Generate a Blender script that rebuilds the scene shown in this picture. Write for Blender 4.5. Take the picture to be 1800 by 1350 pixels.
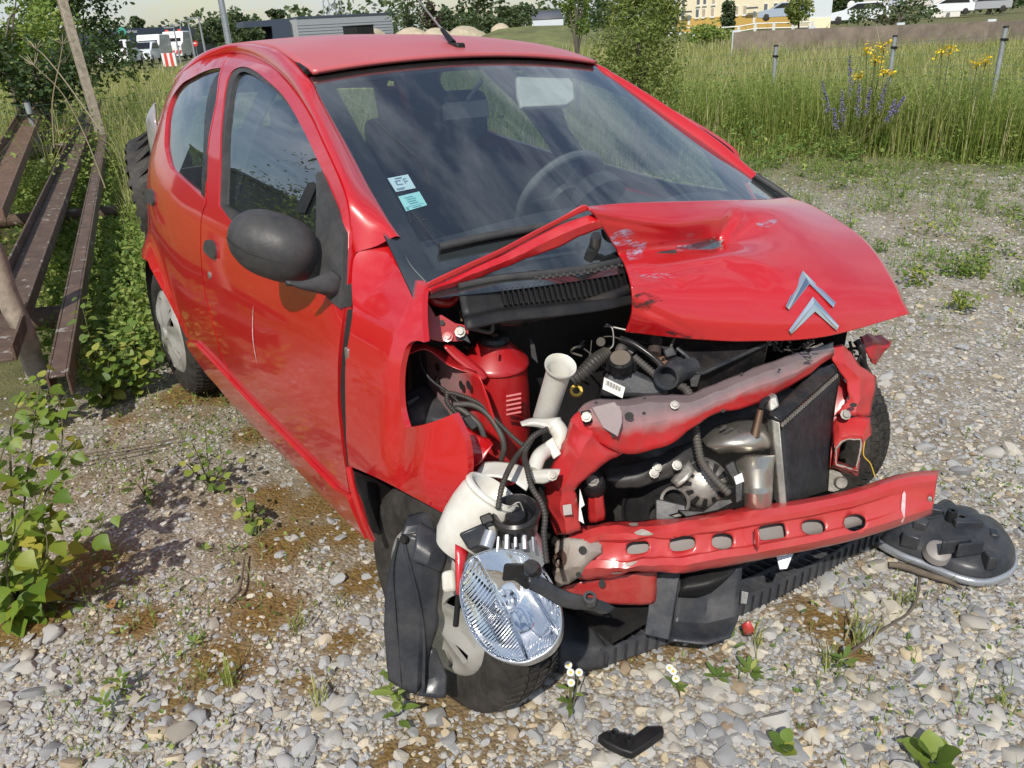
import bpy, bmesh, math, random
import numpy as np
from mathutils import Vector, Matrix, noise as mnoise
from mathutils.geometry import delaunay_2d_cdt
random.seed(7); rng = np.random.default_rng(11)
for o in list(bpy.data.objects): bpy.data.objects.remove(o, do_unlink=True)
scene = bpy.context.scene
COL = scene.collection

# ------------------------------------------------------------------ camera
# car frame: x forward, y to the car's left, z up, origin under the front axle.
CAM_P = np.array([1.103467, -1.515357, 1.489965]); YAW, PITCH, ROLL = math.radians(142.856318), math.radians(24.519128), 0.0002
FPX = 1382.887; PW, PH = 1800, 1350
_d = np.array([math.cos(PITCH)*math.cos(YAW), math.cos(PITCH)*math.sin(YAW), -math.sin(PITCH)])
_r = np.cross(_d, [0, 0, 1.0]); _r /= np.linalg.norm(_r); _u = np.cross(_r, _d)
HF = np.array([math.cos(YAW), math.sin(YAW), 0.0]); HR = np.array([_r[0], _r[1], 0.0]); HR /= np.linalg.norm(HR)
TILT = 0.05          # the ground under the car leans this much to the right of the view
M = Matrix.Rotation(TILT, 4, Vector(HF))          # car frame -> world (gravity) frame
M3 = np.array(M.to_3x3())
cam_data = bpy.data.cameras.new('camera'); cam = bpy.data.objects.new('camera', cam_data); COL.objects.link(cam)
cm = Matrix((( _r[0], _u[0], -_d[0], CAM_P[0]), (_r[1], _u[1], -_d[1], CAM_P[1]), (_r[2], _u[2], -_d[2], CAM_P[2]), (0, 0, 0, 1)))
cam.matrix_world = M @ cm
cam_data.sensor_fit = 'HORIZONTAL'; cam_data.sensor_width = 36.0; cam_data.lens = 36.0*FPX/PW
cam_data.clip_start = 0.05; cam_data.clip_end = 2000
scene.camera = cam

# ------------------------------------------------------------------ sky and sun
SUN_EL = math.radians(45); sv = np.array([0.66, -0.75, 0.0]); sv /= np.linalg.norm(sv)
sun_dir = np.array([sv[0]*math.cos(SUN_EL), sv[1]*math.cos(SUN_EL), math.sin(SUN_EL)])
world = bpy.data.worlds.new('World'); scene.world = world; world.use_nodes = True
wn, wl = world.node_tree.nodes, world.node_tree.links
for n in list(wn): wn.remove(n)
sky = wn.new('ShaderNodeTexSky'); sky.sky_type = 'NISHITA'; sky.sun_disc = False
sky.sun_elevation = SUN_EL; sky.sun_rotation = math.atan2(sv[0], sv[1]); sky.air_density = 1.2; sky.dust_density = 0.8; sky.ozone_density = 1.6
tc = wn.new('ShaderNodeTexCoord'); mp = wn.new('ShaderNodeMapping'); mp.inputs['Scale'].default_value = (1.0, 1.7, 3.6); mp.inputs['Rotation'].default_value = (0.1, 0.2, 0.9)
wl.new(tc.outputs['Generated'], mp.inputs['Vector'])
nz = wn.new('ShaderNodeTexNoise'); nz.inputs['Scale'].default_value = 2.6; nz.inputs['Detail'].default_value = 5; nz.inputs['Roughness'].default_value = 0.62; nz.inputs['Distortion'].default_value = 0.5
wl.new(mp.outputs['Vector'], nz.inputs['Vector'])
cr = wn.new('ShaderNodeValToRGB'); cr.color_ramp.elements[0].position = 0.40; cr.color_ramp.elements[1].position = 0.68
cr.color_ramp.elements[0].color = (0.04, 0.04, 0.04, 1); cr.color_ramp.elements[1].color = (0.92, 0.92, 0.92, 1)
wl.new(nz.outputs['Fac'], cr.inputs['Fac'])
mx = wn.new('ShaderNodeMix'); mx.data_type = 'RGBA'; mx.inputs[7].default_value = (5.9, 6.7, 7.9, 1)
wl.new(cr.outputs['Color'], mx.inputs[0]); wl.new(sky.outputs['Color'], mx.inputs[6])
bg = wn.new('ShaderNodeBackground'); bg.inputs['Strength'].default_value = 0.10
wl.new(mx.outputs[2], bg.inputs['Color'])
wo = wn.new('ShaderNodeOutputWorld'); wl.new(bg.outputs['Background'], wo.inputs['Surface'])
sd = bpy.data.lights.new('sun', 'SUN'); sd.energy = 4.2; sd.angle = math.radians(0.7); sd.color = (1.0, 0.94, 0.85)
sun = bpy.data.objects.new('sun', sd); COL.objects.link(sun)
sun.rotation_euler = Vector(-sun_dir).to_track_quat('-Z', 'Y').to_euler(); sun.location = (0, 0, 30)
scene.view_settings.view_transform = 'Standard'; scene.view_settings.look = 'None'; scene.view_settings.exposure = 0.12; scene.view_settings.gamma = 1.0
scene.cycles.max_bounces = 6; scene.cycles.diffuse_bounces = 3; scene.cycles.glossy_bounces = 4; scene.cycles.transmission_bounces = 3; scene.cycles.transparent_max_bounces = 12; scene.cycles.caustics_reflective = False; scene.cycles.caustics_refractive = False

# ------------------------------------------------------------------ helpers: rays
def ray(px, py):
    v = _d*FPX + _r*(px-PW/2) + _u*(PH/2-py); return v/np.linalg.norm(v)
def pt(px, py, axis, val):
    v = ray(px, py)
    if axis == 't': return CAM_P + v*val
    i = 'xyz'.index(axis); return CAM_P + v*((val-CAM_P[i])/v[i])
def PX(px, py, x): return pt(px, py, 'x', x)
def PY(px, py, y): return pt(px, py, 'y', y)
def PZ(px, py, z): return pt(px, py, 'z', z)
def PT(px, py, t): return pt(px, py, 't', t)
def PL(px, py, p0, n):               # plane through p0 with normal n
    v = ray(px, py); n = np.asarray(n, float); return CAM_P + v*(np.dot(np.asarray(p0)-CAM_P, n)/np.dot(v, n))
CW = M3 @ CAM_P
def wray(px, py): return M3 @ ray(px, py)
def WD(px, py, dist):                # world point at a horizontal distance
    v = wray(px, py); return CW + v*(dist/math.hypot(v[0], v[1]))
def smooth(a, b, x):
    t = np.clip((np.asarray(x, float)-a)/(b-a), 0, 1); return t*t*(3-2*t)
def hermite(xs, ys, x):
    xs = np.array(xs, float); ys = np.array(ys, float); h = np.diff(xs); dl = np.diff(ys)/h
    m = np.zeros(len(xs)); m[1:-1] = np.where(dl[:-1]*dl[1:] > 0, 2*dl[:-1]*dl[1:]/(dl[:-1]+dl[1:]+1e-12), 0); m[0] = dl[0]; m[-1] = dl[-1]
    x = np.clip(np.asarray(x, float), xs[0], xs[-1]); i = np.clip(np.searchsorted(xs, x)-1, 0, len(xs)-2); t = (x-xs[i])/h[i]
    return (2*t**3-3*t**2+1)*ys[i]+(t**3-2*t**2+t)*h[i]*m[i]+(-2*t**3+3*t**2)*ys[i+1]+(t**3-t**2)*h[i]*m[i+1]
def crom(pts, n, closed=False):
    p = np.array(pts, float); k = len(p)
    if k == 2: return np.array([p[0]+(p[1]-p[0])*t for t in np.linspace(0, 1, n+1)])
    out = []; segs = k if closed else k-1
    for i in range(segs):
        if closed: a, b, c, e = p[(i-1) % k], p[i], p[(i+1) % k], p[(i+2) % k]
        else:
            b, c = p[i], p[i+1]; a = p[i-1] if i else 2*b-c; e = p[i+2] if i+2 < k else 2*c-b
        for t in np.linspace(0, 1, n, endpoint=False):
            out.append(.5*((2*b)+(c-a)*t+(2*a-5*b+4*c-e)*t*t+(3*b-a-3*c+e)*t**3))
    if not closed: out.append(p[-1])
    return np.array(out)
def outline(pts, n=4):
    """closed outline; a point with a third element is a corner, the others are smoothed through"""
    c = [i for i, p in enumerate(pts) if len(p) > 2]
    xy = [p[:2] for p in pts]
    if not c: return crom(xy, n, True)
    out = []
    for a, b in zip(c, c[1:]+[c[0]+len(pts)]):
        seg = [xy[i % len(pts)] for i in range(a, b+1)]
        out += list(crom(seg, n))[:-1]
    return np.array(out)

# ------------------------------------------------------------------ helpers: objects
def link(o, parent=None):
    COL.objects.link(o)
    if parent is not None: o.parent = parent
    return o
def tag(o, label=None, cat=None, group=None, kind=None):
    if label: o['label'] = label
    if cat: o['category'] = cat
    if group: o['group'] = group
    if kind: o['kind'] = kind
    return o
def empty(name, loc=(0, 0, 0), mat=None):
    o = bpy.data.objects.new(name, None); o.empty_display_size = .1; COL.objects.link(o)
    if mat is not None: o.matrix_world = mat
    else: o.location = loc
    return o
def mobj(name, verts, faces, mat, parent=None, sm=True, angle=35, bevel=0, solid=0, subd=0, world=None, bseg=2):
    me = bpy.data.meshes.new(name); me.from_pydata([tuple(map(float, v)) for v in verts], [], [tuple(int(i) for i in f_) for f_ in faces]); me.update()
    if sm:
        me.polygons.foreach_set('use_smooth', [True]*len(me.polygons)); me.set_sharp_from_angle(angle=math.radians(angle))
    for m_ in (mat if isinstance(mat, (list, tuple)) else [mat]): me.materials.append(m_)
    o = bpy.data.objects.new(name, me); link(o, parent)
    if world is not None: o.matrix_world = world
    if solid: md = o.modifiers.new('s', 'SOLIDIFY'); md.thickness = abs(solid); md.offset = 1 if solid > 0 else -1
    if bevel: md = o.modifiers.new('b', 'BEVEL'); md.width = bevel; md.segments = bseg; md.limit_method = 'ANGLE'; md.angle_limit = math.radians(40)
    if subd: md = o.modifiers.new('u', 'SUBSURF'); md.levels = subd; md.render_levels = subd
    return o
class MB:
    def __init__(s): s.v = []; s.f = []
    def add(s, v, f_):
        b = len(s.v); s.v += [tuple(map(float, p)) for p in v]; s.f += [tuple(i+b for i in q) for q in f_]; return s
    def box(s, c, size, rot=None):
        h = np.array(size)/2; v = np.array([[x, y, z] for x in (-1, 1) for y in (-1, 1) for z in (-1, 1)])*h
        if rot is not None: v = v @ np.array(rot.to_3x3() if hasattr(rot, 'to_3x3') else rot).T
        return s.add(v+np.array(c), [(0, 1, 3, 2), (4, 6, 7, 5), (0, 4, 5, 1), (2, 3, 7, 6), (0, 2, 6, 4), (1, 5, 7, 3)])
    def slab(s, poly, vec):
        n = len(poly); p = np.array(poly, float); q = p+np.array(vec, float)
        fs = [tuple(range(n)), tuple(range(2*n-1, n-1, -1))]+[((i+1) % n, i, n+i, n+(i+1) % n) for i in range(n)]
        return s.add(np.vstack([p, q]), fs)
    def tube(s, pts, rad, n=8, caps=True):
        p = np.array(pts, float); k = len(p); rad = np.broadcast_to(rad, (k,)) if np.ndim(rad) else np.full(k, rad)
        t = np.gradient(p, axis=0); t /= (np.linalg.norm(t, axis=1)[:, None]+1e-12)
        a = np.array([0, 0, 1.]) if abs(t[0][2]) < .9 else np.array([1., 0, 0]); u_ = np.cross(t[0], a); u_ /= np.linalg.norm(u_)
        V = []; F = []
        for i in range(k):
            u_ = u_-t[i]*np.dot(u_, t[i]); u_ /= np.linalg.norm(u_)+1e-12; w_ = np.cross(t[i], u_)
            for j in range(n):
                an = 2*math.pi*j/n; V.append(p[i]+rad[i]*(u_*math.cos(an)+w_*math.sin(an)))
        for i in range(k-1):
            for j in range(n): F.append((i*n+j, i*n+(j+1) % n, (i+1)*n+(j+1) % n, (i+1)*n+j))
        if caps: F += [tuple(range(n-1, -1, -1)), tuple(range((k-1)*n, k*n))]
        return s.add(V, F)
    def lathe(s, prof, c, axis, n=24, e1=None, closed=False, arc=None):
        """profile of (radius, height along axis)"""
        ax = np.array(axis, float); ax /= np.linalg.norm(ax)
        if e1 is None: e1 = np.cross(ax, [0, 0, 1.]) if abs(ax[2]) < .9 else np.cross(ax, [1., 0, 0])
        e1 = np.array(e1)/np.linalg.norm(e1); e2 = np.cross(ax, e1); V = []; F = []; k = len(prof)
        for j in range(n):
            a = 2*math.pi*j/n; dr = e1*math.cos(a)+e2*math.sin(a)
            for r_, h_ in prof: V.append(np.array(c)+dr*r_+ax*h_)
        for j in range(n):
            for i in range(k-1+(1 if closed else 0)):
                i2 = (i+1) % k; j2 = (j+1) % n
                F.append((j*k+i, j2*k+i, j2*k+i2, j*k+i2))
        return s.add(V, F)
    def bolt(s, c, nrm, r=.008, h=.008):
        nrm = np.array(nrm, float)/np.linalg.norm(nrm)
        return s.lathe([(0.0001, 0), (r*1.6, 0), (r*1.6, h*.25), (r, h*.3), (r, h), (0.0001, h*1.02)], c, nrm, 8)
    def build(s, name, mat, parent=None, **k): return mobj(name, s.v, s.f, mat, parent, **k)
def tubeo(name, pts, rad, mat, parent, n=8, sub=5, corr=0, world=None):
    p = crom(pts, sub)
    if np.ndim(rad): rad = np.interp(np.linspace(0, 1, len(p)), np.linspace(0, 1, len(rad)), rad)
    if corr:
        L = np.r_[0, np.cumsum(np.linalg.norm(np.diff(p, axis=0), axis=1))]; m_ = int(L[-1]/corr*4)+1
        s_ = np.linspace(0, L[-1], m_); p = np.stack([np.interp(s_, L, p[:, i]) for i in range(3)], 1)
        rad = np.where(np.arange(m_) % 4 < 2, 1.0, .80)*(rad if not np.ndim(rad) else np.interp(s_, L, rad))
    return MB().tube(p, rad, n).build(name, mat, parent, angle=60, world=world)
def sheet(name, grid, mat, parent=None, nu=5, nv=5, solid=.002, noise=0, world=None, flip=False, angle=50, linu=False, linv=False, dent=0, dscale=18):
    g = np.array(grid, float)
    def lin(P_, n): return np.vstack([P_[i]+(P_[i+1]-P_[i])*t for i in range(len(P_)-1) for t in np.linspace(0, 1, n, endpoint=False)]+[P_[-1]])
    rows = np.array([(lin if linv else crom)(r_, nv) for r_ in g])
    full = np.array([(lin if linu else crom)(rows[:, j], nu) for j in range(rows.shape[1])]).transpose(1, 0, 2)
    a, b = full.shape[:2]; V = full.reshape(-1, 3)
    if dent: V = V+np.array([tuple(mnoise.noise_vector(Vector(v)*dscale)*.7+mnoise.noise_vector(Vector(v)*dscale*2.7)*.3) for v in V])*dent
    F = [(i*b+j, i*b+j+1, (i+1)*b+j+1, (i+1)*b+j) for i in range(a-1) for j in range(b-1)]
    if world is None and solid:
        q = np.array(F); nn = np.cross(V[q[:, 1]]-V[q[:, 0]], V[q[:, 3]]-V[q[:, 0]]); tow = (nn*(CAM_P-V[q[:, 0]])).sum(1)
        flip = tow.sum() < 0; solid = -abs(solid)
    if flip: F = [q[::-1] for q in F]
    return mobj(name, V, F, mat, parent, solid=solid, angle=angle, world=world)
def inpoly(P_, poly):
    x, y = P_[:, 0], P_[:, 1]; ins = np.zeros(len(P_), bool); n = len(poly); j = n-1
    for i in range(n):
        xi, yi = poly[i]; xj, yj = poly[j]
        c = ((yi > y) != (yj > y)) & (x < (xj-xi)*(y-yi)/((yj-yi)+1e-15)+xi); ins ^= c; j = i
    return ins
def fill2d(out, holes=(), step=.03):
    out = np.array(out); polys = [out]+[np.array(h) for h in holes]
    lo, hi = out.min(0), out.max(0)
    gx, gy = np.meshgrid(np.arange(lo[0]+step/2, hi[0], step), np.arange(lo[1]+step/2, hi[1], step)); G = np.stack([gx.ravel(), gy.ravel()], 1)
    keep = inpoly(G, out)
    for h in polys[1:]: keep &= ~inpoly(G, h)
    allb = np.vstack(polys)
    if len(G): keep &= (np.min(np.linalg.norm(G[:, None]-allb[None], axis=2), axis=1) > step*.45)
    V = list(allb)+list(G[keep]); E = []; b = 0
    for p_ in polys:
        n = len(p_); E += [(b+i, b+(i+1) % n) for i in range(n)]; b += n
    vv, ee, ff, _, _, _ = delaunay_2d_cdt([Vector(v) for v in V], E, [], 0, 1e-6)
    vv = np.array([tuple(v) for v in vv]); cen = np.array([vv[list(f_)].mean(0) for f_ in ff])
    ok = inpoly(cen, out)
    for h in polys[1:]: ok &= ~inpoly(cen, h)
    return vv, [tuple(f_) for f_, k in zip(ff, ok) if k]
def panel(name, out, holes, fn, mat, parent=None, step=.03, lip=.012, lipdir=None, flip=False, mirror=False, world=None, angle=40, solid=0):
    """fill an outline in parameter space, lift it with fn(a,b)->xyz and fold its border inwards"""
    vv, ff = fill2d(out, holes, step); V = np.array([fn(a, b) for a, b in vv])
    # orient
    ff = [f_ for f_ in ff]
    F = list(ff)
    if lip:
        from collections import Counter
        ec = Counter(); 
        for f_ in ff:
            for a, b in zip(f_, f_[1:]+f_[:1]): ec[(a, b)] += 1
        be = [(a, b) for (a, b) in ec if (b, a) not in ec]
        ids = {}; ld = np.array(lipdir if lipdir is not None else (0, 1, 0), float)*lip
        Vl = list(V)
        for a, b in be:
            for k in (a, b):
                if k not in ids: ids[k] = len(Vl); Vl.append(V[k]+ld)
            F.append((b, a, ids[a], ids[b]))
        V = np.array(Vl)
    if mirror: V = V*np.array([1, -1, 1])
    if flip != mirror: F = [q[::-1] for q in F]
    return mobj(name, V, F, mat, parent, angle=angle, world=world, solid=solid)
# ------------------------------------------------------------------ materials
def nmat(name):
    m = bpy.data.materials.new(name); m.use_nodes = True; nt = m.node_tree
    return m, nt, nt.nodes['Principled BSDF']
def N(nt, t, **k):
    n = nt.nodes.new(t)
    for a, b in k.items():
        if hasattr(n, a): setattr(n, a, b)
        else: n.inputs[a].default_value = b
    return n
def noise(nt, scale, detail=4, rough=.6, vec=None, dist=0):
    n = N(nt, 'ShaderNodeTexNoise', Scale=scale, Detail=detail, Roughness=rough, Distortion=dist)
    if vec is not None: nt.links.new(vec, n.inputs['Vector'])
    return n.outputs['Fac']
def ramp(nt, src, stops):
    r_ = nt.nodes.new('ShaderNodeValToRGB'); el = r_.color_ramp.elements
    while len(el) < len(stops): el.new(.5)
    for e, (p, c) in zip(el, stops):
        e.position = p; e.color = (*c, 1) if len(c) == 3 else c
    nt.links.new(src, r_.inputs['Fac']); return r_.outputs['Color']
def g3(v): return (v, v, v)
def mixc(nt, fac, a, b, mode='MIX'):
    m = nt.nodes.new('ShaderNodeMix'); m.data_type = 'RGBA'; m.blend_type = mode
    for s, i in ((fac, 0), (a, 6), (b, 7)):
        if isinstance(s, bpy.types.NodeSocket): nt.links.new(s, m.inputs[i])
        else: m.inputs[i].default_value = s if not isinstance(s, tuple) else ((*s, 1) if len(s) == 3 else s)
    return m.outputs[2]
def math_(nt, op, a, b=0.0, clamp=False):
    m = nt.nodes.new('ShaderNodeMath'); m.operation = op; m.use_clamp = clamp
    for s, i in ((a, 0), (b, 1)):
        if isinstance(s, bpy.types.NodeSocket): nt.links.new(s, m.inputs[i])
        else: m.inputs[i].default_value = s
    return m.outputs[0]
def ocoord(nt): return nt.nodes.new('ShaderNodeTexCoord').outputs['Object']
def sep(nt, v):
    s = nt.nodes.new('ShaderNodeSeparateXYZ'); nt.links.new(v, s.inputs[0]); return s.outputs
def bump(nt, b, h, strength=.3, dist=.01):
    n = N(nt, 'ShaderNodeBump', Strength=strength, Distance=dist); nt.links.new(h, n.inputs['Height']); nt.links.new(n.outputs['Normal'], b.inputs['Normal']); return n
def setc(nt, b, col):
    if isinstance(col, bpy.types.NodeSocket): nt.links.new(col, b.inputs['Base Color'])
    else: b.inputs['Base Color'].default_value = (*col, 1)
def simple(name, col, rough=.5, metal=0, coat=0, var=.15, vscale=12, bmp=0, bscale=60, dirt=0, dirtcol=(.16, .125, .09), dscale=7, rvar=.1):
    m, nt, b = nmat(name); oc = ocoord(nt)
    n1 = noise(nt, vscale, 5, .6, oc)
    c = ramp(nt, n1, [(.3, tuple(x*(1-var) for x in col)), (.7, tuple(min(1, x*(1+var)) for x in col))])
    if dirt:
        dn = ramp(nt, noise(nt, dscale, 8, .7, oc), [(.5-.25*dirt, g3(0)), (.75-.1*dirt, g3(min(1, dirt)))])
        c = mixc(nt, dn, c, dirtcol)
    setc(nt, b, c); b.inputs['Metallic'].default_value = metal
    rr = ramp(nt, noise(nt, vscale*2.3, 4, .6, oc), [(.3, g3(max(0, rough-rvar))), (.7, g3(min(1, rough+rvar)))]); nt.links.new(rr, b.inputs['Roughness'])
    if max(col) < .05 and not metal: b.inputs['Specular IOR Level'].default_value = .32
    if coat: b.inputs['Coat Weight'].default_value = coat; b.inputs['Coat Roughness'].default_value = .04
    if bmp: bump(nt, b, noise(nt, bscale, 5, .6, oc), bmp, .004)
    return m
def paint_mat(name, col, fade=0.0, dust=1.0, rough=.32, coat=.9, coatr=.05):
    m, nt, b = nmat(name); oc = ocoord(nt); x, y, z = sep(nt, oc)
    c = mixc(nt, noise(nt, 3, 3, .5, oc), tuple(v*.92 for v in col), tuple(min(1, v*1.05) for v in col))
    if fade: c = mixc(nt, ramp(nt, noise(nt, 2.2, 6, .65, oc), [(.25, g3(fade*.55)), (.75, g3(fade))]), c, (.62, .30, .30))
    # dried dust film, thicker low on the car
    low = math_(nt, 'MULTIPLY', math_(nt, 'SUBTRACT', .62, z, True), 1.6, True)
    film = math_(nt, 'MULTIPLY', low, ramp(nt, noise(nt, 9, 9, .72, oc), [(.35, g3(0)), (.72, g3(1))]), True)
    spk = ramp(nt, noise(nt, 90, 3, .7, oc), [(.64, g3(0)), (.78, g3(.16))])
    d = math_(nt, 'MULTIPLY', math_(nt, 'ADD', math_(nt, 'MULTIPLY', film, .38), math_(nt, 'MULTIPLY', spk, .5)), dust, True)
    d = math_(nt, 'ADD', d, .006*dust, True)
    c = mixc(nt, d, c, (.30, .20, .14)); setc(nt, b, c)
    rr = math_(nt, 'ADD', math_(nt, 'MULTIPLY', d, .5), rough, True); nt.links.new(rr, b.inputs['Roughness'])
    b.inputs['Coat Weight'].default_value = coat; b.inputs['Coat IOR'].default_value = 1.7
    cr_ = math_(nt, 'ADD', math_(nt, 'MULTIPLY', d, .6), coatr, True); nt.links.new(cr_, b.inputs['Coat Roughness'])
    bump(nt, b, noise(nt, 5, 2, .5, oc), .02, .02)
    return m
RED = (.47, .004, .007)
MAT = {}
MAT['red'] = paint_mat('red car paint', RED)
MAT['redroof'] = paint_mat('faded red roof paint', (.42, .02, .03), fade=.36, dust=.6, rough=.45, coat=.35, coatr=.25)
MAT['redsheet'] = paint_mat('red bay paint', (.36, .006, .009), fade=0, dust=1.8, rough=.42, coat=.35, coatr=.2)
MAT['redbeam'] = paint_mat('red beam paint', (.46, .006, .009), fade=.08, dust=1.4, rough=.36, coat=.45, coatr=.14)
def overspray():
    # crossmember: grey primer on top fading to the red overspray underneath (a pigment line that belongs to the part)
    m, nt, b = nmat('grey primer with red overspray'); at = nt.nodes.new('ShaderNodeAttribute'); at.attribute_name = 'paint'; oc = ocoord(nt)
    e = math_(nt, 'ADD', at.outputs['Fac'], math_(nt, 'MULTIPLY', math_(nt, 'SUBTRACT', noise(nt, 14, 5, .6, oc), .5), .35))
    c = ramp(nt, e, [(.30, (.20, .15, .15)), (.52, (.34, .17, .17)), (.70, (.42, .015, .016)), (1, (.46, .008, .010))])
    d = ramp(nt, noise(nt, 20, 9, .75, oc), [(.48, g3(0)), (.75, g3(.5))]); c = mixc(nt, d, c, (.10, .08, .07)); setc(nt, b, c)
    b.inputs['Roughness'].default_value = .42; b.inputs['Coat Weight'].default_value = .25; b.inputs['Coat Roughness'].default_value = .25
    return m
MAT['overspray'] = overspray()
MAT['black'] = simple('black plastic', (.011, .011, .012), .50, dirt=.22, dirtcol=(.07, .06, .05), bmp=.15, bscale=140)
MAT['blackgloss'] = simple('smooth black plastic', (.014, .014, .016), .28, dirt=.25, dscale=15)
MAT['grillep'] = simple('grey grille plastic', (.05, .054, .064), .42, dirt=.4, dirtcol=(.14, .13, .12), dscale=20)
MAT['trim'] = simple('weathered black trim', (.040, .040, .042), .5, dirt=.30, dirtcol=(.14, .13, .12), dscale=14, bmp=.12, bscale=220)
MAT['liner'] = simple('grey black arch liner plastic', (.024, .027, .034), .36, dirt=.38, dirtcol=(.14, .13, .12), dscale=9, bmp=.08, bscale=90)
MAT['dark'] = simple('dark bay metal', (.010, .010, .011), .7, dirt=.3, dirtcol=(.05, .04, .03))
MAT['rubber'] = simple('tyre rubber', (.020, .019, .018), .62, dirt=.50, dirtcol=(.10, .088, .075), dscale=18, bmp=.3, bscale=120)
MAT['hose'] = simple('grey rubber hose', (.055, .052, .048), .6, dirt=.4)
MAT['corr'] = simple('black corrugated conduit', (.03, .029, .028), .5, dirt=.4)
MAT['white'] = simple('white moulded plastic', (.64, .64, .60), .36, var=.05, dirt=.55, dirtcol=(.42, .36, .25), dscale=11)
MAT['hub'] = simple('silver hubcap paint', (.46, .45, .42), .34, metal=.35, coat=.2, var=.06, dirt=.35, dirtcol=(.22, .17, .12))
MAT['alu'] = simple('cast aluminium', (.42, .41, .38), .48, metal=.7, var=.2, vscale=30, dirt=.5, bmp=.3)
MAT['alucast'] = simple('dark cast engine metal', (.10, .10, .10), .55, metal=.5, var=.3, vscale=20, dirt=.6, dirtcol=(.05, .04, .035), bmp=.4)
MAT['shield'] = simple('stamped heat shield', (.52, .50, .45), .36, metal=.85, var=.15, vscale=9, dirt=.42, dirtcol=(.28, .20, .12), dscale=10)
MAT['steel'] = simple('zinc plated steel', (.30, .29, .27), .5, metal=.6, dirt=.5)
MAT['galv'] = simple('grey primer with rust', (.36, .34, .31), .5, dirt=.55, dirtcol=(.17, .075, .03), dscale=9, bmp=.2)
MAT['grey'] = simple('bare grey primer', (.25, .23, .22), .5, var=.08, dirt=.2)
MAT['chrome'] = simple('chrome', (.86, .87, .88), .05, metal=1, var=.02, rvar=.02)
MAT['rust'] = simple('rusty brake steel', (.11, .065, .045), .7, metal=.3, var=.4, vscale=30, dirt=.5, dirtcol=(.20, .09, .04))
MAT['yellow'] = simple('yellow plastic', (.75, .48, .03), .4, dirt=.3)
MAT['label'] = simple('printed white label', (.68, .67, .64), .6, dirt=.3)
MAT['ink'] = simple('black ink', (.02, .02, .02), .6)
MAT['seat'] = simple('dark seat fabric', (.030, .032, .040), .9, bmp=.2, bscale=300)
MAT['dash'] = simple('dark grey dashboard', (.040, .042, .048), .6, bmp=.1, bscale=300)
MAT['swheel'] = simple('grey steering wheel rim', (.13, .13, .14), .5)
MAT['headliner'] = simple('pale grey headliner', (.36, .36, .35), .9)
MAT['visor'] = simple('pale sun visor', (.50, .50, .48), .8)
MAT['clearplastic'] = simple('aluminised headlamp shell', (.46, .48, .52), .25, metal=.6, var=.06, dirt=.2)
def glass_mat(name, tint, dust=.03, body=(.5, .55, .55), refl=.2):
    m = bpy.data.materials.new(name); m.use_nodes = True; nt = m.node_tree; nt.nodes.clear()
    out = nt.nodes.new('ShaderNodeOutputMaterial'); tr = N(nt, 'ShaderNodeBsdfTransparent'); tr.inputs['Color'].default_value = (*tint, 1)
    gl = N(nt, 'ShaderNodeBsdfGlossy'); gl.inputs['Roughness'].default_value = .01
    ge = nt.nodes.new('ShaderNodeNewGeometry'); dp = nt.nodes.new('ShaderNodeVectorMath'); dp.operation = 'DOT_PRODUCT'; nt.links.new(ge.outputs['Normal'], dp.inputs[0]); nt.links.new(ge.outputs['Incoming'], dp.inputs[1])
    om = math_(nt, 'SUBTRACT', 1.0, math_(nt, 'ABSOLUTE', dp.outputs['Value']), True); mx_ = nt.nodes.new('ShaderNodeMixShader')
    f2 = math_(nt, 'ADD', math_(nt, 'MULTIPLY', math_(nt, 'POWER', om, 3.0), .90), refl, True)
    nt.links.new(f2, mx_.inputs[0]); nt.links.new(tr.outputs[0], mx_.inputs[1]); nt.links.new(gl.outputs[0], mx_.inputs[2])
    df = N(nt, 'ShaderNodeBsdfDiffuse'); df.inputs['Color'].default_value = (*body, 1); m2 = nt.nodes.new('ShaderNodeMixShader')
    oc = ocoord(nt); dn = ramp(nt, noise(nt, 5, 8, .7, oc), [(.3, g3(dust*.4)), (.7, g3(dust))])
    nt.links.new(dn, m2.inputs[0]); nt.links.new(mx_.outputs[0], m2.inputs[1]); nt.links.new(df.outputs[0], m2.inputs[2]); nt.links.new(m2.outputs[0], out.inputs['Surface'])
    return m
MAT['glass'] = glass_mat('windscreen glass', (.84, .91, .88), .018, refl=.19)
MAT['sideglass'] = glass_mat('side glass', (.62, .72, .69), .03, refl=.22)
MAT['frit'] = simple('black glass border', (.012, .012, .014), .12, var=.05, dirt=.12, dirtcol=(.10, .10, .10), rvar=.04)
# ------------------------------------------------------------------ car body surfaces
ZS = [.10, .17, .22, .30, .42, .57, .75, .88, .97, 1.07, 1.19, 1.30, 1.365, 1.41, 1.45]
WS = [.66, .715, .755, .783, .803, .813, .810, .792, .768, .728, .672, .598, .540, .45, .30]
FZ = [.10, .17, .22, .30, .42, .57, .75, .83, .89, .94, .98, 1.01, 1.03, 1.06]
FW = [.66, .715, .755, .783, .803, .813, .808, .795, .772, .735, .685, .625, .56, .42]
def Wd(x, z):
    x = np.asarray(x, float); z = np.asarray(z, float)
    w = hermite(ZS, WS, z); wf = hermite(FZ, FW, z); k = smooth(-.60, -.42, x); w = w*(1-k)+wf*k
    a = np.clip(-1.75-x, 0, None); w = w-(.10*a**2+.16*a**6)
    b = np.clip(x+.6, 0, None); w = w-.10*b**2
    r_ = np.hypot(x+2.34, z-.29); w = w+.050*np.exp(-((r_-.325)/.075)**2)*np.clip((x+2.9)/.3, 0, 1)
    r_ = np.hypot(x+.02, z-.29); w = w+.02*np.exp(-((r_-.36)/.10)**2)
    return w
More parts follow.
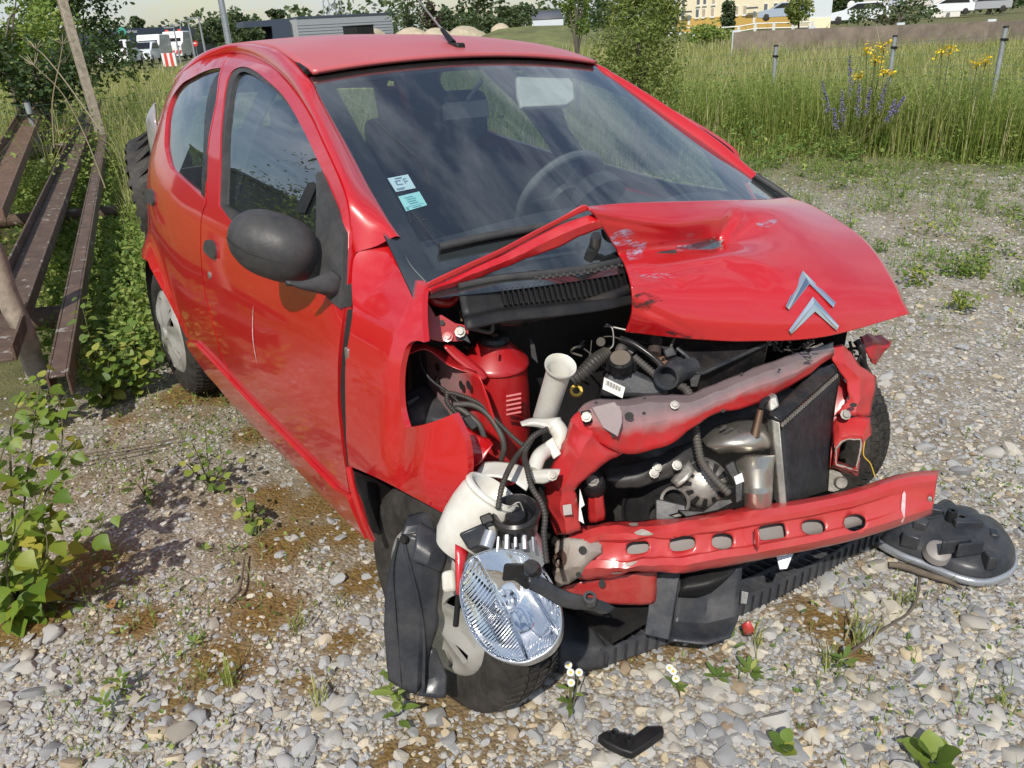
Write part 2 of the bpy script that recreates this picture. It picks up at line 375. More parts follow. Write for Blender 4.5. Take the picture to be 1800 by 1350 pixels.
def Wf(x, z):   # front wing: the front edge is bent inwards
    w = Wd(x, z); c = np.clip(np.asarray(x, float)+.13, 0, None)
    return w-.55*c-1.2*c**2-.012*np.sin(np.clip((np.asarray(x)+.30)/.04, 0, 3.14))*smooth(.55, .7, z)
def cast(px, py, fn, t0=.8, t1=6.0):
    v = ray(px, py); t = np.linspace(t0, t1, 900); p = CAM_P[None]+v[None]*t[:, None]
    g = p[:, 1]+fn(p[:, 0], p[:, 2]); k = np.where((g[:-1] < 0) & (g[1:] >= 0))[0]
    if len(k):
        i = k[0]; s = -g[i]/(g[i+1]-g[i]); return p[i]+(p[i+1]-p[i])*s
    return p[np.argmax(g)]
def xz(pts, fn=Wd):
    o = []
    for p in pts:
        if p[0] == 'xz': o.append(tuple(p[1:]))
        else:
            h = cast(p[0], p[1], fn); o.append((h[0], h[2])+tuple(p[2:]))
    return o
def side(a, b): return np.array([a, -float(Wd(a, b)), b])
def sidef(a, b): return np.array([a, -float(Wf(a, b)), b])
def sidein(dy): return lambda a, b: np.array([a, -float(Wd(a, b))+dy, b])
HX = [-2.7, -2.55, -2.4, -2.1, -1.8, -1.5, -1.3, -1.085, -.9]
HZ = [1.22, 1.31, 1.375, 1.43, 1.447, 1.448, 1.432, 1.392, 1.36]
def yg(x): return float(hermite([-2.6, -2.45, -2.2, -1.9, -1.6, -1.3, -1.1], [.46, .45, .44, .44, .465, .51, .545], x))
def roofz(x, y):
    a = np.abs(np.asarray(y, float)); return hermite(HX, HZ, x)-.032*(a/.54)**2-.9*np.clip(a-.50, 0, None)**2
def xe(z): return -.486-(z-1.045)*2.026
def ye(z): return .673-(z-1.045)*.4217
def ws(y, z):
    q = np.clip(np.abs(y)/ye(z), 0, 1.15); bow = .10+.06*np.clip((1.38-z)/.4, 0, 1); return np.array([xe(z)+bow*(1-q*q), y, z])
def castws(px, py):
    v = ray(px, py); t = np.linspace(.8, 5, 900); p = CAM_P[None]+v[None]*t[:, None]
    g = np.array([ws(q[1], q[2])[0]-q[0] for q in p]); k = np.where((g[:-1] < 0) & (g[1:] >= 0))[0]
    i = k[0] if len(k) else int(np.argmin(np.abs(g))); s = -g[i]/(g[i+1]-g[i]) if len(k) else 0; return p[i]+(p[i+1]-p[i])*s
def castroof(px, py):
    v = ray(px, py); t = np.linspace(.8, 6, 1200); p = CAM_P[None]+v[None]*t[:, None]
    g = p[:, 2]-roofz(p[:, 0], p[:, 1]); k = np.where((g[:-1] > 0) & (g[1:] <= 0))[0]
    i = k[0] if len(k) else int(np.argmin(np.abs(g))); return p[i]

car = empty('wrecked_car', mat=M)
tag(car, 'red five-door hatchback with its front end torn off and bonnet buckled', 'car')

# ---- right side panels, then the same shapes mirrored for the far side
BSEAM = [(402, 95, 1), (397, 101), (392, 113), (380, 180), (368, 240), (364, 272), (362, 320), (362, 356), (357, 368), (353, 387), (352, 420), (353, 460), (357, 500), (364, 533), (371, 559), (380, 593), (389, 624), (405, 661, 1)]
def shift(pts, dx, dy=0): return [(p[0]+dx, p[1]+dy)+tuple(p[2:]) for p in pts]
rear_glass = [(388, 119, 1), (373, 121), (353, 128), (336, 137), (321, 146), (309, 160), (301, 174), (296, 189), (292, 205), (290, 227), (289, 253), (292, 273), (297, 291), (308, 304), (325, 320), (343, 336), (360, 353, 1), (362, 320), (364, 272), (367, 240), (379, 180)]
import math as _m
arch = [('xz', -2.34+.335*_m.cos(_m.radians(a)), .29+.335*_m.sin(_m.radians(a))) for a in (200, 180, 160, 138, 120)]
arch_px = [(255, 456), (264, 471), (273, 487), (287, 513), (300, 537), (313, 564), (326, 590), (332, 598, 1)]
rearq = [('xz', -2.50, 1.285), ('xz', -2.58, 1.18), ('xz', -2.64, 1.0), ('xz', -2.68, .8), ('xz', -2.70, .55), ('xz', -2.69, .30, 1), ('xz', -2.62, .18, 1)]
sill_line = [(347, 601), (355, 609), (373, 627)]
rd_out = xz([(402, 94, 1), (380, 98), (354, 106), (334, 118), (319, 129), (306, 142)]) + [p[1:] for p in rearq] + [p[1:] for p in arch] + xz(arch_px) + xz(sill_line) + xz([p for p in BSEAM[::-1]][:-1])
rd_o = outline(rd_out, 3); rg_o = outline(xz(rear_glass), 3)
FD_TOP = [(405, 95, 1), (420, 94), (440, 100), (467, 113), (493, 134), (520, 166), (547, 209), (564, 246), (586, 293), (600, 327), (610, 361), (614, 397), (614, 418), (612, 450), (610, 500), (604, 547), (598, 593), (594, 640), (594, 710), (598, 754), (606, 817), (614, 866, 1)]
DOORBOT = [(596, 856), (580, 840), (540, 800), (475, 735), (440, 699)]
fd_o = outline(xz(FD_TOP+DOORBOT+[(406, 661, 1)]+shift(BSEAM[::-1][1:-1], 1.6)), 3)
FW_OPEN = [(384, 362, 1), (386, 300), (387, 240), (391, 193), (396, 153), (401, 135), (409, 124), (420, 118), (433, 118), (447, 124), (463, 136), (490, 160), (511, 188), (538, 238), (564, 294), (586, 343), (600, 379), (612, 411, 1), (609, 500), (604, 540, 1), (560, 510), (480, 450), (411, 396)]
fw_o = outline(xz(FW_OPEN), 3)
FGLASS = [(390, 360, 1), (392, 300), (394, 240), (399, 200), (406, 155), (414, 136), (424, 128), (440, 134), (467, 152), (499, 183), (529, 229), (554, 277), (566, 305), (575, 400), (590, 470, 1), (540, 450), (480, 420), (428, 385)]
fg_o = outline(xz(FGLASS), 3)
TRIMIN = [(388, 361, 1), (391, 300), (393, 240), (398, 200), (405, 154), (413, 134), (424, 126), (441, 132), (468, 150), (500, 181), (531, 228), (556, 276), (562, 300, 1), (565, 343), (564, 379), (563, 420), (565, 470, 1), (540, 455), (480, 428), (426, 389)]
ti_o = outline(xz(TRIMIN), 3)
def doors(mir):
    rd = panel('rear_door', rd_o, [rg_o], side, MAT['red'], car, .035, .02, flip=True, mirror=mir)
    panel('window_glass', rg_o, [], sidein(.012), MAT['sideglass'], rd, .05, 0, flip=True, mirror=mir)
    fd = panel('front_door', fd_o, [fw_o], side, MAT['red'], car, .035, .02, flip=True, mirror=mir)
    panel('window_trim', fw_o, [ti_o], sidein(.005), MAT['trim'], fd, .05, .02, flip=True, mirror=mir)
    panel('window_glass', fg_o, [], sidein(.016), MAT['sideglass'], fd, .05, 0, flip=True, mirror=mir)
    bp = outline(xz([(389, 119, 1), (366, 152), (354, 240), (351, 300), (349, 341, 1), (362, 356, 1), (364, 272), (368, 240), (380, 180)]), 3)
    panel('pillar_trim', bp, [], sidein(.008), MAT['blackgloss'], rd, .05, .01, flip=True, mirror=mir)
    return rd, fd
rdoor, fdoor = doors(False)
ld1, ld2 = doors(True)
sill_o = outline(xz([(332, 598, 1), (347, 602), (355, 610), (373, 628), (405, 662), (440, 700), (475, 736), (540, 801), (580, 841), (596, 857), (615, 868), (622, 880), (650, 944, 1), (611, 908), (580, 877), (513, 808), (445, 740), (413, 707), (388, 677), (365, 651), (341, 617)]), 3)
def sillf(a, b): return np.array([a, -float(Wd(a, b))-.014, b])
for mir in (False, True): panel('sill', sill_o, [], sillf, MAT['red'], car, .035, .06, flip=True, mirror=mir)
# inner sill / floor box keeps daylight out from under the doors
MB().box((-1.25, 0, .20), (1.7, 1.30, .06)).box((-1.25, -.66, .26), (1.7, .06, .2)).box((-1.25, .66, .26), (1.7, .06, .2)).box((-2.3, 0, .40), (.6, 1.0, .05)).build('floor_pan', MAT['dark'], car)
# wheel housings
for s in (-1, 1):
    mb = MB()
    for cx_, r_ in ((-2.34, .36),):
        pts = [(cx_+r_*_m.cos(a), .29+r_*_m.sin(a)) for a in np.linspace(-.3, _m.pi+.3, 17)]
        V = [(p[0], s*.46, p[1]) for p in pts]+[(p[0], s*.755, p[1]) for p in pts]; n = len(pts)
        mb.add(V, [(i, i+1, n+i+1, n+i) for i in range(n-1)]+[tuple(range(n))])
    mb.build('wheel_housing', MAT['dark'], car)
# scratches on the front door
def scratch(pts, w, mat, parent, lift=.0015):
    P_ = crom([cast(a, b, Wd) for a, b in pts], 4); n = len(P_); V = []; F = []
    for i, p in enumerate(P_):
        ww = w*(1-abs(2*i/(n-1)-1)**2)*(.6+.4*random.random())+.0003
        V += [(p[0]-ww, -float(Wd(p[0]-ww, p[2]))-lift, p[2]), (p[0]+ww, -float(Wd(p[0]+ww, p[2]))-lift, p[2])]
        if i: F.append((2*i-2, 2*i-1, 2*i+1, 2*i))
    return mobj('scratch', V, F, mat, parent)
MAT['scratch'] = simple('scraped pale primer', (.62, .42, .44), .7, var=.3, vscale=60)
scratch([(446, 537), (445, 560), (445, 590), (448, 615), (453, 640)], .004, MAT['scratch'], fdoor)
# handles
def handle(cx_, cy_, sc):
    H = []
    for (a, b) in [(-9, -2), (-7, -14), (-1, -18), (6, -14), (10, -3), (11, 14), (9, 17), (3, 14), (-5, 7)]: H.append((cx_+a*sc, cy_+b*sc))
    return outline(xz(H), 3)
handle_o = handle(371, 438, .95); h2_o = handle(264, 346, .8)
def proud(k): return lambda a, b: np.array([a, -float(Wd(a, b))-k, b])
for o_, par in ((handle_o, fdoor), (h2_o, rdoor)): panel('handle', o_, [], proud(.010), MAT['trim'], par, .02, .012, flip=True)
c_ = cast(369, 484, Wd); MB().lathe([(.0001, .004), (.010, .004), (.0125, .002), (.0125, -.004)], c_, (0, -1, 0), 16).build('door_lock', MAT['steel'], fdoor)
# scooped recess under each handle catches the sky
# ---- front wing (right), bent at the front, with the headlamp opening
fen = [(618, 500, 1), (622, 455), (637, 436, 1), (659, 421), (673, 420, 1), (689, 450), (707, 475), (733, 494), (748, 503, 1), (743, 520), (742, 562), (745, 602, 1), (735, 599), (723, 601), (714, 610), (709, 624), (704, 648), (702, 680), (704, 716), (709, 739), (713, 752, 1), (720, 751), (743, 747), (774, 737), (796, 728, 1), (806, 747), (816, 770), (821, 795), (823, 822), (818, 843), (802, 866), (786, 886), (784, 897), (777, 901, 1), (759, 891), (720, 870), (673, 845), (613, 818, 1), (609, 780), (608, 748), (607, 700), (607, 650), (611, 610), (616, 578), (620, 544)]
fen_o = outline(fen, 3)
fender = panel('front_wing', fen_o, [], lambda a, b: cast(a, b, Wf), MAT['red'], car, 8.0, .014)
gap_o = outline([(606, 545, 1), (618, 545, 1), (612, 620), (609, 700), (609, 760), (614, 815), (620, 868, 1), (612, 868, 1), (604, 800), (594, 700), (597, 620)], 3)
panel('shut_gap', gap_o, [], lambda a, b: cast(a, b, Wd)+np.array([0, .007, 0]), MAT['ink'], car, 8.0, 0)
for p_, q_ in (((609, 628), 'steel'),): MB().box(cast(p_[0], p_[1], Wd)+np.array([0, .006, 0]), (.02, .012, .045)).build('door_hinge', MAT['steel'], car, bevel=.003)
fender['label'] = 'torn and creased red right front wing'
# left wing, unbent
lf = [('xz', -.50, .99, 1), ('xz', -.40, .985), ('xz', -.34, .95, 1), ('xz', -.33, .70), ('xz', -.33, .62), ('xz', -.34, .52), ('xz', -.36, .45), ('xz', -.38, .33), ('xz', -.40, .24, 1), ('xz', -.52, .26, 1), ('xz', -.50, .6), ('xz', -.49, .85)]
panel('front_wing', outline([p[1:] for p in lf], 3), [], side, MAT['red'], car, .03, .014, flip=True, mirror=True)
sheet('scuttle_end', [[cast(a, b, Wf)+np.array([.0, .02, -.01]) for a, b in ((676, 424), (692, 454), (712, 478), (738, 498))], [castws(a, b)+np.array([.0, 0, -.004]) for a, b in ((698, 418), (708, 442), (722, 466), (746, 492))]], MAT['galv'], car, 3, 4, solid=.003)
# ---- A pillar and roof rail
st = [((625, 446), (700, 418), 'w'), ((618, 420), (688, 401), 'w'), ((616, 397), (680, 388), 'w'), ((612, 361), (662, 356), 'w'), ((602, 326), (644, 324), 'w'), ((588, 294), (628, 293), 'w'), ((566, 246), (603, 246), 'w'), ((549, 209), (583, 211), 'w'), ((522, 166), (557, 165), 'w'), ((495, 134), (541, 137), 'r'), ((469, 113), (520, 113), 'r'), ((442, 100), (500, 95), 'r'), ((420, 93.5), (484, 86), 'r')]
rows = []
def railrow(A_, B_, k=1.0):
    mid = (A_+B_)/2+np.array([.006, -.016, .016])*k; return [A_+np.array([0, .016, -.004]), A_+np.array([0, .002, .003]), mid, B_+np.array([.002, -.006, .005]), B_+np.array([-.006, .02, -.014])]
for a, b, k in st[:-2]:
    A_ = cast(a[0], a[1], Wd); B_ = castws(*b)
    if k == 'r' and b[0] < 541: xb = A_[0]+.10; B_ = np.array([xb, -yg(xb), float(roofz(xb, yg(xb)))])
    rows.append(railrow(A_, B_, (0, .35, .6, .85)[min(3, len(rows))]))
for p in ((442, 100), (420, 94), (402, 93.5), (380, 97.5), (354, 105.5), (334, 117.5), (319, 128.5), (306, 141.5)):
    A_ = cast(p[0], p[1], Wd); xb = A_[0]+.06; rows.append(railrow(A_, np.array([xb, -yg(xb), float(roofz(xb, yg(xb)))])))
sheet('roof_pillar', rows, MAT['red'], car, 4, 4, solid=0, flip=True)
rl_ = np.array(rows)*np.array([1, -1, 1])
for i_, r_ in enumerate(rl_[:9]):
    k_ = (.22, .28, .33, .38, .42, .46, .5, .55, .6)[i_]; r_[0] = r_[4]+(r_[0]-r_[4])*k_; r_[1] = r_[3]+(r_[1]-r_[3])*k_; r_[2] = (r_[1]+r_[3])/2+np.array([.004, .010, .010])
sheet('roof_pillar', rl_, MAT['red'], car, 4, 4, solid=0)
tubeo('pillar_trim', [rl_[0][3]+np.array([.16, .03, -.075]), rl_[0][3]+np.array([.08, .02, -.035]), rl_[0][3]+np.array([0, .008, 0])], .011, MAT['trim'], car, 8)
# ---- roof skin
gr = []
for s_ in (0, .12, .28, .45, .6, .74, .86, .94, 1.0):
    row = []
    for q in np.linspace(-1, 1, 15):
        zf = 1.394-.034*q*q; xf = ws(q*.53, zf)[0]+.012; xx = -2.50+(xf+2.50)*s_
        yy = q*((yg(xx)+.008)*(1-s_**6)+.535*s_**6); zz = float(roofz(xx, yy)); zz += (zf+.004-float(roofz(xf, q*.53)))*float(smooth(.6, 1, s_)); row.append((xx, yy, zz))
    gr.append(row)
sheet('roof', gr, MAT['redroof'], car, 5, 4, solid=.012)
for s in (-1, 1):
    G = [np.array([x_, s*(yg(x_)+.004), float(roofz(x_, yg(x_)))+.003]) for x_ in (-1.13, -1.2, -1.3, -1.45, -1.6, -1.8)]
    tubeo('roof_gutter', G, [.009, .008, .007, .006, .004], MAT['black'], car, 6)
# aerial
ab = castroof(797, 88); r0 = ab
aer = MB().slab([r0+np.array(v) for v in ((.05, -.016, 0), (.05, .016, 0), (-.03, .014, 0), (-.03, -.014, 0))], (-.004, 0, .022)).build('aerial', MAT['black'], car, bevel=.005)
a1 = J1 = r0+np.array([.0, 0, .02]); va = PT(735, 0, np.linalg.norm(a1-CAM_P)*1.10)-a1
a2 = a1+va*.30
MB().tube([a1, a2], [.011, .007], 8).build('mast_foot', MAT['black'], aer); MB().tube([a2, a1+va*1.15], [.0036, .0028], 6).build('mast', MAT['alu'], aer)
# ---- windscreen
wz = [.955, 1.0, 1.08, 1.16, 1.24, 1.32, 1.36]
def wsgrid(qlo, qhi, z0, z1, nq=9, nz_=8, off=0, top=True):
    g = []
    for i in range(nz_):
        row = []
        for q in np.linspace(qlo, qhi, nq):
            zz = z0+(z1-z0)*i/(nz_-1)
            zz = zz+.034*(1-q*q)*((zz-.9)/.46)
            p = ws(q*ye(zz), zz); row.append(p+np.array([off, 0, off*.45]))
        g.append(row)
    return g
wsc = sheet('windscreen', wsgrid(-1, 1, .955, 1.358, 13, 8), MAT['glass'], car, 3, 3, solid=0, flip=True)
FO = -.004
sheet('glass_border', wsgrid(-1, -.90, .955, 1.358, 3, 8, FO), MAT['frit'], wsc, 3, 3, solid=0, flip=True)
sheet('glass_border', wsgrid(.90, 1, .955, 1.358, 3, 8, FO), MAT['frit'], wsc, 3, 3, solid=0, flip=True)
sheet('glass_border', wsgrid(-.9, .9, 1.335, 1.358, 11, 3, FO), MAT['frit'], wsc, 3, 3, solid=0, flip=True)
sheet('glass_border', wsgrid(-.9, .9, .955, .992, 11, 3, FO), MAT['frit'], wsc, 3, 3, solid=0, flip=True)
# inspection stickers inside the glass
def sticker(q4, col1, name, rows_):
    g = [castws(*p)+np.array([-.003, 0, -.001]) for p in q4]; e1 = g[1]-g[0]; e2 = g[3]-g[0]
    m1 = simple('sticker card', col1, .6, var=.03)
    s_ = mobj(name, g, [(0, 1, 2, 3)], m1, wsc, sm=False)
    mb = MB(); nrm = np.cross(e1, e2); nrm /= np.linalg.norm(nrm); nrm *= (1 if np.dot(nrm, CAM_P-g[0]) > 0 else -1)
    for (u0, u1, v0, v1) in rows_:
        mb.add([g[0]+e1*a+e2*b+nrm*.0012 for a, b in ((u0, v0), (u1, v0), (u1, v1), (u0, v1))], [(0, 1, 2, 3)])
    return s_, mb
s_, mb = sticker([(682, 313), (718, 306), (732, 330), (697, 337)], (.62, .78, .92), 'inspection_sticker', [(.08, .5, .82, .86), (.08, .45, .9, .94), (.3, .62, .12, .2), (.22, .28, .3, .6), (.28, .5, .3, .36), (.28, .5, .56, .62), (.62, .66, .25, .62), (.66, .8, .25, .3), (.66, .8, .42, .48)])
mb.build('printing', simple('blue sticker ink', (.16, .24, .38), .6), s_, sm=False)
s_, mb = sticker([(701, 345), (738, 336), (752, 360), (715, 371)], (.40, .80, .88), 'inspection_sticker', [(.2, .6, .2, .24), (.25, .7, .34, .38), (.25, .66, .48, .52), (.3, .7, .62, .66), (.05, .9, .78, .8), (.06, .16, .84, .96), (.35, .75, .88, .92)])
mb.build('printing', simple('teal sticker ink', (.08, .34, .42), .6), s_, sm=False)
# hairline cracks in the lower corner of the glass
for pts in ([(630, 185), (660, 215), (690, 240), (735, 281)], [(735, 281), (748, 300), (755, 330)], [(723, 372), (745, 398), (765, 425), (775, 428)], [(718, 378), (722, 392)], [(742, 387), (750, 386)]):
    tubeo('crack', [castws(*p)+np.array([.001, 0, .001]) for p in pts], .00045, MAT['hose'], wsc, 4, 4)
# ---- rear end: tailgate with glass, bumper
def rearx(z): return float(hermite([.2, .5, .8, 1.0, 1.18, 1.285], [-2.72, -2.76, -2.74, -2.70, -2.62, -2.55], z))
for nm, z0, z1, m_ in (('rear_bumper', .20, .62, 'red'), ('tailgate', .625, .90, 'red'), ('rear_window', .905, 1.21, 'sideglass'), ('tailgate', 1.215, 1.30, 'red')):
    g = []
    for z_ in np.linspace(z0, z1, 5):
        w_ = float(Wd(-2.60, z_)) if z_ < 1.2 else .46
        g.append([(rearx(z_)+.10*q**4, q*w_*.98, z_) for q in np.linspace(-1, 1, 9)])
    sheet(nm, g, MAT[m_], car, 3, 3, solid=0 if 'window' in nm else .01)
for s in (-1, 1):
    g = [[(rearx(z_)+.10*q**4, s*abs(q)*float(Wd(-2.60, z_))*.98, z_) for q in np.linspace(.80, 1.0, 4)] for z_ in np.linspace(.90, 1.215, 4)]
    sheet('rear_pillar', g, MAT['red'], car, 3, 3, solid=.012)
# ---- door mirror
mc = np.array(cast(482, 436, lambda x, z: Wd(x, z)+.11)); 
# shell: an ellipsoid with a flattened glass side, built along a skewed axis
V = []; F = []; nu_, nv_ = 20, 28
mL = PT(401, 412, np.linalg.norm(mc-CAM_P)+.03)-mc; mR = PT(560, 452, np.linalg.norm(mc-CAM_P)-.03)-mc
ax1 = (mR-mL)/2; cen = mc+(mL+mR)/2; ax1l = np.linalg.norm(ax1)
upv = np.array(_u); upv = upv-ax1*np.dot(upv, ax1)/ax1l**2; upv /= np.linalg.norm(upv); dpt = np.cross(ax1/ax1l, upv); dpt *= (1 if np.dot(dpt, _d) > 0 else -1)
tt = np.linalg.norm(cen-CAM_P); hgt = 60/FPX*tt*.92
for i in range(nv_+1):
    a = -1+2*i/nv_; rr = max(0.0, 1-abs(a)**2.35)**.5 if a < 0 else max(0.0, 1-abs(a)**3.2)**.5
    for j in range(nu_):
        b_ = 2*_m.pi*j/nu_; dd = _m.sin(b_); dd = dd if dd < 0 else min(dd, .35)
        V.append(cen+ax1*a+upv*(hgt*rr*_m.cos(b_)-.10*hgt*a)+dpt*(hgt*1.0*rr*dd))
for i in range(nv_):
    for j in range(nu_): F.append((i*nu_+j, i*nu_+(j+1) % nu_, (i+1)*nu_+(j+1) % nu_, (i+1)*nu_+j))
mir = mobj('door_mirror', V, F, MAT['trim'], fdoor, angle=60)
mir['label'] = 'weathered black door mirror'
# dark seam round the shell
sp = [cen+ax1*a+upv*(hgt*max(0., 1-abs(a)**2.6)**.5*-.50-.10*hgt*a)+dpt*(-hgt*.875*max(0., 1-abs(a)**2.6)**.5) for a in np.linspace(-.9, .93, 14)]
tubeo('seam', sp, .0016, MAT['ink'], mir, 5, 2)
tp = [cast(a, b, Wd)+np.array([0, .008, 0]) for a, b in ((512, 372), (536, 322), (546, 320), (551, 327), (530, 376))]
mobj('reflection_strip', tp, [(0, 1, 2, 3, 4)], MAT['black'], fdoor, sm=False, solid=.002)  # dark leaning reflection, modelled as a black strip just behind the glass line
# sail plate and foot
sail = outline(xz([(563, 306, 1), (569, 304), (586, 344), (600, 380), (612, 412, 1), (611, 450), (610, 500), (606, 540, 1), (590, 528), (572, 505), (564, 470), (563, 400), (564, 350)]), 3)
panel('mirror_sail', sail, [], proud(.012), MAT['trim'], mir, .03, .03, flip=True)
k1 = cast(588, 500, Wd); 
tf = np.linalg.norm(cast(590, 500, Wd)-CAM_P)
foot = [[PT(a, b, tf+t) for a, b, t in r_] for r_ in (
    [(502, 493, -.05), (535, 493, -.045), (562, 484, -.035), (585, 474, -.02)],
    [(510, 500, -.055), (545, 502, -.05), (575, 496, -.04), (598, 486, -.025)],
    [(530, 509, -.045), (560, 514, -.04), (586, 512, -.035), (604, 502, -.02)],
    [(550, 512, -.01), (572, 520, -.01), (592, 526, -.008), (606, 524, -.004)])]
sheet('mirror_foot', foot, MAT['trim'], mir, 5, 5, solid=.012)
# ---- wheels
def wheel(c, steer, side_, name='wheel'):
    a = math.radians(steer); ax = np.array([math.sin(a), -math.cos(a), 0])*(1 if side_ < 0 else -1); ax = ax if side_ < 0 else np.array([-math.sin(a), math.cos(a), 0])
    e1 = np.cross(ax, [0, 0, 1.]); c = np.array(c)
    w = bpy.data.objects.new(name, None); w.empty_display_size = .1; link(w, car)
    R = .282
    prof = [(.172, -.060), (.180, -.070), (.215, -.079), (.250, -.076), (.268, -.068), (.276, -.058), (.279, -.04), (.282, 0), (.279, .04), (.276, .058), (.268, .068), (.250, .076), (.215, .079), (.180, .070), (.172, .060)]
    ty = MB().lathe(prof, c, ax, 64, e1).build('tyre', MAT['rubber'], w, angle=50)
    mb = MB()       # tread blocks
    for k in range(64):
        th = 2*math.pi*k/64
        for row, (h0, h1, sk) in enumerate(((-.062, -.034, .5), (-.028, -.003, -.4), (.003, .028, .4), (.034, .062, -.5))):
            V = []
            for hh, r0 in ((h0, None), (h1, None)):
                for dth, top in ((-.30, 0), (.28, 0)):
                    t_ = th+(2*math.pi/64)*(dth+(.5 if row % 2 else 0))+sk*(hh)*1.2
                    rb = .274-(.010 if abs(hh) > .05 else 0); 
                    for rad in (rb, rb+.0125): V.append(c+ax*hh+(e1*math.cos(t_)+np.cross(ax, e1)*math.sin(t_))*rad)
            mb.add(V, [(1, 3, 7, 5), (0, 1, 5, 4), (2, 6, 7, 3), (0, 2, 3, 1), (4, 5, 7, 6)])
    mb.build('tread', MAT['rubber'], ty, sm=False)
    MB().lathe([(.05, -.02), (.16, -.02), (.172, -.055), (.178, .06), (.150, .055), (.140, .02), (.05, .02)], c, ax, 40, e1).build('rim', MAT['rust'], w)
    MB().lathe([(.001, .005), (.118, .005), (.12, -.005)], c, ax, 32, e1).build('brake_disc', MAT['rust'], w)
    # hubcap: six broad spokes, made as a filled polar sheet with openings
    e2 = np.cross(ax, e1); outr = [(.186*math.cos(t), .186*math.sin(t)) for t in np.linspace(0, 2*math.pi, 72, endpoint=False)]
    holes = []
    for k in range(6):
        t0 = k*math.pi/3+.62
        def pol(r_, t): return (r_*math.cos(t0+t), r_*math.sin(t0+t))
        holes.append(outline([pol(.088, .02)+(1,), pol(.12, -.11), pol(.152, -.16)+(1,), pol(.158, -.04), pol(.152, .12)+(1,), pol(.12, .12)], 3))
        holes.append(outline([pol(.108, .42)+(1,), pol(.135, .36), pol(.158, .28)+(1,), pol(.160, .34), pol(.138, .44)], 3))
    def cap(a_, b_):
        r_ = math.hypot(a_, b_); th = math.atan2(b_, a_); h = .070+.028*math.cos(min(1, r_/.186)*1.35)-.010*max(0, (r_-.165)/.02)**2
        h += .008*math.cos(6*(th-.62))*smooth(.03, .1, r_)*(1-smooth(.15, .18, r_))
        return c+e1*a_+e2*b_+ax*(h)
    panel('hubcap', outr, holes, cap, MAT['hub'], w, .012, .012, lipdir=-ax, flip=False)
    MB().lathe([(.0001, .106), (.022, .105), (.028, .100), (.029, .09)], c, ax, 20, e1).build('hub_centre', MAT['hub'], w)
    return w
wheel((-2.34, -.69, .278), 0, -1)
wheel((-2.34, .69, .278), 0, 1)
wfr = wheel((-.165, -.712, .272), 4, -1); wfr['label'] = 'front right wheel with dirty silver hubcap behind the hanging liner'
wheel((-.19, .675, .278), 4, 1)
# ---- interior
for yy in (-.33, .33):
    st_ = bpy.data.objects.new('seat', None); link(st_, car)
    g = [[(-1.42-.04*math.cos(q*1.5)+(-.22*h), yy+q*.24*(1-.25*h**3), .45+.58*h) for q in np.linspace(-1, 1, 5)] for h in np.linspace(0, 1, 5)]
    sheet('backrest', g, MAT['seat'], st_, 3, 3, solid=.10)
    MB().box((-1.68, yy, 1.155), (.09, .25, .20)).build('headrest', MAT['seat'], st_, bevel=.045, bseg=4)
    MB().box((-1.2, yy, .42), (.5, .48, .16)).build('cushion', MAT['seat'], st_, bevel=.05, bseg=3)
bs = bpy.data.objects.new('rear_bench', None); link(bs, car)
MB().box((-2.12, 0, .72), (.14, 1.15, .55), Matrix.Rotation(-.25, 3, 'Y')).build('backrest', MAT['seat'], bs, bevel=.05, bseg=3)
MB().box((-1.9, 0, .45), (.45, 1.15, .15)).build('cushion', MAT['seat'], bs, bevel=.05)
for yy in (-.3, .3): MB().box((-2.22, yy, 1.04), (.08, .24, .14)).build('headrest', MAT['seat'], bs, bevel=.04, bseg=3)
# dashboard
g = []
for x_, z_, dz in ((-.36, .945, 0), (-.48, .962, .004), (-.62, .965, .010), (-.76, .935, .01), (-.82, .86, 0), (-.80, .70, 0)):
    g.append([(x_-.03*(q*q), q*.68, z_+dz*math.cos(q*5)-.02*q*q) for q in np.linspace(-1, 1, 9)])
dsh = sheet('dashboard', g, MAT['dash'], car, 4, 4, solid=-.02)
MB().lathe([(.0001, .03), (.05, .028), (.085, .0), (.10, -.05)], (-.88, .33, .985), (-.75, 0, .62), 24).build('instrument_pod', MAT['dash'], dsh)
# steering wheel
sw_c = np.array([-1.02, .31, .945]); sw_ax = np.array([-.86, 0, .5]); sw_ax /= np.linalg.norm(sw_ax); s1 = np.array([0, 1., 0]); s2 = np.cross(sw_ax, s1)
sw = bpy.data.objects.new('steering_wheel', None); link(sw, car)
ring = [sw_c+.172*(s1*math.cos(t)+s2*math.sin(t)) for t in np.linspace(0, 2*math.pi, 41)]
MB().tube(ring, .015, 10, caps=False).build('rim', MAT['swheel'], sw)
mb = MB()
for t in (0, math.pi, -math.pi/2): mb.tube([sw_c, sw_c+.172*(s1*math.cos(t)+s2*math.sin(t))], [.03, .013], 8)
mb.lathe([(.0001, .03), (.05, .025), (.07, 0), (.06, -.03)], sw_c, sw_ax, 20).build('boss', MAT['dash'], sw)
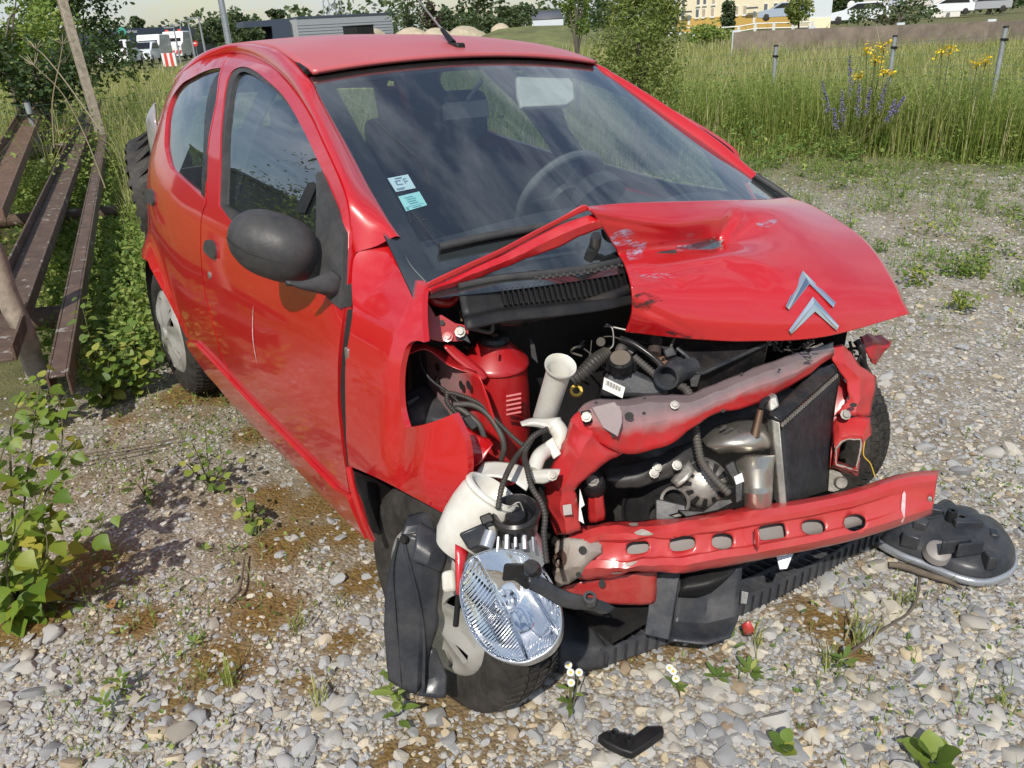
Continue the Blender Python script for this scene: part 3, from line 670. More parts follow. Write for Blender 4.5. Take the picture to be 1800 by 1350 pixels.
# rear-view mirror, visors, headliner, inner trim
rvq = [castws(a, b)+np.array([-.09, 0, -.03]) for a, b in ((813, 165), (888, 159), (893, 190), (816, 196))]
MB().slab(rvq, (-.025, 0, -.01)).tube([rvq[0]*.5+rvq[1]*.5, castws(848, 140)], .008, 6).build('rear_view_mirror', MAT['dash'], car, bevel=.006, bseg=3)
vq = [castws(a, b)+np.array([-.05, 0, -.012]) for a, b in ((925, 122), (1012, 124), (1026, 140), (1029, 168), (1015, 178), (935, 181), (928, 160))]
MB().slab(vq, (-.012, 0, -.014)).build('sun_visor', MAT['visor'], car, bevel=.005)
g = [[(x_, q*.50, float(roofz(x_, 0))-.045-.05*q*q) for q in np.linspace(-1, 1, 7)] for x_ in (-1.16, -1.5, -1.9, -2.3, -2.5)]
sheet('headliner', g, MAT['headliner'], car, 3, 3, solid=0)
for s in (-1, 1):
    for (x0, x1) in ((-1.40, -1.52), (-2.20, -2.48)):
        g = [[(x_, s*(float(Wd(x_, z_))-.055), z_) for x_ in np.linspace(x0, x1, 3)] for z_ in np.linspace(.85, 1.33, 5)]
        sheet('inner_pillar', g, MAT['dash'], car, 3, 3, solid=.01)
    g = [[(x_, s*(float(Wd(x_, z_))-.07), z_) for x_ in np.linspace(-.62, -2.3, 5)] for z_ in (.30, .6, .90)]
    sheet('door_card', g, MAT['dash'], car, 3, 3, solid=.01)
# ------------------------------------------------------------------ front end
def T(*ps): return [PT(a, b, t) for a, b, t in ps]
def proj(X):
    v = np.asarray(X)-CAM_P; z = v@_d; return np.array([PW/2+FPX*(v@_r)/z, PH/2-FPX*(v@_u)/z])
def surf(grid, nu=6, nv=6, lin=False):
    g = np.array(grid, float)
    def lin_(P_, n): return np.vstack([P_[i]+(P_[i+1]-P_[i])*t for i in range(len(P_)-1) for t in np.linspace(0, 1, n, endpoint=False)]+[P_[-1]])
    rows = np.array([crom(r_, nv) for r_ in g]); full = np.array([(lin_ if lin else crom)(rows[:, j], nu) for j in range(rows.shape[1])]).transpose(1, 0, 2)
    a, b = full.shape[:2]
    def fn(u, v):            # u over columns 0..1, v over rows 0..1
        x = min(max(u, 0), 1)*(b-1); y = min(max(v, 0), 1)*(a-1); j = min(int(x), b-2); i = min(int(y), a-2); s, t = x-j, y-i
        return full[i, j]*(1-s)*(1-t)+full[i, j+1]*s*(1-t)+full[i+1, j]*(1-s)*t+full[i+1, j+1]*s*t
    V = full-CAM_P; dz = V@_d; P2 = np.stack([PW/2+FPX*(V@_r)/dz, PH/2-FPX*(V@_u)/dz], -1)
    def uv(px, py):
        d2 = ((P2-np.array([px, py]))**2).sum(-1); i, j = np.unravel_index(np.argmin(d2), d2.shape); u0, v0 = j/(b-1), i/(a-1)
        for _ in range(12):
            p = proj(fn(u0, v0)); e = 1e-3
            Ju = (proj(fn(u0+e, v0))-p)/e if u0+e <= 1 else (p-proj(fn(u0-e, v0)))/e; Jv = (proj(fn(u0, v0+e))-p)/e if v0+e <= 1 else (p-proj(fn(u0, v0-e)))/e
            A_ = np.stack([Ju, Jv], 1); r_ = np.array([px, py])-p
            dlt = np.linalg.lstsq(A_+1e-9, r_, rcond=None)[0]; u0 = min(max(u0+np.clip(dlt[0], -.1, .1), 0), 1); v0 = min(max(v0+np.clip(dlt[1], -.1, .1), 0), 1)
        return u0, v0
    return fn, uv
def proj(X):
    v = np.asarray(X)-CAM_P; z = v@_d; return np.array([PW/2+FPX*(v@_r)/z, PH/2-FPX*(v@_u)/z])
def slabo(name, poly, vec, mat, parent, bevel=.003, **k): return MB().slab(poly, vec).build(name, mat, parent, bevel=bevel, **k)
def viewv(px, py, L): return ray(px, py)*L
def flat(name, pts, t, mat, parent, thick=.004, bevel=.001, holes=None):
    P_ = [PT(p[0], p[1], p[2] if len(p) > 2 else t) for p in pts]; c = np.mean(P_, 0)
    return slabo(name, P_, (c-CAM_P)/np.linalg.norm(c-CAM_P)*thick, mat, parent, bevel)
def boltp(px, py, t, parent, nrm=(.6, -.5, .6), r=.007, mat='steel'):
    return MB().bolt(PT(px, py, t), nrm, r, r*1.1).build('bolt', MAT[mat], parent, sm=True, angle=30)
def holep(px, py, t, parent, r=.007, ry=None):       # a punched hole seen as a dark disc set just proud of the sheet
    c = PT(px, py, t); v = -ray(px, py); n = 14; e1 = _r; e2 = _u; ry = ry or r
    V = [c+v*.003+e1*r*math.cos(a)+e2*ry*math.sin(a) for a in np.linspace(0, 2*math.pi, n, endpoint=False)]
    return mobj('hole', V, [tuple(range(n))], MAT['ink'], parent, sm=False)

# ---- bonnet
BG = [[(1030, 363, 1.85), (1100, 357, 1.93), (1180, 354, 2.06), (1270, 352, 2.25), (1345, 350, 2.50), (1386, 346, 2.64)],
      [(1043, 374, 1.835), (1108, 388, 1.905), (1195, 392, 2.02), (1278, 378, 2.20), (1372, 366, 2.42), (1430, 362, 2.60)],
      [(1085, 440, 1.905), (1140, 434, 1.97), (1200, 430, 2.065), (1262, 426, 2.16), (1390, 404, 2.29), (1500, 404, 2.50)],
      [(1101, 470, 1.865), (1150, 468, 1.91), (1215, 462, 1.985), (1290, 450, 2.065), (1412, 448, 2.19), (1540, 443, 2.43)],
      [(1111, 510, 1.83), (1160, 512, 1.87), (1230, 507, 1.93), (1310, 503, 2.0), (1432, 500, 2.12), (1574, 497, 2.36)],
      [(1110, 550, 1.845), (1165, 560, 1.87), (1235, 560, 1.92), (1315, 560, 1.985), (1442, 553, 2.10), (1588, 528, 2.335)],
      [(1099, 584, 1.885), (1170, 592, 1.905), (1240, 598, 1.945), (1320, 600, 2.005), (1450, 592, 2.115), (1600, 551, 2.335)]]
bfn, buv = surf([T(*r_) for r_ in BG], 7, 7)
def bonfn(u, v):
    p = bfn(u, v); px, py = proj(p); w = _u*0
    def vee(x0, y0, x1, y1, amp, wid, soft=.25):      # a straight fold between two image points, fading at its ends
        ex, ey = x1-x0, y1-y0; L = math.hypot(ex, ey); t_ = ((px-x0)*ex+(py-y0)*ey)/(L*L); d_ = abs((px-x0)*ey-(py-y0)*ex)/L
        return amp*max(0.0, 1-d_/wid)*float(smooth(-soft, .12, t_))*float(smooth(1+soft, .88, t_))
    k_ = -.010*math.exp(-((px-1262)**2/30**2+(py-408)**2/22**2)) + .016*math.exp(-((px-1255)**2/16**2+(py-432)**2/10**2))
    k_ += vee(1085, 446, 1256, 430, .014, 13)-vee(1150, 470, 1262, 452, .007, 10)+vee(1120, 480, 1190, 500, .006, 9)+vee(1256, 430, 1290, 372, .010, 10)-vee(1276, 425, 1305, 385, .008, 9)+vee(1060, 385, 1170, 405, .005, 9)-vee(1265, 440, 1360, 470, .006, 16)+vee(1270, 470, 1340, 500, .004, 14)-vee(1110, 505, 1230, 480, .005, 10)+vee(1130, 540, 1200, 575, .004, 12)
    w = w + ray(px, py)*k_
    return p+w
nu_, nv_ = 130, 110
V = [bonfn(u, v) for v in np.linspace(0, 1, nv_) for u in np.linspace(0, 1, nu_)]
F = [(i*nu_+j, (i+1)*nu_+j, (i+1)*nu_+j+1, i*nu_+j+1) for i in range(nv_-1) for j in range(nu_-1)]
Vb = np.array(V); qb = np.array(F); nb__ = np.cross(Vb[qb[:, 1]]-Vb[qb[:, 0]], Vb[qb[:, 3]]-Vb[qb[:, 0]])
if (nb__*(CAM_P-Vb[qb[:, 0]])).sum() < 0: F = [q[::-1] for q in F]
bonnet = mobj('bonnet', V, F, MAT['red'], car, solid=-.006, angle=24)
bonnet['label'] = 'buckled red bonnet with a torn crease and chrome chevron badge'
def onb(px, py, lift=.002): u, v = buv(px, py); p = bonfn(u, v); return p-ray(px, py)*lift
def patch(name, pts, mat, parent, lift=.0015):
    o_ = outline(pts, 3); vv, ff = fill2d(o_, [], 6.0); return mobj(name, [onb(a, b, lift) for a, b in vv], ff, mat, parent)
def scuff_mat(name, col, thr=.5):
    m, nt, b = nmat(name); oc = ocoord(nt); mp_ = N(nt, 'ShaderNodeMapping'); mp_.inputs['Scale'].default_value = (60, 25, 90); mp_.inputs['Rotation'].default_value = (.3, .2, .6); nt.links.new(oc, mp_.inputs['Vector'])
    setc(nt, b, col); b.inputs['Roughness'].default_value = .6
    nt.links.new(ramp(nt, noise(nt, 1.0, 8, .75, mp_.outputs[0]), [(thr-.06, g3(0)), (thr+.12, g3(1))]), b.inputs['Alpha']); return m
MAT['scuffgrey'] = scuff_mat('grey violet scuff', (.40, .30, .42), .52); MAT['scuffblack'] = scuff_mat('black rubbed mark', (.03, .02, .02), .52)
patch('scuff', [(1072, 415), (1100, 402), (1118, 412), (1104, 428), (1084, 432)], MAT['scuffgrey'], bonnet)
patch('scuff', [(1102, 430), (1138, 424), (1128, 445), (1116, 458), (1104, 455)], MAT['scuffgrey'], bonnet)
patch('scuff', [(1124, 484), (1160, 480), (1186, 486), (1180, 490), (1140, 488)], MAT['scuffgrey'], bonnet)
patch('scuff', [(1112, 522), (1135, 514), (1166, 528), (1148, 534), (1138, 546), (1114, 540)], MAT['scuffblack'], bonnet)
patch('scuff', [(1170, 582), (1200, 585), (1250, 596), (1215, 596), (1180, 588)], MAT['scuffblack'], bonnet)
patch('scuff', [(1172, 433), (1200, 431), (1235, 429), (1238, 433), (1205, 440), (1180, 441)], MAT['scuffgrey'], bonnet, .003)
patch('scuff', [(1330, 392), (1366, 384), (1372, 378), (1360, 396), (1340, 399)], MAT['scuffgrey'], bonnet)
patch('torn_metal', [(1248, 420, 1), (1258, 424), (1274, 421, 1), (1267, 429), (1270, 434, 1), (1256, 432), (1236, 437, 1), (1247, 428)], MAT['grey'], bonnet, .003)
# chevron badge
def chevron(apex, l_out, r_out, l_in, r_in, inn):
    P_ = [onb(*p, .010) for p in (apex, r_out, r_in, inn, l_in, l_out)]; mid = [(onb(*apex, .016)*.45+onb(*inn, .016)*.55), None]
    top = onb((apex[0]+inn[0])/2, (apex[1]+inn[1])/2, .015); le = onb((l_out[0]+l_in[0])/2, (l_out[1]+l_in[1])/2, .0135); re = onb((r_out[0]+r_in[0])/2, (r_out[1]+r_in[1])/2, .0135)
    V = P_+[top, le, re]      # 0 apex 1 ro 2 ri 3 inn 4 li 5 lo 6 top 7 le 8 re
    F = [(0, 6, 8, 1), (6, 3, 2, 8), (0, 5, 7, 6), (6, 7, 4, 3), (1, 8, 2), (5, 4, 7)]
    back = [p+ray(*proj(p))*.012 for p in P_]; b0 = len(V); V += back; F += [(i, (i+1) % 6, b0+(i+1) % 6, b0+i) for i in range(6)]
    return mobj('badge_chevron', V, F, MAT['chrome'], bonnet, sm=False, bevel=.0012)
chevron((1411, 475), (1381, 538), (1469, 532), (1387, 545), (1465, 541), (1423, 499))
chevron((1429, 521), (1387, 580), (1475, 573), (1391, 588), (1471, 582), (1433, 548))
# folded rear edge of the bonnet lying across the cowl
def ts(px): return float(np.interp(px, [750, 776, 830, 884, 937, 990, 1045], [1.708, 1.718, 1.742, 1.772, 1.806, 1.832, 1.85]))
sk = [[(1032, 362), (1021, 362), (987, 382), (933, 410), (880, 438), (826, 462), (772, 487), (751, 498)], [(1044, 372), (1030, 371), (990, 389), (937, 417), (884, 445), (830, 470), (776, 496), (753, 506)]]
sheet('bonnet_fold', [[PT(a, b, ts(a)+dt) for a, b in r_] for r_, dt in zip(sk, (0, .004))], MAT['red'], bonnet, 4, 5, solid=.003)
sk2 = [[(1046, 374), (998, 390), (944, 413), (884, 444), (830, 469), (776, 495), (752, 506)], [(1054, 386), (1010, 402), (958, 426), (900, 454), (840, 478), (784, 500), (755, 512)], [(1060, 400), (1019, 416), (974, 438), (912, 460), (847, 487), (800, 504), (758, 518)]]
sheet('bonnet_fold', [[PT(a, b, ts(a)+dt) for a, b in r_] for r_, dt in zip(sk2, (.012, .000, .012))], MAT['red'], bonnet, 5, 5, solid=.004, linu=True, dent=.004, dscale=20, angle=30)
# hinge arm below the fold
tubeo('bonnet_hinge', T((752, 518, 1.80), (768, 530, 1.80), (790, 530, 1.81), (805, 514, 1.83), (830, 500, 1.85), (870, 485, 1.87)), [.010, .012, .013, .013, .012, .010], MAT['redsheet'], bonnet, 8)
# ---- wiper and linkage
wp = [castws(770, 441)+np.array([.012, -.004, .012]), castws(850, 424)+np.array([.014, -.004, .014]), castws(940, 408)+np.array([.014, -.004, .014]), castws(1010, 398)+np.array([.014, 0, .014])]
wip = tubeo('wiper', wp, .010, MAT['trim'], car, 8)
tubeo('blade', [p+np.array([-.004, .002, -.014]) for p in wp], .005, MAT['black'], wip, 6)
tubeo('wiper_arm', T((1062, 402, 1.93), (1066, 415, 1.93), (1078, 422, 1.93), (1098, 424, 1.96)), .009, MAT['black'], wip, 8)
MB().lathe([(.0001, .02), (.012, .02), (.014, .0), (.014, -.02)], PT(1047, 423, 1.925), (.5, -.4, .76), 14).build('spindle', MAT['steel'], wip)
tubeo('linkage', T((1015, 428, 1.96), (1020, 445, 1.95), (1030, 452, 1.95), (1060, 448, 1.96), (1100, 430, 1.98)), .007, MAT['black'], wip, 6)
# ---- cowl
ce = [castws(a, b)+np.array([.012, 0, -.004]) for a, b in ((800, 498), (870, 484), (950, 476), (1030, 466), (1110, 450), (1180, 440))]
tubeo('cowl_seal', ce, .009, MAT['trim'], car, 6)
tce = [np.linalg.norm(p-CAM_P) for p in ce]; pce = [proj(p) for p in ce]
cg = [[PT(p[0]+dx, p[1]+dy, t+dt) for p, t in zip(pce, tce)] for dx, dy, dt in ((0, 4, -.004), (2, 16, -.012), (8, 50, -.014), (10, 58, -.04), (14, 76, -.05))]
cowl = sheet('cowl_panel', cg, MAT['black'], car, 4, 5, solid=.004)
cfn, cuv = surf(cg, 5, 5)
for k in range(34):     # grille slats
    u = .20+.76*k/33; a = cfn(u, .30); b = cfn(u+.004, .50); n_ = np.array([.03, -.01, .02])
    MB().slab([a, a+np.array([0, .0045, 0]), b+np.array([0, .0045, 0]), b], n_*.35).build('slat', MAT['black'], cowl, sm=False)
for k in range(20):     # perforations
    for r_ in range(2):
        u = .36+.60*(k+.5*r_)/20; c = cfn(u, .13+.055*r_); V = [c+np.array([.006, -.002, .008])+_r*.0042*math.cos(a)+_u*.0036*math.sin(a) for a in np.linspace(0, 6.283, 8, endpoint=False)]
        mobj('perforation', V, [tuple(range(8))], MAT['ink'], cowl, sm=False)
ho = T((880, 563, 1.80), (910, 562, 1.80), (960, 553, 1.81), (1020, 538, 1.83), (1070, 522, 1.86), (1120, 503, 1.90))
tubeo('bonnet_seal', ho, .014, MAT['blackgloss'], car, 8)
sheet('drain_trough', [T((790, 520, 1.88), (830, 500, 1.90), (850, 500, 1.90)), T((760, 545, 1.86), (820, 545, 1.88), (875, 548, 1.88)), T((775, 575, 1.84), (830, 580, 1.84), (882, 565, 1.83))], MAT['black'], car, 4, 4)
for _ in range(40):
    pass
# ---- dark bay shell: firewall, far inner wing, bulkhead floor
g = [[(-.30+.02*math.cos(3*q)-.10*abs(q), q*.66, z_) for q in np.linspace(-1, 1, 7)] for z_ in (.90, .75, .55, .35, .18)]
sheet('firewall', g, MAT['dark'], car, 3, 3, solid=-.01)
sheet('inner_wing', [[(x_, .56, z_) for x_ in (-.35, -.18, -.02)] for z_ in (.78, .65, .45, .3)], MAT['dark'], car, 3, 3)
MB().box((-.12, .0, .16), (.42, .9, .03)).build('undertray', MAT['dark'], car)
MB().box((-.16, .08, .36), (.30, .62, .36)).build('engine_block', MAT['alucast'], car, bevel=.03)
# ---- right strut tower
sc = PT(869, 598, 1.86); tw = MB().lathe([(.0001, .004), (.030, .004), (.036, -.008), (.046, -.014), (.062, -.030), (.078, -.044), (.083, -.050), (.084, -.056), (.078, -.062), (.086, -.12), (.092, -.22), (.09, -.36)], sc, (.06, -.02, 1), 36).build('strut_tower', MAT['redsheet'], car)
MB().lathe([(.010, .014), (.020, .016), (.032, .012), (.037, .004), (.036, -.004)], sc, (.06, -.02, 1), 28).build('top_mount', MAT['blackgloss'], tw)
MB().lathe([(.0001, .016), (.010, .015), (.011, .008)], sc, (.06, -.02, 1), 12).build('strut_rod', MAT['rust'], tw)
MB().tube(T((875, 628, 1.80), (875, 616, 1.80)), .003, 6).build('stud', MAT['redsheet'], tw)
for k in range(5):
    y0 = 697+k*8; MB().tube(T((890, y0, 1.815), (916, y0-5, 1.815)), .004, 6).build('rib', MAT['redsheet'], tw)
# ---- right inner wing (apron)
ap = sheet('inner_wing', [[PY(a, b, y) for a, b, y in r_] for r_ in (
    [(712, 622, -.627), (750, 612, -.627), (790, 640, -.624), (836, 657, -.622), (846, 672, -.622)],
    [(713, 660, -.624), (750, 655, -.624), (795, 668, -.624), (836, 683, -.620), (856, 698, -.618)],
    [(714, 700, -.624), (755, 700, -.624), (800, 705, -.624), (840, 715, -.617), (868, 735, -.612)],
    [(720, 740, -.624), (765, 745, -.624), (810, 750, -.622), (850, 760, -.614), (885, 785, -.607)])], MAT['overspray'], car, 4, 4, solid=.003)
pa = ap.data.attributes.new('paint', 'FLOAT', 'POINT'); ncol = 4*4+1; pa.data.foreach_set('value', [float(np.interp((i % ncol)/(ncol-1), [0, .45, .75, 1], [.18, .40, .72, 1.0])) for i in range(len(pa.data))])
sheet('apron_flange', [T((715, 606, 1.82), (748, 604, 1.82), (790, 622, 1.83), (838, 652, 1.80)), T((713, 624, 1.76), (750, 614, 1.76), (790, 642, 1.77), (838, 659, 1.755))], MAT['redsheet'], ap, 4, 4)
sheet('strap', [T((793, 604, 1.80), (815, 622, 1.80), (848, 648, 1.80), (858, 662, 1.80)), T((778, 608, 1.79), (800, 632, 1.79), (832, 656, 1.79), (850, 668, 1.79))], MAT['redsheet'], ap, 3, 4)
for a, b in ((771, 645), (770, 668), (813, 676), (826, 676), (744, 640)):
    p = PY(a, b, -.632); V = [p+np.array([.009*math.cos(q), -.004, .011*math.sin(q)]) for q in np.linspace(0, 6.283, 14, endpoint=False)]; mobj('hole', V, [tuple(range(14))], MAT['ink'], ap, sm=False)
hb = flat('wing_bracket', [(750, 530), (756, 538), (766, 556), (776, 553), (800, 568), (822, 572), (824, 586), (812, 600), (775, 601), (752, 596), (747, 594)], 1.785, MAT['redsheet'], car, .004)
holep(777, 567, 1.782, hb, .006, .006); boltp(787, 592, 1.782, hb, r=.008, mat='redsheet')
flat('clip', [(800, 582), (806, 572), (815, 574), (820, 588), (828, 604), (812, 597), (802, 598)], 1.772, MAT['liner'], hb, .006, .002); boltp(809, 584, 1.766, hb, r=.008)
tubeo('washer_pipe', T((800, 575, 1.80), (830, 578, 1.80), (862, 584, 1.80), (866, 568, 1.80), (869, 558, 1.80)), .005, MAT['hose'], car, 8)
MB().tube(T((868, 566, 1.79), (870, 556, 1.79)), .006, 8).build('pipe_joint', simple('blue plastic', (.08, .22, .55), .4), car)
# leaves caught in the trough
mb = MB()
for k in range(26):
    c = PT(823+random.gauss(0, 8), 553+random.gauss(0, 6), 1.82+random.uniform(0, .01)); e = rng.normal(0, 1, (2, 3)); e = e/np.linalg.norm(e, axis=1)[:, None]*.008; mb.add([c-e[0], c+e[1]*.5, c+e[0], c-e[1]*.5], [(0, 1, 2, 3)])
mb.build('leaf_litter', simple('dead leaf bits', (.16, .10, .05), .9, var=.4, vscale=80), car, sm=False)
# black boxes and cables seen in the lamp opening
sheet('air_duct', [T((712, 690, 1.90), (745, 672, 1.93), (775, 690, 1.93), (800, 715, 1.92)), T((715, 715, 1.86), (750, 700, 1.89), (785, 715, 1.89), (806, 735, 1.89)), T((718, 748, 1.84), (755, 745, 1.86), (790, 738, 1.86), (812, 760, 1.86))], MAT['liner'], car, 4, 4, linu=True, linv=True, angle=25)
flat('duct_rib', [(714, 707), (735, 695), (737, 700), (718, 714)], 1.85, MAT['liner'], car, .006)
# ---- wiring
W_ = lambda name, pts, r_, m_, corr=0: tubeo(name, T(*pts), r_, MAT[m_], car, 8, 6, corr)
W_('corrugated_conduit', [(786, 690, 1.80), (806, 694, 1.79), (847, 712, 1.76), (876, 743, 1.74), (920, 782, 1.70), (938, 765, 1.68), (962, 754, 1.69)], .0055, 'corr', .006)
W_('corrugated_conduit', [(786, 690, 1.80), (786, 706, 1.79), (798, 722, 1.79), (815, 735, 1.79)], .006, 'corr', .006)
W_('corrugated_conduit', [(962, 754, 1.69), (938, 767, 1.67), (914, 795, 1.66), (896, 822, 1.60), (882, 857, 1.565), (875, 895, 1.55)], .0062, 'corr', .007)
W_('corrugated_conduit', [(938, 767, 1.675), (922, 797, 1.66), (927, 826, 1.60), (935, 857, 1.57), (951, 883, 1.55), (958, 909, 1.54), (956, 940, 1.53), (961, 990, 1.52)], .0062, 'corr', .007)
W_('hose', [(798, 711, 1.785), (831, 712, 1.77), (857, 728, 1.755), (878, 759, 1.745), (886, 785, 1.75), (881, 807, 1.77)], .0068, 'hose')
W_('hose', [(798, 713, 1.79), (818, 725, 1.78), (842, 746, 1.775), (852, 770, 1.78)], .0068, 'hose')
W_('wire', [(735, 600, 1.83), (740, 640, 1.82), (758, 668, 1.81), (790, 692, 1.80), (820, 720, 1.79)], .004, 'black')
W_('wire', [(1040, 598, 1.9), (1036, 625, 1.9), (1020, 650, 1.9), (1000, 660, 1.9)], .0012, 'hose')
flat('wire_connector', [(812, 735), (826, 728), (842, 750), (829, 758)], 1.77, MAT['black'], car, .02, .003)
# ---- washer bottle
A0 = PT(985, 644, 1.66); A1 = PT(957, 735, 1.79); axn = A0-A1; Ln = np.linalg.norm(axn); axn /= Ln
wb = bpy.data.objects.new('washer_bottle', None); link(wb, car)
MB().lathe([(.0262, -Ln), (.0262, -Ln*.5), (.0268, -.012), (.033, -.004), (.0345, .0), (.034, .004), (.031, .002), (.024, -.012), (.0225, -Ln*.8), (.0001, -Ln*.85)], A0, axn, 40).build('filler_neck', MAT['white'], wb)
sheet('collar', [T((914, 741, 1.72), (935, 734, 1.73), (960, 735, 1.72), (985, 733, 1.73)), T((918, 748, 1.70), (938, 742, 1.70), (963, 748, 1.70), (992, 752, 1.72)), T((930, 750, 1.71), (945, 752, 1.71), (965, 758, 1.71), (985, 770, 1.73))], MAT['white'], wb, 4, 4, solid=.004)
tubeo('filler_pipe', T((972, 745, 1.725), (985, 762, 1.72), (982, 782, 1.72), (965, 790, 1.72), (948, 802, 1.68), (938, 828, 1.66)), [.020, .019, .018, .017, .016, .016], MAT['white'], wb, 14)
flat('filler_clip', [(958, 778), (972, 768), (987, 798), (973, 808)], 1.695, MAT['white'], wb, .02, .003)
B0 = PT(868, 862, 1.60); B1 = PT(803, 958, 1.66); axb = B0-B1; Lb = np.linalg.norm(axb); axb /= Lb
e1b = np.cross(axb, _d); e1b /= np.linalg.norm(e1b)
mb = MB(); prof = [(.0001, -.038), (.026, -.036), (.034, -.028), (.039, -.010), (.042, .0), (.046, .003), (.051, .001), (.053, -.006), (.050, -.012), (.053, -.020), (.055, -.05), (.054, -Lb*.6), (.048, -Lb*.9), (.036, -Lb*1.08), (.0001, -Lb*1.12)]
mb.lathe(prof, B0, axb, 36, e1b)
mb.v = [tuple(B0+(np.array(v)-B0)+e1b*np.dot(np.array(v)-B0, e1b)*.18) for v in mb.v]
mb.build('reservoir', MAT['white'], wb)
sheet('bottle_shoulder', [T((848, 812, 1.72), (875, 811, 1.72), (905, 815, 1.71), (935, 825, 1.69)), T((838, 830, 1.69), (866, 822, 1.70), (902, 826, 1.69), (936, 838, 1.67)), T((830, 850, 1.66), (850, 836, 1.67), (895, 842, 1.66), (925, 862, 1.65))], MAT['white'], wb, 4, 4, solid=.004)
sheet('bottle_ear', [T((930, 826, 1.660), (958, 824, 1.650), (985, 824, 1.645)), T((935, 838, 1.645), (960, 836, 1.630), (982, 834, 1.630)), T((940, 850, 1.650), (958, 850, 1.640), (975, 842, 1.640))], MAT['white'], wb, 4, 4, solid=.003); boltp(971, 836, 1.625, wb)
# ---- crumpled red rail end on the right
sheet('inner_rail', [T((1036, 710, 1.70), (1062, 735, 1.69), (1094, 795, 1.72)), T((1004, 735, 1.67), (1035, 770, 1.645), (1070, 812, 1.69)), T((985, 790, 1.70), (1012, 812, 1.665), (1032, 838, 1.695)), T((957, 845, 1.74), (985, 860, 1.70), (1008, 864, 1.72)), T((960, 890, 1.77), (985, 900, 1.735), (1016, 892, 1.75)), T((975, 940, 1.80), (1000, 940, 1.77), (1024, 934, 1.78))], MAT['redbeam'], car, 5, 5, solid=.004, linu=True, linv=True, dent=.010, dscale=22, angle=28)
flat('rail_hole', [(989, 888), (1004, 886), (1006, 904), (991, 906)], 1.722, MAT['grey'], car, .001, 0)
flat('seal_strip', [(1019, 858), (1028, 888), (1021, 893), (1027, 921), (1017, 915)], 1.74, MAT['white'], car, .003)
sheet('engine_mount', [T((1035, 862, 1.79), (1048, 858, 1.78), (1062, 858, 1.79)), T((1033, 890, 1.80), (1047, 890, 1.785), (1062, 888, 1.80)), T((1036, 918, 1.82), (1048, 918, 1.81), (1062, 914, 1.82))], MAT['redsheet'], car, 4, 4, solid=.004, linv=True, dent=.005, angle=30)
mnt = MB().lathe([(.0001, .02), (.022, .018), (.026, .004), (.027, -.02), (.022, -.03)], PT(1043, 850, 1.78), (.3, -.4, .86), 20).build('mount_bush', MAT['black'], car); boltp(1042, 846, 1.755, mnt, (.3, -.4, .86), .009)
sheet('wing_remnant', [T((800, 735, 1.72), (815, 745, 1.73), (845, 765, 1.74), (862, 770, 1.74)), T((815, 765, 1.70), (828, 790, 1.705), (848, 795, 1.70), (865, 782, 1.70)), T((823, 822, 1.71), (832, 822, 1.70), (845, 812, 1.695), (858, 795, 1.70))], MAT['red'], car, 5, 5, solid=.003, linu=True, dent=.006, angle=30)
# ---- upper crossmember
XT = [(1016, 719, 1.70), (1042, 703, 1.70), (1104, 700, 1.77), (1140, 694, 1.80), (1181, 694, 1.84), (1218, 690, 1.88), (1259, 674, 1.93), (1324, 647, 2.02), (1400, 621, 2.15), (1466, 600, 2.27)]
XR = [(1020, 728, 1.67), (1045, 716, 1.665), (1104, 714, 1.715), (1140, 708, 1.75), (1181, 708, 1.785), (1218, 705, 1.82), (1259, 689, 1.875), (1324, 662, 1.965), (1400, 636, 2.095), (1466, 612, 2.22)]
XS = [(1030, 752, 1.66), (1056, 748, 1.655), (1104, 746, 1.70), (1140, 743, 1.735), (1181, 736, 1.77), (1218, 726, 1.805), (1259, 708, 1.86), (1324, 682, 1.95), (1400, 654, 2.085), (1466, 617, 2.215)]
XB = [(1050, 778, 1.675), (1070, 788, 1.68), (1104, 799, 1.715), (1142, 790, 1.745), (1183, 779, 1.78), (1218, 752, 1.815), (1259, 727, 1.868), (1316, 715, 1.95), (1385, 682, 2.085), (1464, 627, 2.22)]
xg = [T(*r_) for r_ in (XT, XR, XS, XB)]
xm = sheet('upper_crossmember', xg, MAT['overspray'], car, 5, 4, solid=.004, linu=True, dent=.005, dscale=20, angle=28)
pa = xm.data.attributes.new('paint', 'FLOAT', 'POINT'); nrow = 3*5+1; ncol = len(pa.data)//nrow
vals = [np.interp(i/(nrow-1), [0, .33, .66, 1], [.16, .22, .48, .95])+.30*(1-min(1, j/7.0)) for i in range(nrow) for j in range(ncol)]; pa.data.foreach_set('value', vals)
for a, b, t in ((1082, 720, 1.685), (1186, 712, 1.775)): boltp(a, b, t, xm, (.5, -.5, .7), .0065)
for a, b, t, r_ in ((1106, 731, 1.70, .010), (1132, 726, 1.74, .004), (1133, 701, 1.775, .004), (1048, 708, 1.695, .004), (1078, 765, 1.675, .005), (1271, 722, 1.872, .005), (1370, 650, 2.03, .004), (1304, 657, 1.97, .004)): holep(a, b, t-.008, xm, r_, r_*.8)
flat('latch_plate', [(1040, 716), (1080, 706), (1093, 722), (1094, 742), (1086, 768), (1060, 752)], 1.655, MAT['overspray'], xm, .003)
flat('rubber_stop', [(1020, 723), (1038, 720), (1042, 742), (1026, 748)], 1.645, MAT['black'], xm, .012, .004); boltp(1031, 733, 1.632, xm, (.5, -.6, .6), .007)
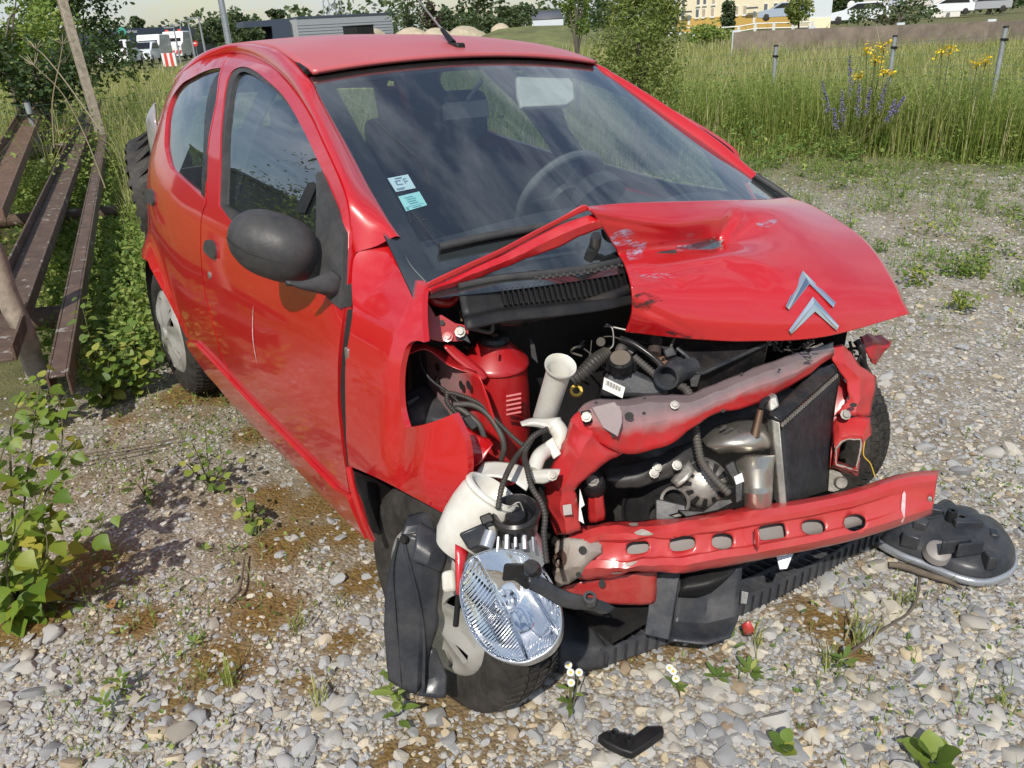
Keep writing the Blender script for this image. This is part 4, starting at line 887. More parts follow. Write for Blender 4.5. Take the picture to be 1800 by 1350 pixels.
# ---- bay contents
rs = flat('coolant_reservoir', [(1062, 656), (1085, 648), (1114, 650), (1155, 667), (1180, 692), (1150, 700), (1054, 697)], 1.90, MAT['liner'], car, .12, .012)
cp = MB().lathe([(.0001, .022), (.026, .022), (.030, .018), (.032, 0), (.030, -.012), (.022, -.02)], PT(1091, 640, 1.89), (.25, -.35, .9), 24).build('reservoir_cap', MAT['black'], rs)
MB().lathe([(.0001, .0235), (.024, .0235), (.024, .022)], PT(1091, 640, 1.89), (.25, -.35, .9), 20).build('cap_top', simple('dusty plastic', (.14, .115, .09), .8, dirt=.4), cp)
for k in range(10):
    a = k*.628; q = np.array(PT(1091, 640, 1.89)); MB().box(q+np.array([.031*math.cos(a), .031*math.sin(a), -.002]), (.006, .006, .022)).build('grip', MAT['black'], cp)
lb = flat('bar_code_label', [(1062, 663), (1099, 681), (1094, 700), (1059, 684)], 1.893, MAT['label'], rs, .0006, 0)
for k in range(16):
    f0 = .12+.72*k/16; w_ = (.012, .022, .03)[k % 3]; q = [np.array((1062, 663))*(1-f)+np.array((1099, 681))*f for f in (f0, f0+w_)]
    flat('bar', [tuple(q[0]+(-.4, 3)), tuple(q[1]+(-.4, 3)), tuple(q[1]+(-2, 11)), tuple(q[0]+(-2, 11))], 1.8915, MAT['ink'], lb, .0002, 0)
hc = PT(1171, 663, 1.86); hax = PT(1215, 640, 1.95)-hc; hax /= np.linalg.norm(hax)
ahn = (-hax*.6+np.array([.4, -.4, .1])); ahn /= np.linalg.norm(ahn)
MB().lathe([(.015, -.05), (.021, -.008), (.028, .0), (.030, .004), (.027, .004), (.022, -.002), (.024, -.02), (.024, -.10), (.0, -.1)], hc, ahn, 28).build('intake_horn', MAT['liner'], car)
tubeo('intake_tube', [hc-ahn*.03, PT(1190, 655, 1.92), PT(1215, 645, 1.97)], .026, MAT['liner'], car, 16)
MB().tube(T((1150, 625, 1.95), (1152, 598, 1.98)), .017, 14).build('filler_stub', simple('brown rubber', (.06, .04, .035), .6), car)
slabo('air_box', T((1186, 612, 1.98), (1200, 600, 2.02), (1350, 595, 2.10), (1352, 602, 2.08), (1232, 655, 1.97), (1222, 650, 1.965)), (-.02, .02, -.10), MAT['blackgloss'], car, .006)
tubeo('air_box_edge', T((1190, 612, 1.96), (1210, 630, 1.955), (1226, 656, 1.95), (1262, 644, 1.98), (1345, 605, 2.07)), .005, MAT['liner'], car, 6)
flat('air_box_foot', [(1212, 660), (1232, 658), (1226, 680), (1214, 680)], 1.945, MAT['black'], car, .03)
W_('corrugated_hose', [(1006, 668, 1.86), (1025, 655, 1.86), (1045, 635, 1.88), (1066, 622, 1.92)], .019, 'corr', .010)
W_('hose', [(1086, 630, 1.92), (1092, 612, 1.93), (1102, 612, 1.95), (1112, 622, 1.95)], .013, 'hose')
W_('corrugated_hose', [(1115, 628, 1.90), (1135, 645, 1.89), (1155, 662, 1.88)], .010, 'hose', .008)
W_('hose', [(1090, 595, 1.92), (1115, 605, 1.91), (1150, 630, 1.90), (1166, 648, 1.89)], .008, 'blackgloss')
W_('corrugated_hose', [(1190, 675, 1.93), (1205, 684, 1.93), (1215, 700, 1.92)], .012, 'hose', .008)
W_('wire', [(1065, 570, 1.93), (1078, 575, 1.93), (1100, 580, 1.93)], .003, 'steel')
W_('wire', [(1062, 574, 1.93), (1076, 577, 1.92), (1078, 605, 1.92), (1070, 615, 1.92)], .002, 'steel')
flat('relay_box', [(1165, 615), (1182, 608), (1190, 624), (1170, 630)], 1.93, MAT['liner'], car, .04, .004)
flat('battery_tray', [(1140, 632), (1180, 622), (1200, 648), (1175, 655)], 1.95, MAT['rust'], car, .03, .004)
MB().lathe([(.009, .004), (.015, .004), (.016, 0), (.009, -.003)], PT(1013, 687, 1.87), (.5, -.5, .7), 20).build('dipstick_ring', MAT['yellow'], car)
MB().lathe([(.0001, .0), (.011, .0), (.011, -.01)], PT(1056, 601, 1.93), (.6, -.7, .2), 12).build('plug', MAT['hose'], car)
flat('bay_clip', [(930, 592), (940, 605), (946, 640), (934, 628)], 1.86, MAT['black'], car, .006)
random.seed(3)
for k in range(14):      # small loose wires and brackets in the dark
    x0, y0 = random.uniform(1010, 1180), random.uniform(590, 650); pts = [(x0, y0, 1.95)]
    for q in range(3): pts.append((pts[-1][0]+random.uniform(-20, 22), pts[-1][1]+random.uniform(-12, 14), 1.95+random.uniform(-.02, .02)))
    tubeo('wire', T(*pts), random.choice((.002, .003, .005)), MAT[random.choice(('black', 'hose', 'black'))], car, 6, 4)
for k in range(16):
    x0, y0 = random.uniform(1320, 1440), random.uniform(598, 625); pts = [(x0, y0, 2.10)]
    for q in range(3): pts.append((pts[-1][0]+random.uniform(-14, 16), pts[-1][1]+random.uniform(-10, 10), 2.10+random.uniform(-.02, .02)))
    tubeo('wire', T(*pts), random.choice((.0015, .003)), MAT[random.choice(('black', 'hose', 'steel'))], car, 6, 3)
# ---- engine front: casting, pulley, alternator, manifold shields
sheet('engine_casting', [T((1066, 828, 1.95), (1110, 815, 1.96), (1160, 800, 1.97), (1200, 782, 1.98), (1225, 775, 2.0)), T((1066, 842, 1.90), (1110, 836, 1.90), (1155, 822, 1.91), (1195, 805, 1.92), (1225, 800, 1.97)), T((1085, 858, 1.92), (1120, 858, 1.92), (1160, 848, 1.93), (1200, 832, 1.95), (1230, 825, 1.99))], MAT['alucast'], car, 5, 5, solid=.01, dent=.008, dscale=25)
for a, b in ((1155, 822), (1150, 832), (1190, 818)): boltp(a, b, 1.895, car, r=.0075)
pl = MB().lathe([(.03, .014), (.034, .018), (.052, .018), (.052, .008), (.095, .006), (.098, .018), (.104, .018), (.104, -.01)], PT(1165, 905, 2.02), (.35, -.9, .25), 40).build('belt_pulley', MAT['black'], car)
MB().lathe([(.030, .020), (.036, .022), (.038, .018), (.030, .016)], PT(1190, 880, 1.97), (.35, -.85, .35), 26).build('pulley_rim', MAT['steel'], pl)
alt = bpy.data.objects.new('alternator', None); link(alt, car)
acn = PT(1238, 850, 1.96); aax = np.array([.65, -.60, .45]); aax /= np.linalg.norm(aax)
MB().lathe([(.0001, .03), (.030, .028), (.052, .012), (.060, -.01), (.062, -.06), (.05, -.08)], acn, aax, 28).build('housing', MAT['alu'], alt)
e1a = np.cross(aax, [0, 0, 1.]); e1a /= np.linalg.norm(e1a); e2a = np.cross(aax, e1a)
for k in range(12):
    a = k*math.pi/6; dr = e1a*math.cos(a)+e2a*math.sin(a); dt = -e1a*math.sin(a)+e2a*math.cos(a); p0 = acn+dr*.034+aax*.0275; p1 = acn+dr*.055+aax*.0085
    MB().slab([p0-dt*.004, p0+dt*.004, p1+dt*.007, p1-dt*.007], aax*.003).build('vent_slot', MAT['ink'], alt, sm=False)
sheet('bracket', [T((1178, 845, 1.93), (1195, 825, 1.93), (1210, 808, 1.94)), T((1190, 856, 1.92), (1208, 842, 1.915), (1222, 826, 1.93))], MAT['alu'], alt, 3, 3, solid=.008)
W_('corrugated_hose', [(1222, 752, 1.92), (1226, 780, 1.90), (1234, 812, 1.89), (1256, 842, 1.885), (1282, 868, 1.89)], .0105, 'hose', .008)
flat('wiring_connector', [(1272, 818), (1290, 808), (1308, 850), (1306, 880), (1292, 888), (1290, 850)], 1.88, MAT['black'], car, .03, .004)
flat('connector_label', [(1290, 838), (1304, 831), (1308, 846), (1294, 852)], 1.876, MAT['label'], car, .001, 0)
sheet('heat_shield', [T((1232, 772, 1.98), (1262, 748, 2.00), (1300, 738, 2.02), (1338, 742, 2.04), (1358, 765, 2.05)), T((1240, 782, 1.935), (1268, 766, 1.925), (1305, 758, 1.93), (1338, 760, 1.945), (1360, 778, 2.02)), T((1252, 790, 1.93), (1278, 784, 1.905), (1308, 782, 1.905), (1338, 782, 1.93), (1356, 788, 2.0)), T((1264, 798, 1.96), (1285, 797, 1.94), (1310, 797, 1.94), (1332, 794, 1.955), (1345, 793, 2.0))], MAT['shield'], car, 5, 5, solid=.003, dent=.003)
for a in ((1264, 754, 1275, 747), (1272, 759, 1287, 750), (1297, 756, 1318, 768)): flat('shield_slot', [(a[0], a[1]), (a[2], a[3]), (a[2]+3, a[3]+3), (a[0]+3, a[1]+4)], 1.922, MAT['ink'], car, .001, 0)
sheet('catalyst_shield', [T((1290, 812, 1.97), (1312, 800, 1.95), (1340, 800, 1.95), (1364, 800, 1.98)), T((1295, 830, 1.95), (1315, 826, 1.925), (1340, 824, 1.925), (1360, 824, 1.97)), T((1302, 856, 1.955), (1318, 858, 1.93), (1340, 858, 1.93), (1358, 854, 1.975)), T((1305, 866, 1.945), (1320, 868, 1.918), (1340, 868, 1.918), (1358, 864, 1.97)), T((1308, 895, 1.98), (1322, 899, 1.96), (1342, 898, 1.96), (1357, 892, 2.0))], MAT['shield'], car, 5, 5, solid=.003, linu=True, dent=.002, angle=30)
ox = MB().tube(T((1326, 768, 1.93), (1331, 745, 1.925), (1337, 720, 1.92)), [.012, .009, .0075], 12).tube(T((1323, 772, 1.935), (1326, 764, 1.93)), .016, 6); ox.build('oxygen_sensor', simple('bronzed steel', (.20, .13, .09), .4, metal=.8), car)
W_('wire', [(1337, 720, 1.92), (1341, 706, 1.94), (1350, 700, 1.98)], .006, 'black')
sheet('radiator_core', [T((1373, 744, 1.985), (1425, 700, 2.14), (1478, 652, 2.30)), T((1378, 810, 2.0), (1424, 780, 2.15), (1464, 750, 2.30)), T((1384, 885, 2.02), (1424, 872, 2.16), (1456, 862, 2.30))], simple('clogged radiator fins', (.016, .017, .020), .5, dirt=.25, dirtcol=(.10, .10, .11), dscale=40, bmp=.6, bscale=400), car, 5, 5, solid=.025)
slabo('radiator_side', T((1357, 738, 1.98), (1371, 742, 1.975), (1384, 890, 2.01), (1370, 892, 2.015)), (-.03, .02, 0), MAT['alu'], car, .003)
slabo('radiator_tank', T((1350, 726, 1.97), (1374, 742, 1.965), (1474, 652, 2.28), (1466, 636, 2.30), (1440, 644, 2.24)), (-.015, .01, -.018), MAT['blackgloss'], car, .008)
for k in range(26):
    f0 = k/26; a = np.array(T((1376, 746, 1.962))[0])*(1-f0)+np.array(T((1474, 658, 2.276))[0])*f0; MB().box(a, (.005, .005, .010)).build('crimp', MAT['alu'], car)
slabo('radiator_mount', T((1350, 700, 1.99), (1366, 692, 2.0), (1372, 715, 1.99), (1354, 726, 1.98)), (-.03, .02, -.01), MAT['alu'], car, .006)
# ---- left support and torn rail
sheet('support_leg', [T((1464, 608, 2.24), (1480, 604, 2.26), (1496, 618, 2.30)), T((1462, 632, 2.24), (1485, 640, 2.26), (1512, 642, 2.32)), T((1490, 672, 2.28), (1512, 668, 2.30), (1541, 662, 2.38)), T((1492, 700, 2.29), (1512, 700, 2.30), (1538, 688, 2.37)), T((1470, 726, 2.30), (1500, 730, 2.30), (1531, 730, 2.36))], MAT['redbeam'], car, 5, 5, solid=.004, linu=True, linv=True, dent=.006, angle=30)
sheet('support_back', [T((1475, 660, 2.33), (1490, 680, 2.34), (1492, 700, 2.34)), T((1463, 700, 2.33), (1475, 720, 2.33), (1485, 735, 2.33)), T((1450, 810, 2.33), (1458, 820, 2.32), (1470, 830, 2.34))], MAT['redsheet'], car, 5, 5, solid=.004, dent=.004)
ro = [(1460, 745), (1472, 728), (1500, 726), (1530, 733), (1532, 764), (1522, 772), (1512, 800), (1510, 838), (1485, 832), (1460, 825), (1468, 790)]
ri = [(1468, 790), (1478, 775), (1496, 770), (1514, 772), (1516, 778), (1510, 800), (1506, 828), (1488, 822), (1466, 815), (1467, 802), (1468, 796)]
g = [T(*[(a, b, 2.33) for a, b in ro]+[(*ro[0], 2.33)]), T(*[(a, b, 2.29) for a, b in ri]+[(*ri[0], 2.29)]), T(*[(a+3, b-6, 2.45) for a, b in ri]+[(ri[0][0]+3, ri[0][1]-6, 2.45)])]
sheet('torn_rail', g, MAT['redbeam'], car, 5, 3, solid=.003, linv=True, dent=.004, angle=35)
sheet('torn_edge', [T(*[(a+dx, b+dy, 2.285) for (a, b), dx, dy in zip(ri+[ri[0]], [random.uniform(-2, 2) for _ in range(12)], [random.uniform(-2, 2) for _ in range(12)])]), T(*[(a+2, b-1, 2.33) for a, b in ri+[ri[0]]])], MAT['galv'], car, 2, 3, solid=.003, linv=True, dent=.006, dscale=60)
boltp(1486, 729, 2.285, car, r=.009); holep(1500, 712, 2.27, car, .010, .006); holep(1491, 700, 2.27, car, .004)
W_('wire', [(1520, 775, 2.3), (1518, 800, 2.32), (1530, 815, 2.34), (1538, 838, 2.36)], .0015, 'yellow')
W_('wire', [(1516, 770, 2.3), (1512, 800, 2.3), (1520, 812, 2.33)], .0015, 'black')
W_('hose', [(1505, 598, 2.36), (1515, 615, 2.36), (1518, 640, 2.38), (1528, 660, 2.40)], .010, 'blackgloss')
for k in range(9):
    x0, y0 = random.uniform(1484, 1520), random.uniform(594, 625); W_('wire', [(x0, y0, 2.36), (x0+random.uniform(-10, 10), y0+random.uniform(0, 14), 2.36), (x0+random.uniform(-14, 14), y0+random.uniform(6, 30), 2.37)], .004, 'black')
sheet('lamp_remnant', [T((1512, 590, 2.42), (1530, 586, 2.46), (1552, 590, 2.50), (1566, 600, 2.52)), T((1522, 604, 2.40), (1535, 600, 2.42), (1552, 612, 2.48), (1565, 610, 2.5)), T((1530, 630, 2.42), (1540, 630, 2.44), (1548, 622, 2.48), (1560, 616, 2.5)), T((1532, 640, 2.45), (1538, 642, 2.47), (1546, 632, 2.5), (1552, 622, 2.52))], MAT['redsheet'], car, 5, 5, solid=.004, linu=True, linv=True, dent=.010, dscale=25, angle=25)
MB().lathe([(.0001, .01), (.014, .01), (.018, 0), (.018, -.02)], PT(1478, 848, 2.33), (.6, -.7, .3), 16).lathe([(.0001, .0), (.03, .0), (.03, -.012)], PT(1463, 845, 2.33), (.5, -.8, .3), 20).build('compressor_pulley', MAT['alu'], car)
# ---- bumper beam (torn loose on its left, skewed)
cols = [(1000, 1.80), (1060, 1.815), (1130, 1.835), (1210, 1.865), (1300, 1.915), (1400, 1.99), (1500, 2.085), (1585, 2.175), (1650, 2.25)]
def edge(pts): 
    xs = [p[0] for p in pts]; ys = [p[1] for p in pts]; return lambda x: float(np.interp(x, xs, ys))
top_ = edge([(979, 941), (1004, 930), (1054, 919), (1106, 915), (1176, 915), (1261, 899), (1400, 880), (1507, 859), (1575, 838), (1611, 822), (1652, 828)])
bot_ = edge([(985, 1008), (1025, 1013), (1054, 1016), (1131, 1008), (1209, 1006), (1308, 990), (1398, 972), (1507, 948), (1584, 924), (1638, 904)])
rowsB = []
#      fraction down, depth offset
for fr, dt in ((-.02, .060), (.06, .012), (.22, -.006), (.34, .000), (.37, .014), (.68, .016), (.71, .000), (.86, .000), (.98, .030), (1.0, .060)):
    r_ = []
    for k, (x, t) in enumerate(cols):
        y0, y1 = top_(x), bot_(x); e = 1 if x < 1560 else .15
        d_ = dt*(e if .3 < fr < .75 else 1); w = .006*math.sin(x*.045+fr*5)+.004*math.sin(x*.11)
        r_.append(PT(x-(12*fr if x > 1640 else 0), y0+(y1-y0)*fr, t+d_+(w if x < 1330 else w*.2)))
    rowsB.append(r_)
efn0, euv = surf(rowsB, 4, 5, True)
def efn(u, v):
    p = efn0(u, v); k = (1-float(smooth(.25, .6, u)))*.007+.0015; return p+np.array(mnoise.noise_vector(Vector(p)*16))*k+np.array(mnoise.noise_vector(Vector(p)*45))*k*.35
def uvhole(cx_, cy_, rx, ry, n=16, sq=2.0, rot=0):
    o_ = []
    for a in np.linspace(0, 2*math.pi, n, endpoint=False):
        c, s = math.cos(a), math.sin(a); x = rx*math.copysign(abs(c)**(2/sq), c); y = ry*math.copysign(abs(s)**(2/sq), s)
        u, v = euv(cx_+x*math.cos(rot)-y*math.sin(rot), cy_+x*math.sin(rot)+y*math.cos(rot)); o_.append((u*1.05, v*.16))
    return o_
holesB = [uvhole(1120, 962, 21, 10, sq=2.6), uvhole(1198, 956, 22, 13, sq=2.8), uvhole(1270, 951, 19, 14, sq=2.6), uvhole(1358, 935, 24, 13, sq=5, rot=-.15), uvhole(1430, 926, 21, 13, sq=2.4), uvhole(1503, 919, 19, 15, sq=2.2), uvhole(1636, 877, 5, 5)]
outB = [(u, 0) for u in np.linspace(0, 1.05, 60)]+[(1.05, v) for v in np.linspace(.01, .15, 8)]+[(u, .16) for u in np.linspace(1.05, 0, 60)]+[(0, v) for v in np.linspace(.15, .01, 8)]
beam = panel('bumper_beam', outB, holesB, lambda a, b: efn(a/1.05, b/.16), MAT['redbeam'], car, .008, 0, angle=26, solid=.004)
beam['label'] = 'bent red bumper beam with six holes, torn loose at one end'
sheet('beam_back', [T(*[(x, top_(x)*.66+bot_(x)*.34, t+.05) for x, t in cols[1:-1]]), T(*[(x, top_(x)*.26+bot_(x)*.74, t+.05) for x, t in cols[1:-1]])], MAT['grey'], beam, 3, 4, solid=.002)
sheet('beam_tab', [T((1325, 930, 1.905), (1333, 930, 1.90), (1335, 950, 1.90)), T((1325, 962, 1.92), (1333, 966, 1.90), (1335, 962, 1.905))], MAT['redbeam'], beam, 3, 3)
for pts in ([(1114, 934), (1124, 929), (1134, 929), (1150, 940), (1130, 942)], [(1108, 917), (1122, 916), (1121, 921), (1112, 921)], [(1092, 990), (1105, 985), (1122, 984), (1112, 992)], [(1072, 1008), (1090, 1006), (1092, 1008), (1076, 1011)], [(1586, 870), (1592, 868), (1590, 910), (1584, 918)]):
    o_ = outline(pts, 2); vv, ff = fill2d(o_, [], 7.0); mobj('paint_chip', [efn(*euv(a, b))-ray(a, b)*.0035 for a, b in vv], ff, MAT['galv' if pts[0][0] < 1500 else 'scratch'], beam)
# torn grey box at the beam's right end
sheet('crash_box', [T((978, 950, 1.82), (1000, 944, 1.79), (1030, 946, 1.80), (1062, 952, 1.83)), T((975, 975, 1.80), (1000, 970, 1.775), (1030, 968, 1.785), (1058, 972, 1.82)), T((972, 1005, 1.80), (998, 1000, 1.775), (1022, 995, 1.79), (1045, 985, 1.83)), T((976, 1032, 1.84), (1000, 1026, 1.82), (1020, 1016, 1.83), (1030, 1010, 1.85))], MAT['galv'], car, 5, 5, solid=.004, linu=True, linv=True, dent=.008, dscale=28, angle=28)
holep(1024, 967, 1.772, car, .009); holep(1017, 1010, 1.775, car, .006)
MB().lathe([(.008, .004), (.014, .006), (.016, 0), (.015, -.03)], PT(983, 985, 1.775), (.5, -.8, .3), 18).build('tow_socket', MAT['rust'], car)
sheet('subframe', [T((985, 1035, 1.90), (1040, 1018, 1.90), (1100, 1010, 1.92), (1155, 1006, 1.95)), T((990, 1046, 1.92), (1045, 1040, 1.92), (1105, 1036, 1.94), (1155, 1032, 1.97)), T((1010, 1058, 1.95), (1060, 1060, 1.95), (1108, 1064, 1.97), (1152, 1060, 2.0))], MAT['redsheet'], car, 5, 5, solid=.004, linu=True, dent=.004, angle=30)
holep(1058, 1026, 1.895, car, .008, .010)
# air guide hanging under the beam
ag = sheet('air_guide', [T((1195, 1004, 2.02), (1250, 1000, 2.05), (1305, 994, 2.06)), T((1190, 1050, 2.035), (1245, 1048, 2.075), (1302, 1040, 2.075)), T((1184, 1092, 2.05), (1240, 1096, 2.085), (1299, 1082, 2.085)), T((1176, 1126, 2.02), (1240, 1132, 2.03), (1284, 1120, 2.05))], MAT['liner'], car, 5, 5, solid=.005, linu=True, linv=True, angle=25)
slabo('guide_edge', T((1148, 1008, 1.99), (1196, 1005, 1.985), (1176, 1126, 2.005), (1132, 1116, 2.01)), (-.004, .006, .002), MAT['liner'], ag, .003)
sheet('guide_recess', [T((1196, 1010, 2.02), (1250, 1004, 2.02), (1296, 998, 2.03)), T((1196, 1035, 2.00), (1245, 1028, 2.00), (1275, 1020, 2.02)), T((1192, 1050, 2.03), (1225, 1050, 2.04), (1250, 1042, 2.06))], MAT['black'], ag, 5, 5, solid=.004)
flat('guide_clip', [(1302, 1036), (1318, 1040), (1314, 1064), (1300, 1062)], 2.05, MAT['liner'], ag, .012, .003)
flat('lamp_shard', [(1364, 978), (1396, 970), (1384, 1000), (1370, 1002)], 2.12, MAT['clearplastic'], car, .02, .002)
flat('bracket_shelf', [(1152, 878), (1158, 877), (1205, 888), (1206, 898), (1180, 906), (1206, 916), (1152, 916)], 1.945, MAT['liner'], car, .04, .003)
flat('bracket_shelf', [(1190, 896), (1236, 898), (1262, 878), (1285, 876), (1290, 884), (1262, 898), (1206, 910)], 1.925, MAT['black'], car, .02, .003)
# ---- hanging headlamp
RO = [(810, 1050), (812, 1017), (820, 993), (837, 977), (867, 967), (897, 967), (920, 973), (940, 990), (960, 1010), (977, 1043), (985, 1080), (983, 1113), (967, 1140), (940, 1157), (917, 1164), (887, 1160), (860, 1147), (837, 1123), (820, 1090)]
hl = bpy.data.objects.new('headlamp', None); link(hl, car); hl['label'] = 'chrome headlamp reflector hanging by its cables'
hc_ = PT(893, 1062, 1.535); hn = -ray(893, 1062)*.80+np.array([0, 0, .42])+np.array([.0, -.25, 0]); hn /= np.linalg.norm(hn)
rim = crom([PL(a, b, hc_, hn) for a, b in RO], 4, True); nr = len(rim); cenr = rim.mean(0)
ea = np.cross(hn, [0, 0, 1.]); ea /= np.linalg.norm(ea); eb = np.cross(hn, ea)
ra_ = np.array([math.atan2(np.dot(p-cenr, eb), np.dot(p-cenr, ea)) for p in rim]); rr_ = np.array([np.linalg.norm(p-cenr) for p in rim]); so_ = np.argsort(ra_); ra_ = np.r_[ra_[so_]-2*math.pi, ra_[so_], ra_[so_]+2*math.pi]; rr_ = np.r_[rr_[so_], rr_[so_], rr_[so_]]
def reff(px, py):
    q = PL(px, py, hc_, hn); w = q-cenr; s = min(1.0, np.linalg.norm(w)/np.interp(math.atan2(np.dot(w, eb), np.dot(w, ea)), ra_, rr_))
    dpth = .080*max(0, 1-s**2)**.8; line = px-(842+.50*(py-993)); rimf = float(smooth(1.0, .95, s)); left_ = float(smooth(4, -2, line)); right_ = float(smooth(60, 72, line-.12*(py-1000)))
    rip = .0008*math.sin(2*math.pi*(px*.82+py*.50)/5.2)*left_*rimf+.0008*math.sin(2*math.pi*px/5.0)*float(smooth(1112, 1120, py))*(1-left_)*rimf
    step = .012*left_*rimf+.010*right_*rimf+.016*math.exp(-((px-880)**2/14**2+(py-1040)**2/16**2))*-1
    return q-hn*(dpth+rip-step)
rvv, rff = fill2d(outline(RO, 4), [], 1.9); mobj('reflector', [reff(a, b) for a, b in rvv], rff, MAT['chrome'], hl, angle=75)
g = [[cenr+(p-cenr)*1.035+hn*.004 for p in list(rim)+[rim[0]]], [cenr+(p-cenr)*1.0+hn*.002 for p in list(rim)+[rim[0]]]]
g2 = [[cenr+(p-cenr)*a-hn*b for p in list(rim)+[rim[0]]] for a, b in ((1.0, -.003), (1.028, -.001), (1.03, .012), (1.0, .06), (.86, .10), (.5, .125), (.05, .13))]
sheet('shell', g2, MAT['clearplastic'], hl, 3, 1, solid=0)
capc = PT(906, 905, 1.575); capn = np.array(PT(904, 880, 1.515))-np.array(PT(912, 950, 1.595)); capn /= np.linalg.norm(capn)
MB().lathe([(.0001, .002), (.020, .002), (.024, -.012), (.032, -.012), (.036, .008), (.043, .015), (.049, .010), (.050, .0), (.045, -.010), (.044, -.030), (.040, -.045)], capc, capn, 40).build('rubber_cap', MAT['blackgloss'], hl)
tubeo('spring_clip', T((893, 893, 1.535), (902, 888, 1.530), (908, 884, 1.530), (914, 884, 1.530), (920, 898, 1.535)), .0016, MAT['steel'], hl, 6)
MB().lathe([(.0001, .0), (.036, .0), (.040, -.02), (.050, -.05), (.058, -.075)], PT(908, 930, 1.595), capn, 32).build('lamp_back', MAT['clearplastic'], hl)
for k in range(5):
    x = 876+k*15; MB().tube(T((x, 938+abs(k-2)*3, 1.56), (x-2+k*.9, 962+abs(k-2)*4, 1.555)), (.003, .006, .004, .006, .003)[k], 6).build('cooling_rib', MAT['clearplastic'], hl)
MB().tube(T((863, 935, 1.565), (854, 962, 1.560)), .014, 14).build('boss', MAT['clearplastic'], hl)
slabo('level_motor', T((806, 938, 1.555), (852, 918, 1.555), (868, 950, 1.565), (824, 968, 1.565)), viewv(835, 945, .035), MAT['liner'], hl, .005)
slabo('motor_plug', T((842, 908, 1.545), (862, 900, 1.545), (870, 916, 1.545), (848, 924, 1.545)), viewv(855, 912, .022), MAT['black'], hl, .003)
slabo('bulb_holder', T((886, 990, 1.485), (918, 990, 1.475), (945, 996, 1.475), (948, 1020, 1.475), (925, 1038, 1.495), (905, 1020, 1.505), (882, 1022, 1.505)), viewv(915, 1010, .022), MAT['black'], hl, .005)
MB().lathe([(.0001, .01), (.013, .01), (.016, 0), (.016, -.012), (.020, -.016), (.020, -.025)], PT(933, 998, 1.470), (.45, -.4, .8), 14).build('adjuster', MAT['blackgloss'], hl)
sheet('lamp_bracket', [T((930, 1004, 1.475), (958, 1018, 1.485), (990, 1036, 1.505), (1030, 1048, 1.535), (1062, 1056, 1.565), (1083, 1068, 1.585)), T((928, 1022, 1.470), (955, 1034, 1.475), (988, 1050, 1.495), (1025, 1060, 1.525), (1050, 1066, 1.555), (1070, 1078, 1.575)), T((930, 1036, 1.485), (958, 1050, 1.495), (990, 1066, 1.515), (1020, 1072, 1.545), (1044, 1076, 1.575), (1056, 1080, 1.595))], MAT['liner'], hl, 4, 5, solid=.008, linu=True, dent=.004, angle=25)
MB().lathe([(.007, .008), (.012, .008), (.013, 0), (.012, -.015)], PT(1037, 1052, 1.520), (.3, -.4, .86), 16).build('bracket_bush', MAT['liner'], hl)
sheet('bumper_shard', [T((800, 956, 1.56), (812, 962, 1.56), (824, 970, 1.57)), T((800, 1000, 1.56), (806, 1002, 1.555), (814, 1005, 1.56)), T((801, 1044, 1.57), (805, 1046, 1.565), (811, 1046, 1.57))], MAT['red'], car, 3, 3, solid=.003)
tubeo('vacuum_pipe', T((806, 1045, 1.60), (804, 1068, 1.62), (801, 1100, 1.64)), .006, MAT['black'], car, 8)
# ---- wheel-arch liner hanging beside the wheel
LN = [[(707, 938, 1.740), (722, 940, 1.730), (745, 948, 1.725), (775, 955, 1.740)],
      [(690, 978, 1.755), (712, 978, 1.740), (742, 990, 1.735), (776, 1000, 1.750)],
      [(679, 1030, 1.780), (707, 1032, 1.765), (740, 1045, 1.765), (770, 1060, 1.780)],
      [(675, 1083, 1.815), (705, 1090, 1.800), (736, 1100, 1.800), (771, 1098, 1.810)],
      [(677, 1145, 1.860), (706, 1155, 1.845), (735, 1165, 1.842), (760, 1135, 1.845)],
      [(683, 1197, 1.900), (706, 1211, 1.885), (732, 1221, 1.880), (748, 1195, 1.885)]]
ln = sheet('arch_liner', [T(*r_) for r_ in LN], MAT['liner'], car, 5, 5, solid=.004, linv=True, dent=.003, angle=18); ln['label'] = 'grey black wheel-arch liner hanging loose beside the front wheel'
sheet('liner_fold', [T((752, 1150, 1.852), (760, 1140, 1.852), (766, 1140, 1.858)), T((748, 1195, 1.890), (768, 1190, 1.880), (786, 1188, 1.880)), T((733, 1222, 1.885), (766, 1228, 1.885), (784, 1226, 1.890))], MAT['liner'], ln, 4, 4, solid=.004, linu=True, linv=True, angle=20)
sheet('liner_flap', [T((738, 916, 1.715), (760, 930, 1.715), (784, 946, 1.720)), T((728, 955, 1.700), (757, 968, 1.695), (787, 978, 1.710)), T((723, 986, 1.705), (750, 996, 1.700), (777, 1007, 1.715))], MAT['liner'], ln, 5, 5, solid=.004, linv=True, dent=.003, angle=25)
sheet('liner_top', [T((718, 906, 1.770), (742, 900, 1.770), (757, 890, 1.770), (788, 905, 1.780)), T((712, 925, 1.745), (735, 922, 1.745), (752, 918, 1.750), (786, 935, 1.760)), T((705, 940, 1.745), (728, 938, 1.740), (745, 945, 1.740), (783, 950, 1.745)),], MAT['liner'], ln, 5, 5, solid=.004, linu=True, linv=True, dent=.004, angle=25)
tubeo('liner_rib', T((708, 942, 1.732), (722, 1000, 1.745), (735, 1050, 1.765), (745, 1120, 1.815), (744, 1218, 1.875)), .004, MAT['liner'], ln, 6)
tubeo('liner_rib', T((700, 946, 1.738), (690, 1000, 1.755), (694, 1080, 1.795), (700, 1150, 1.845), (704, 1206, 1.880)), .003, MAT['liner'], ln, 6)
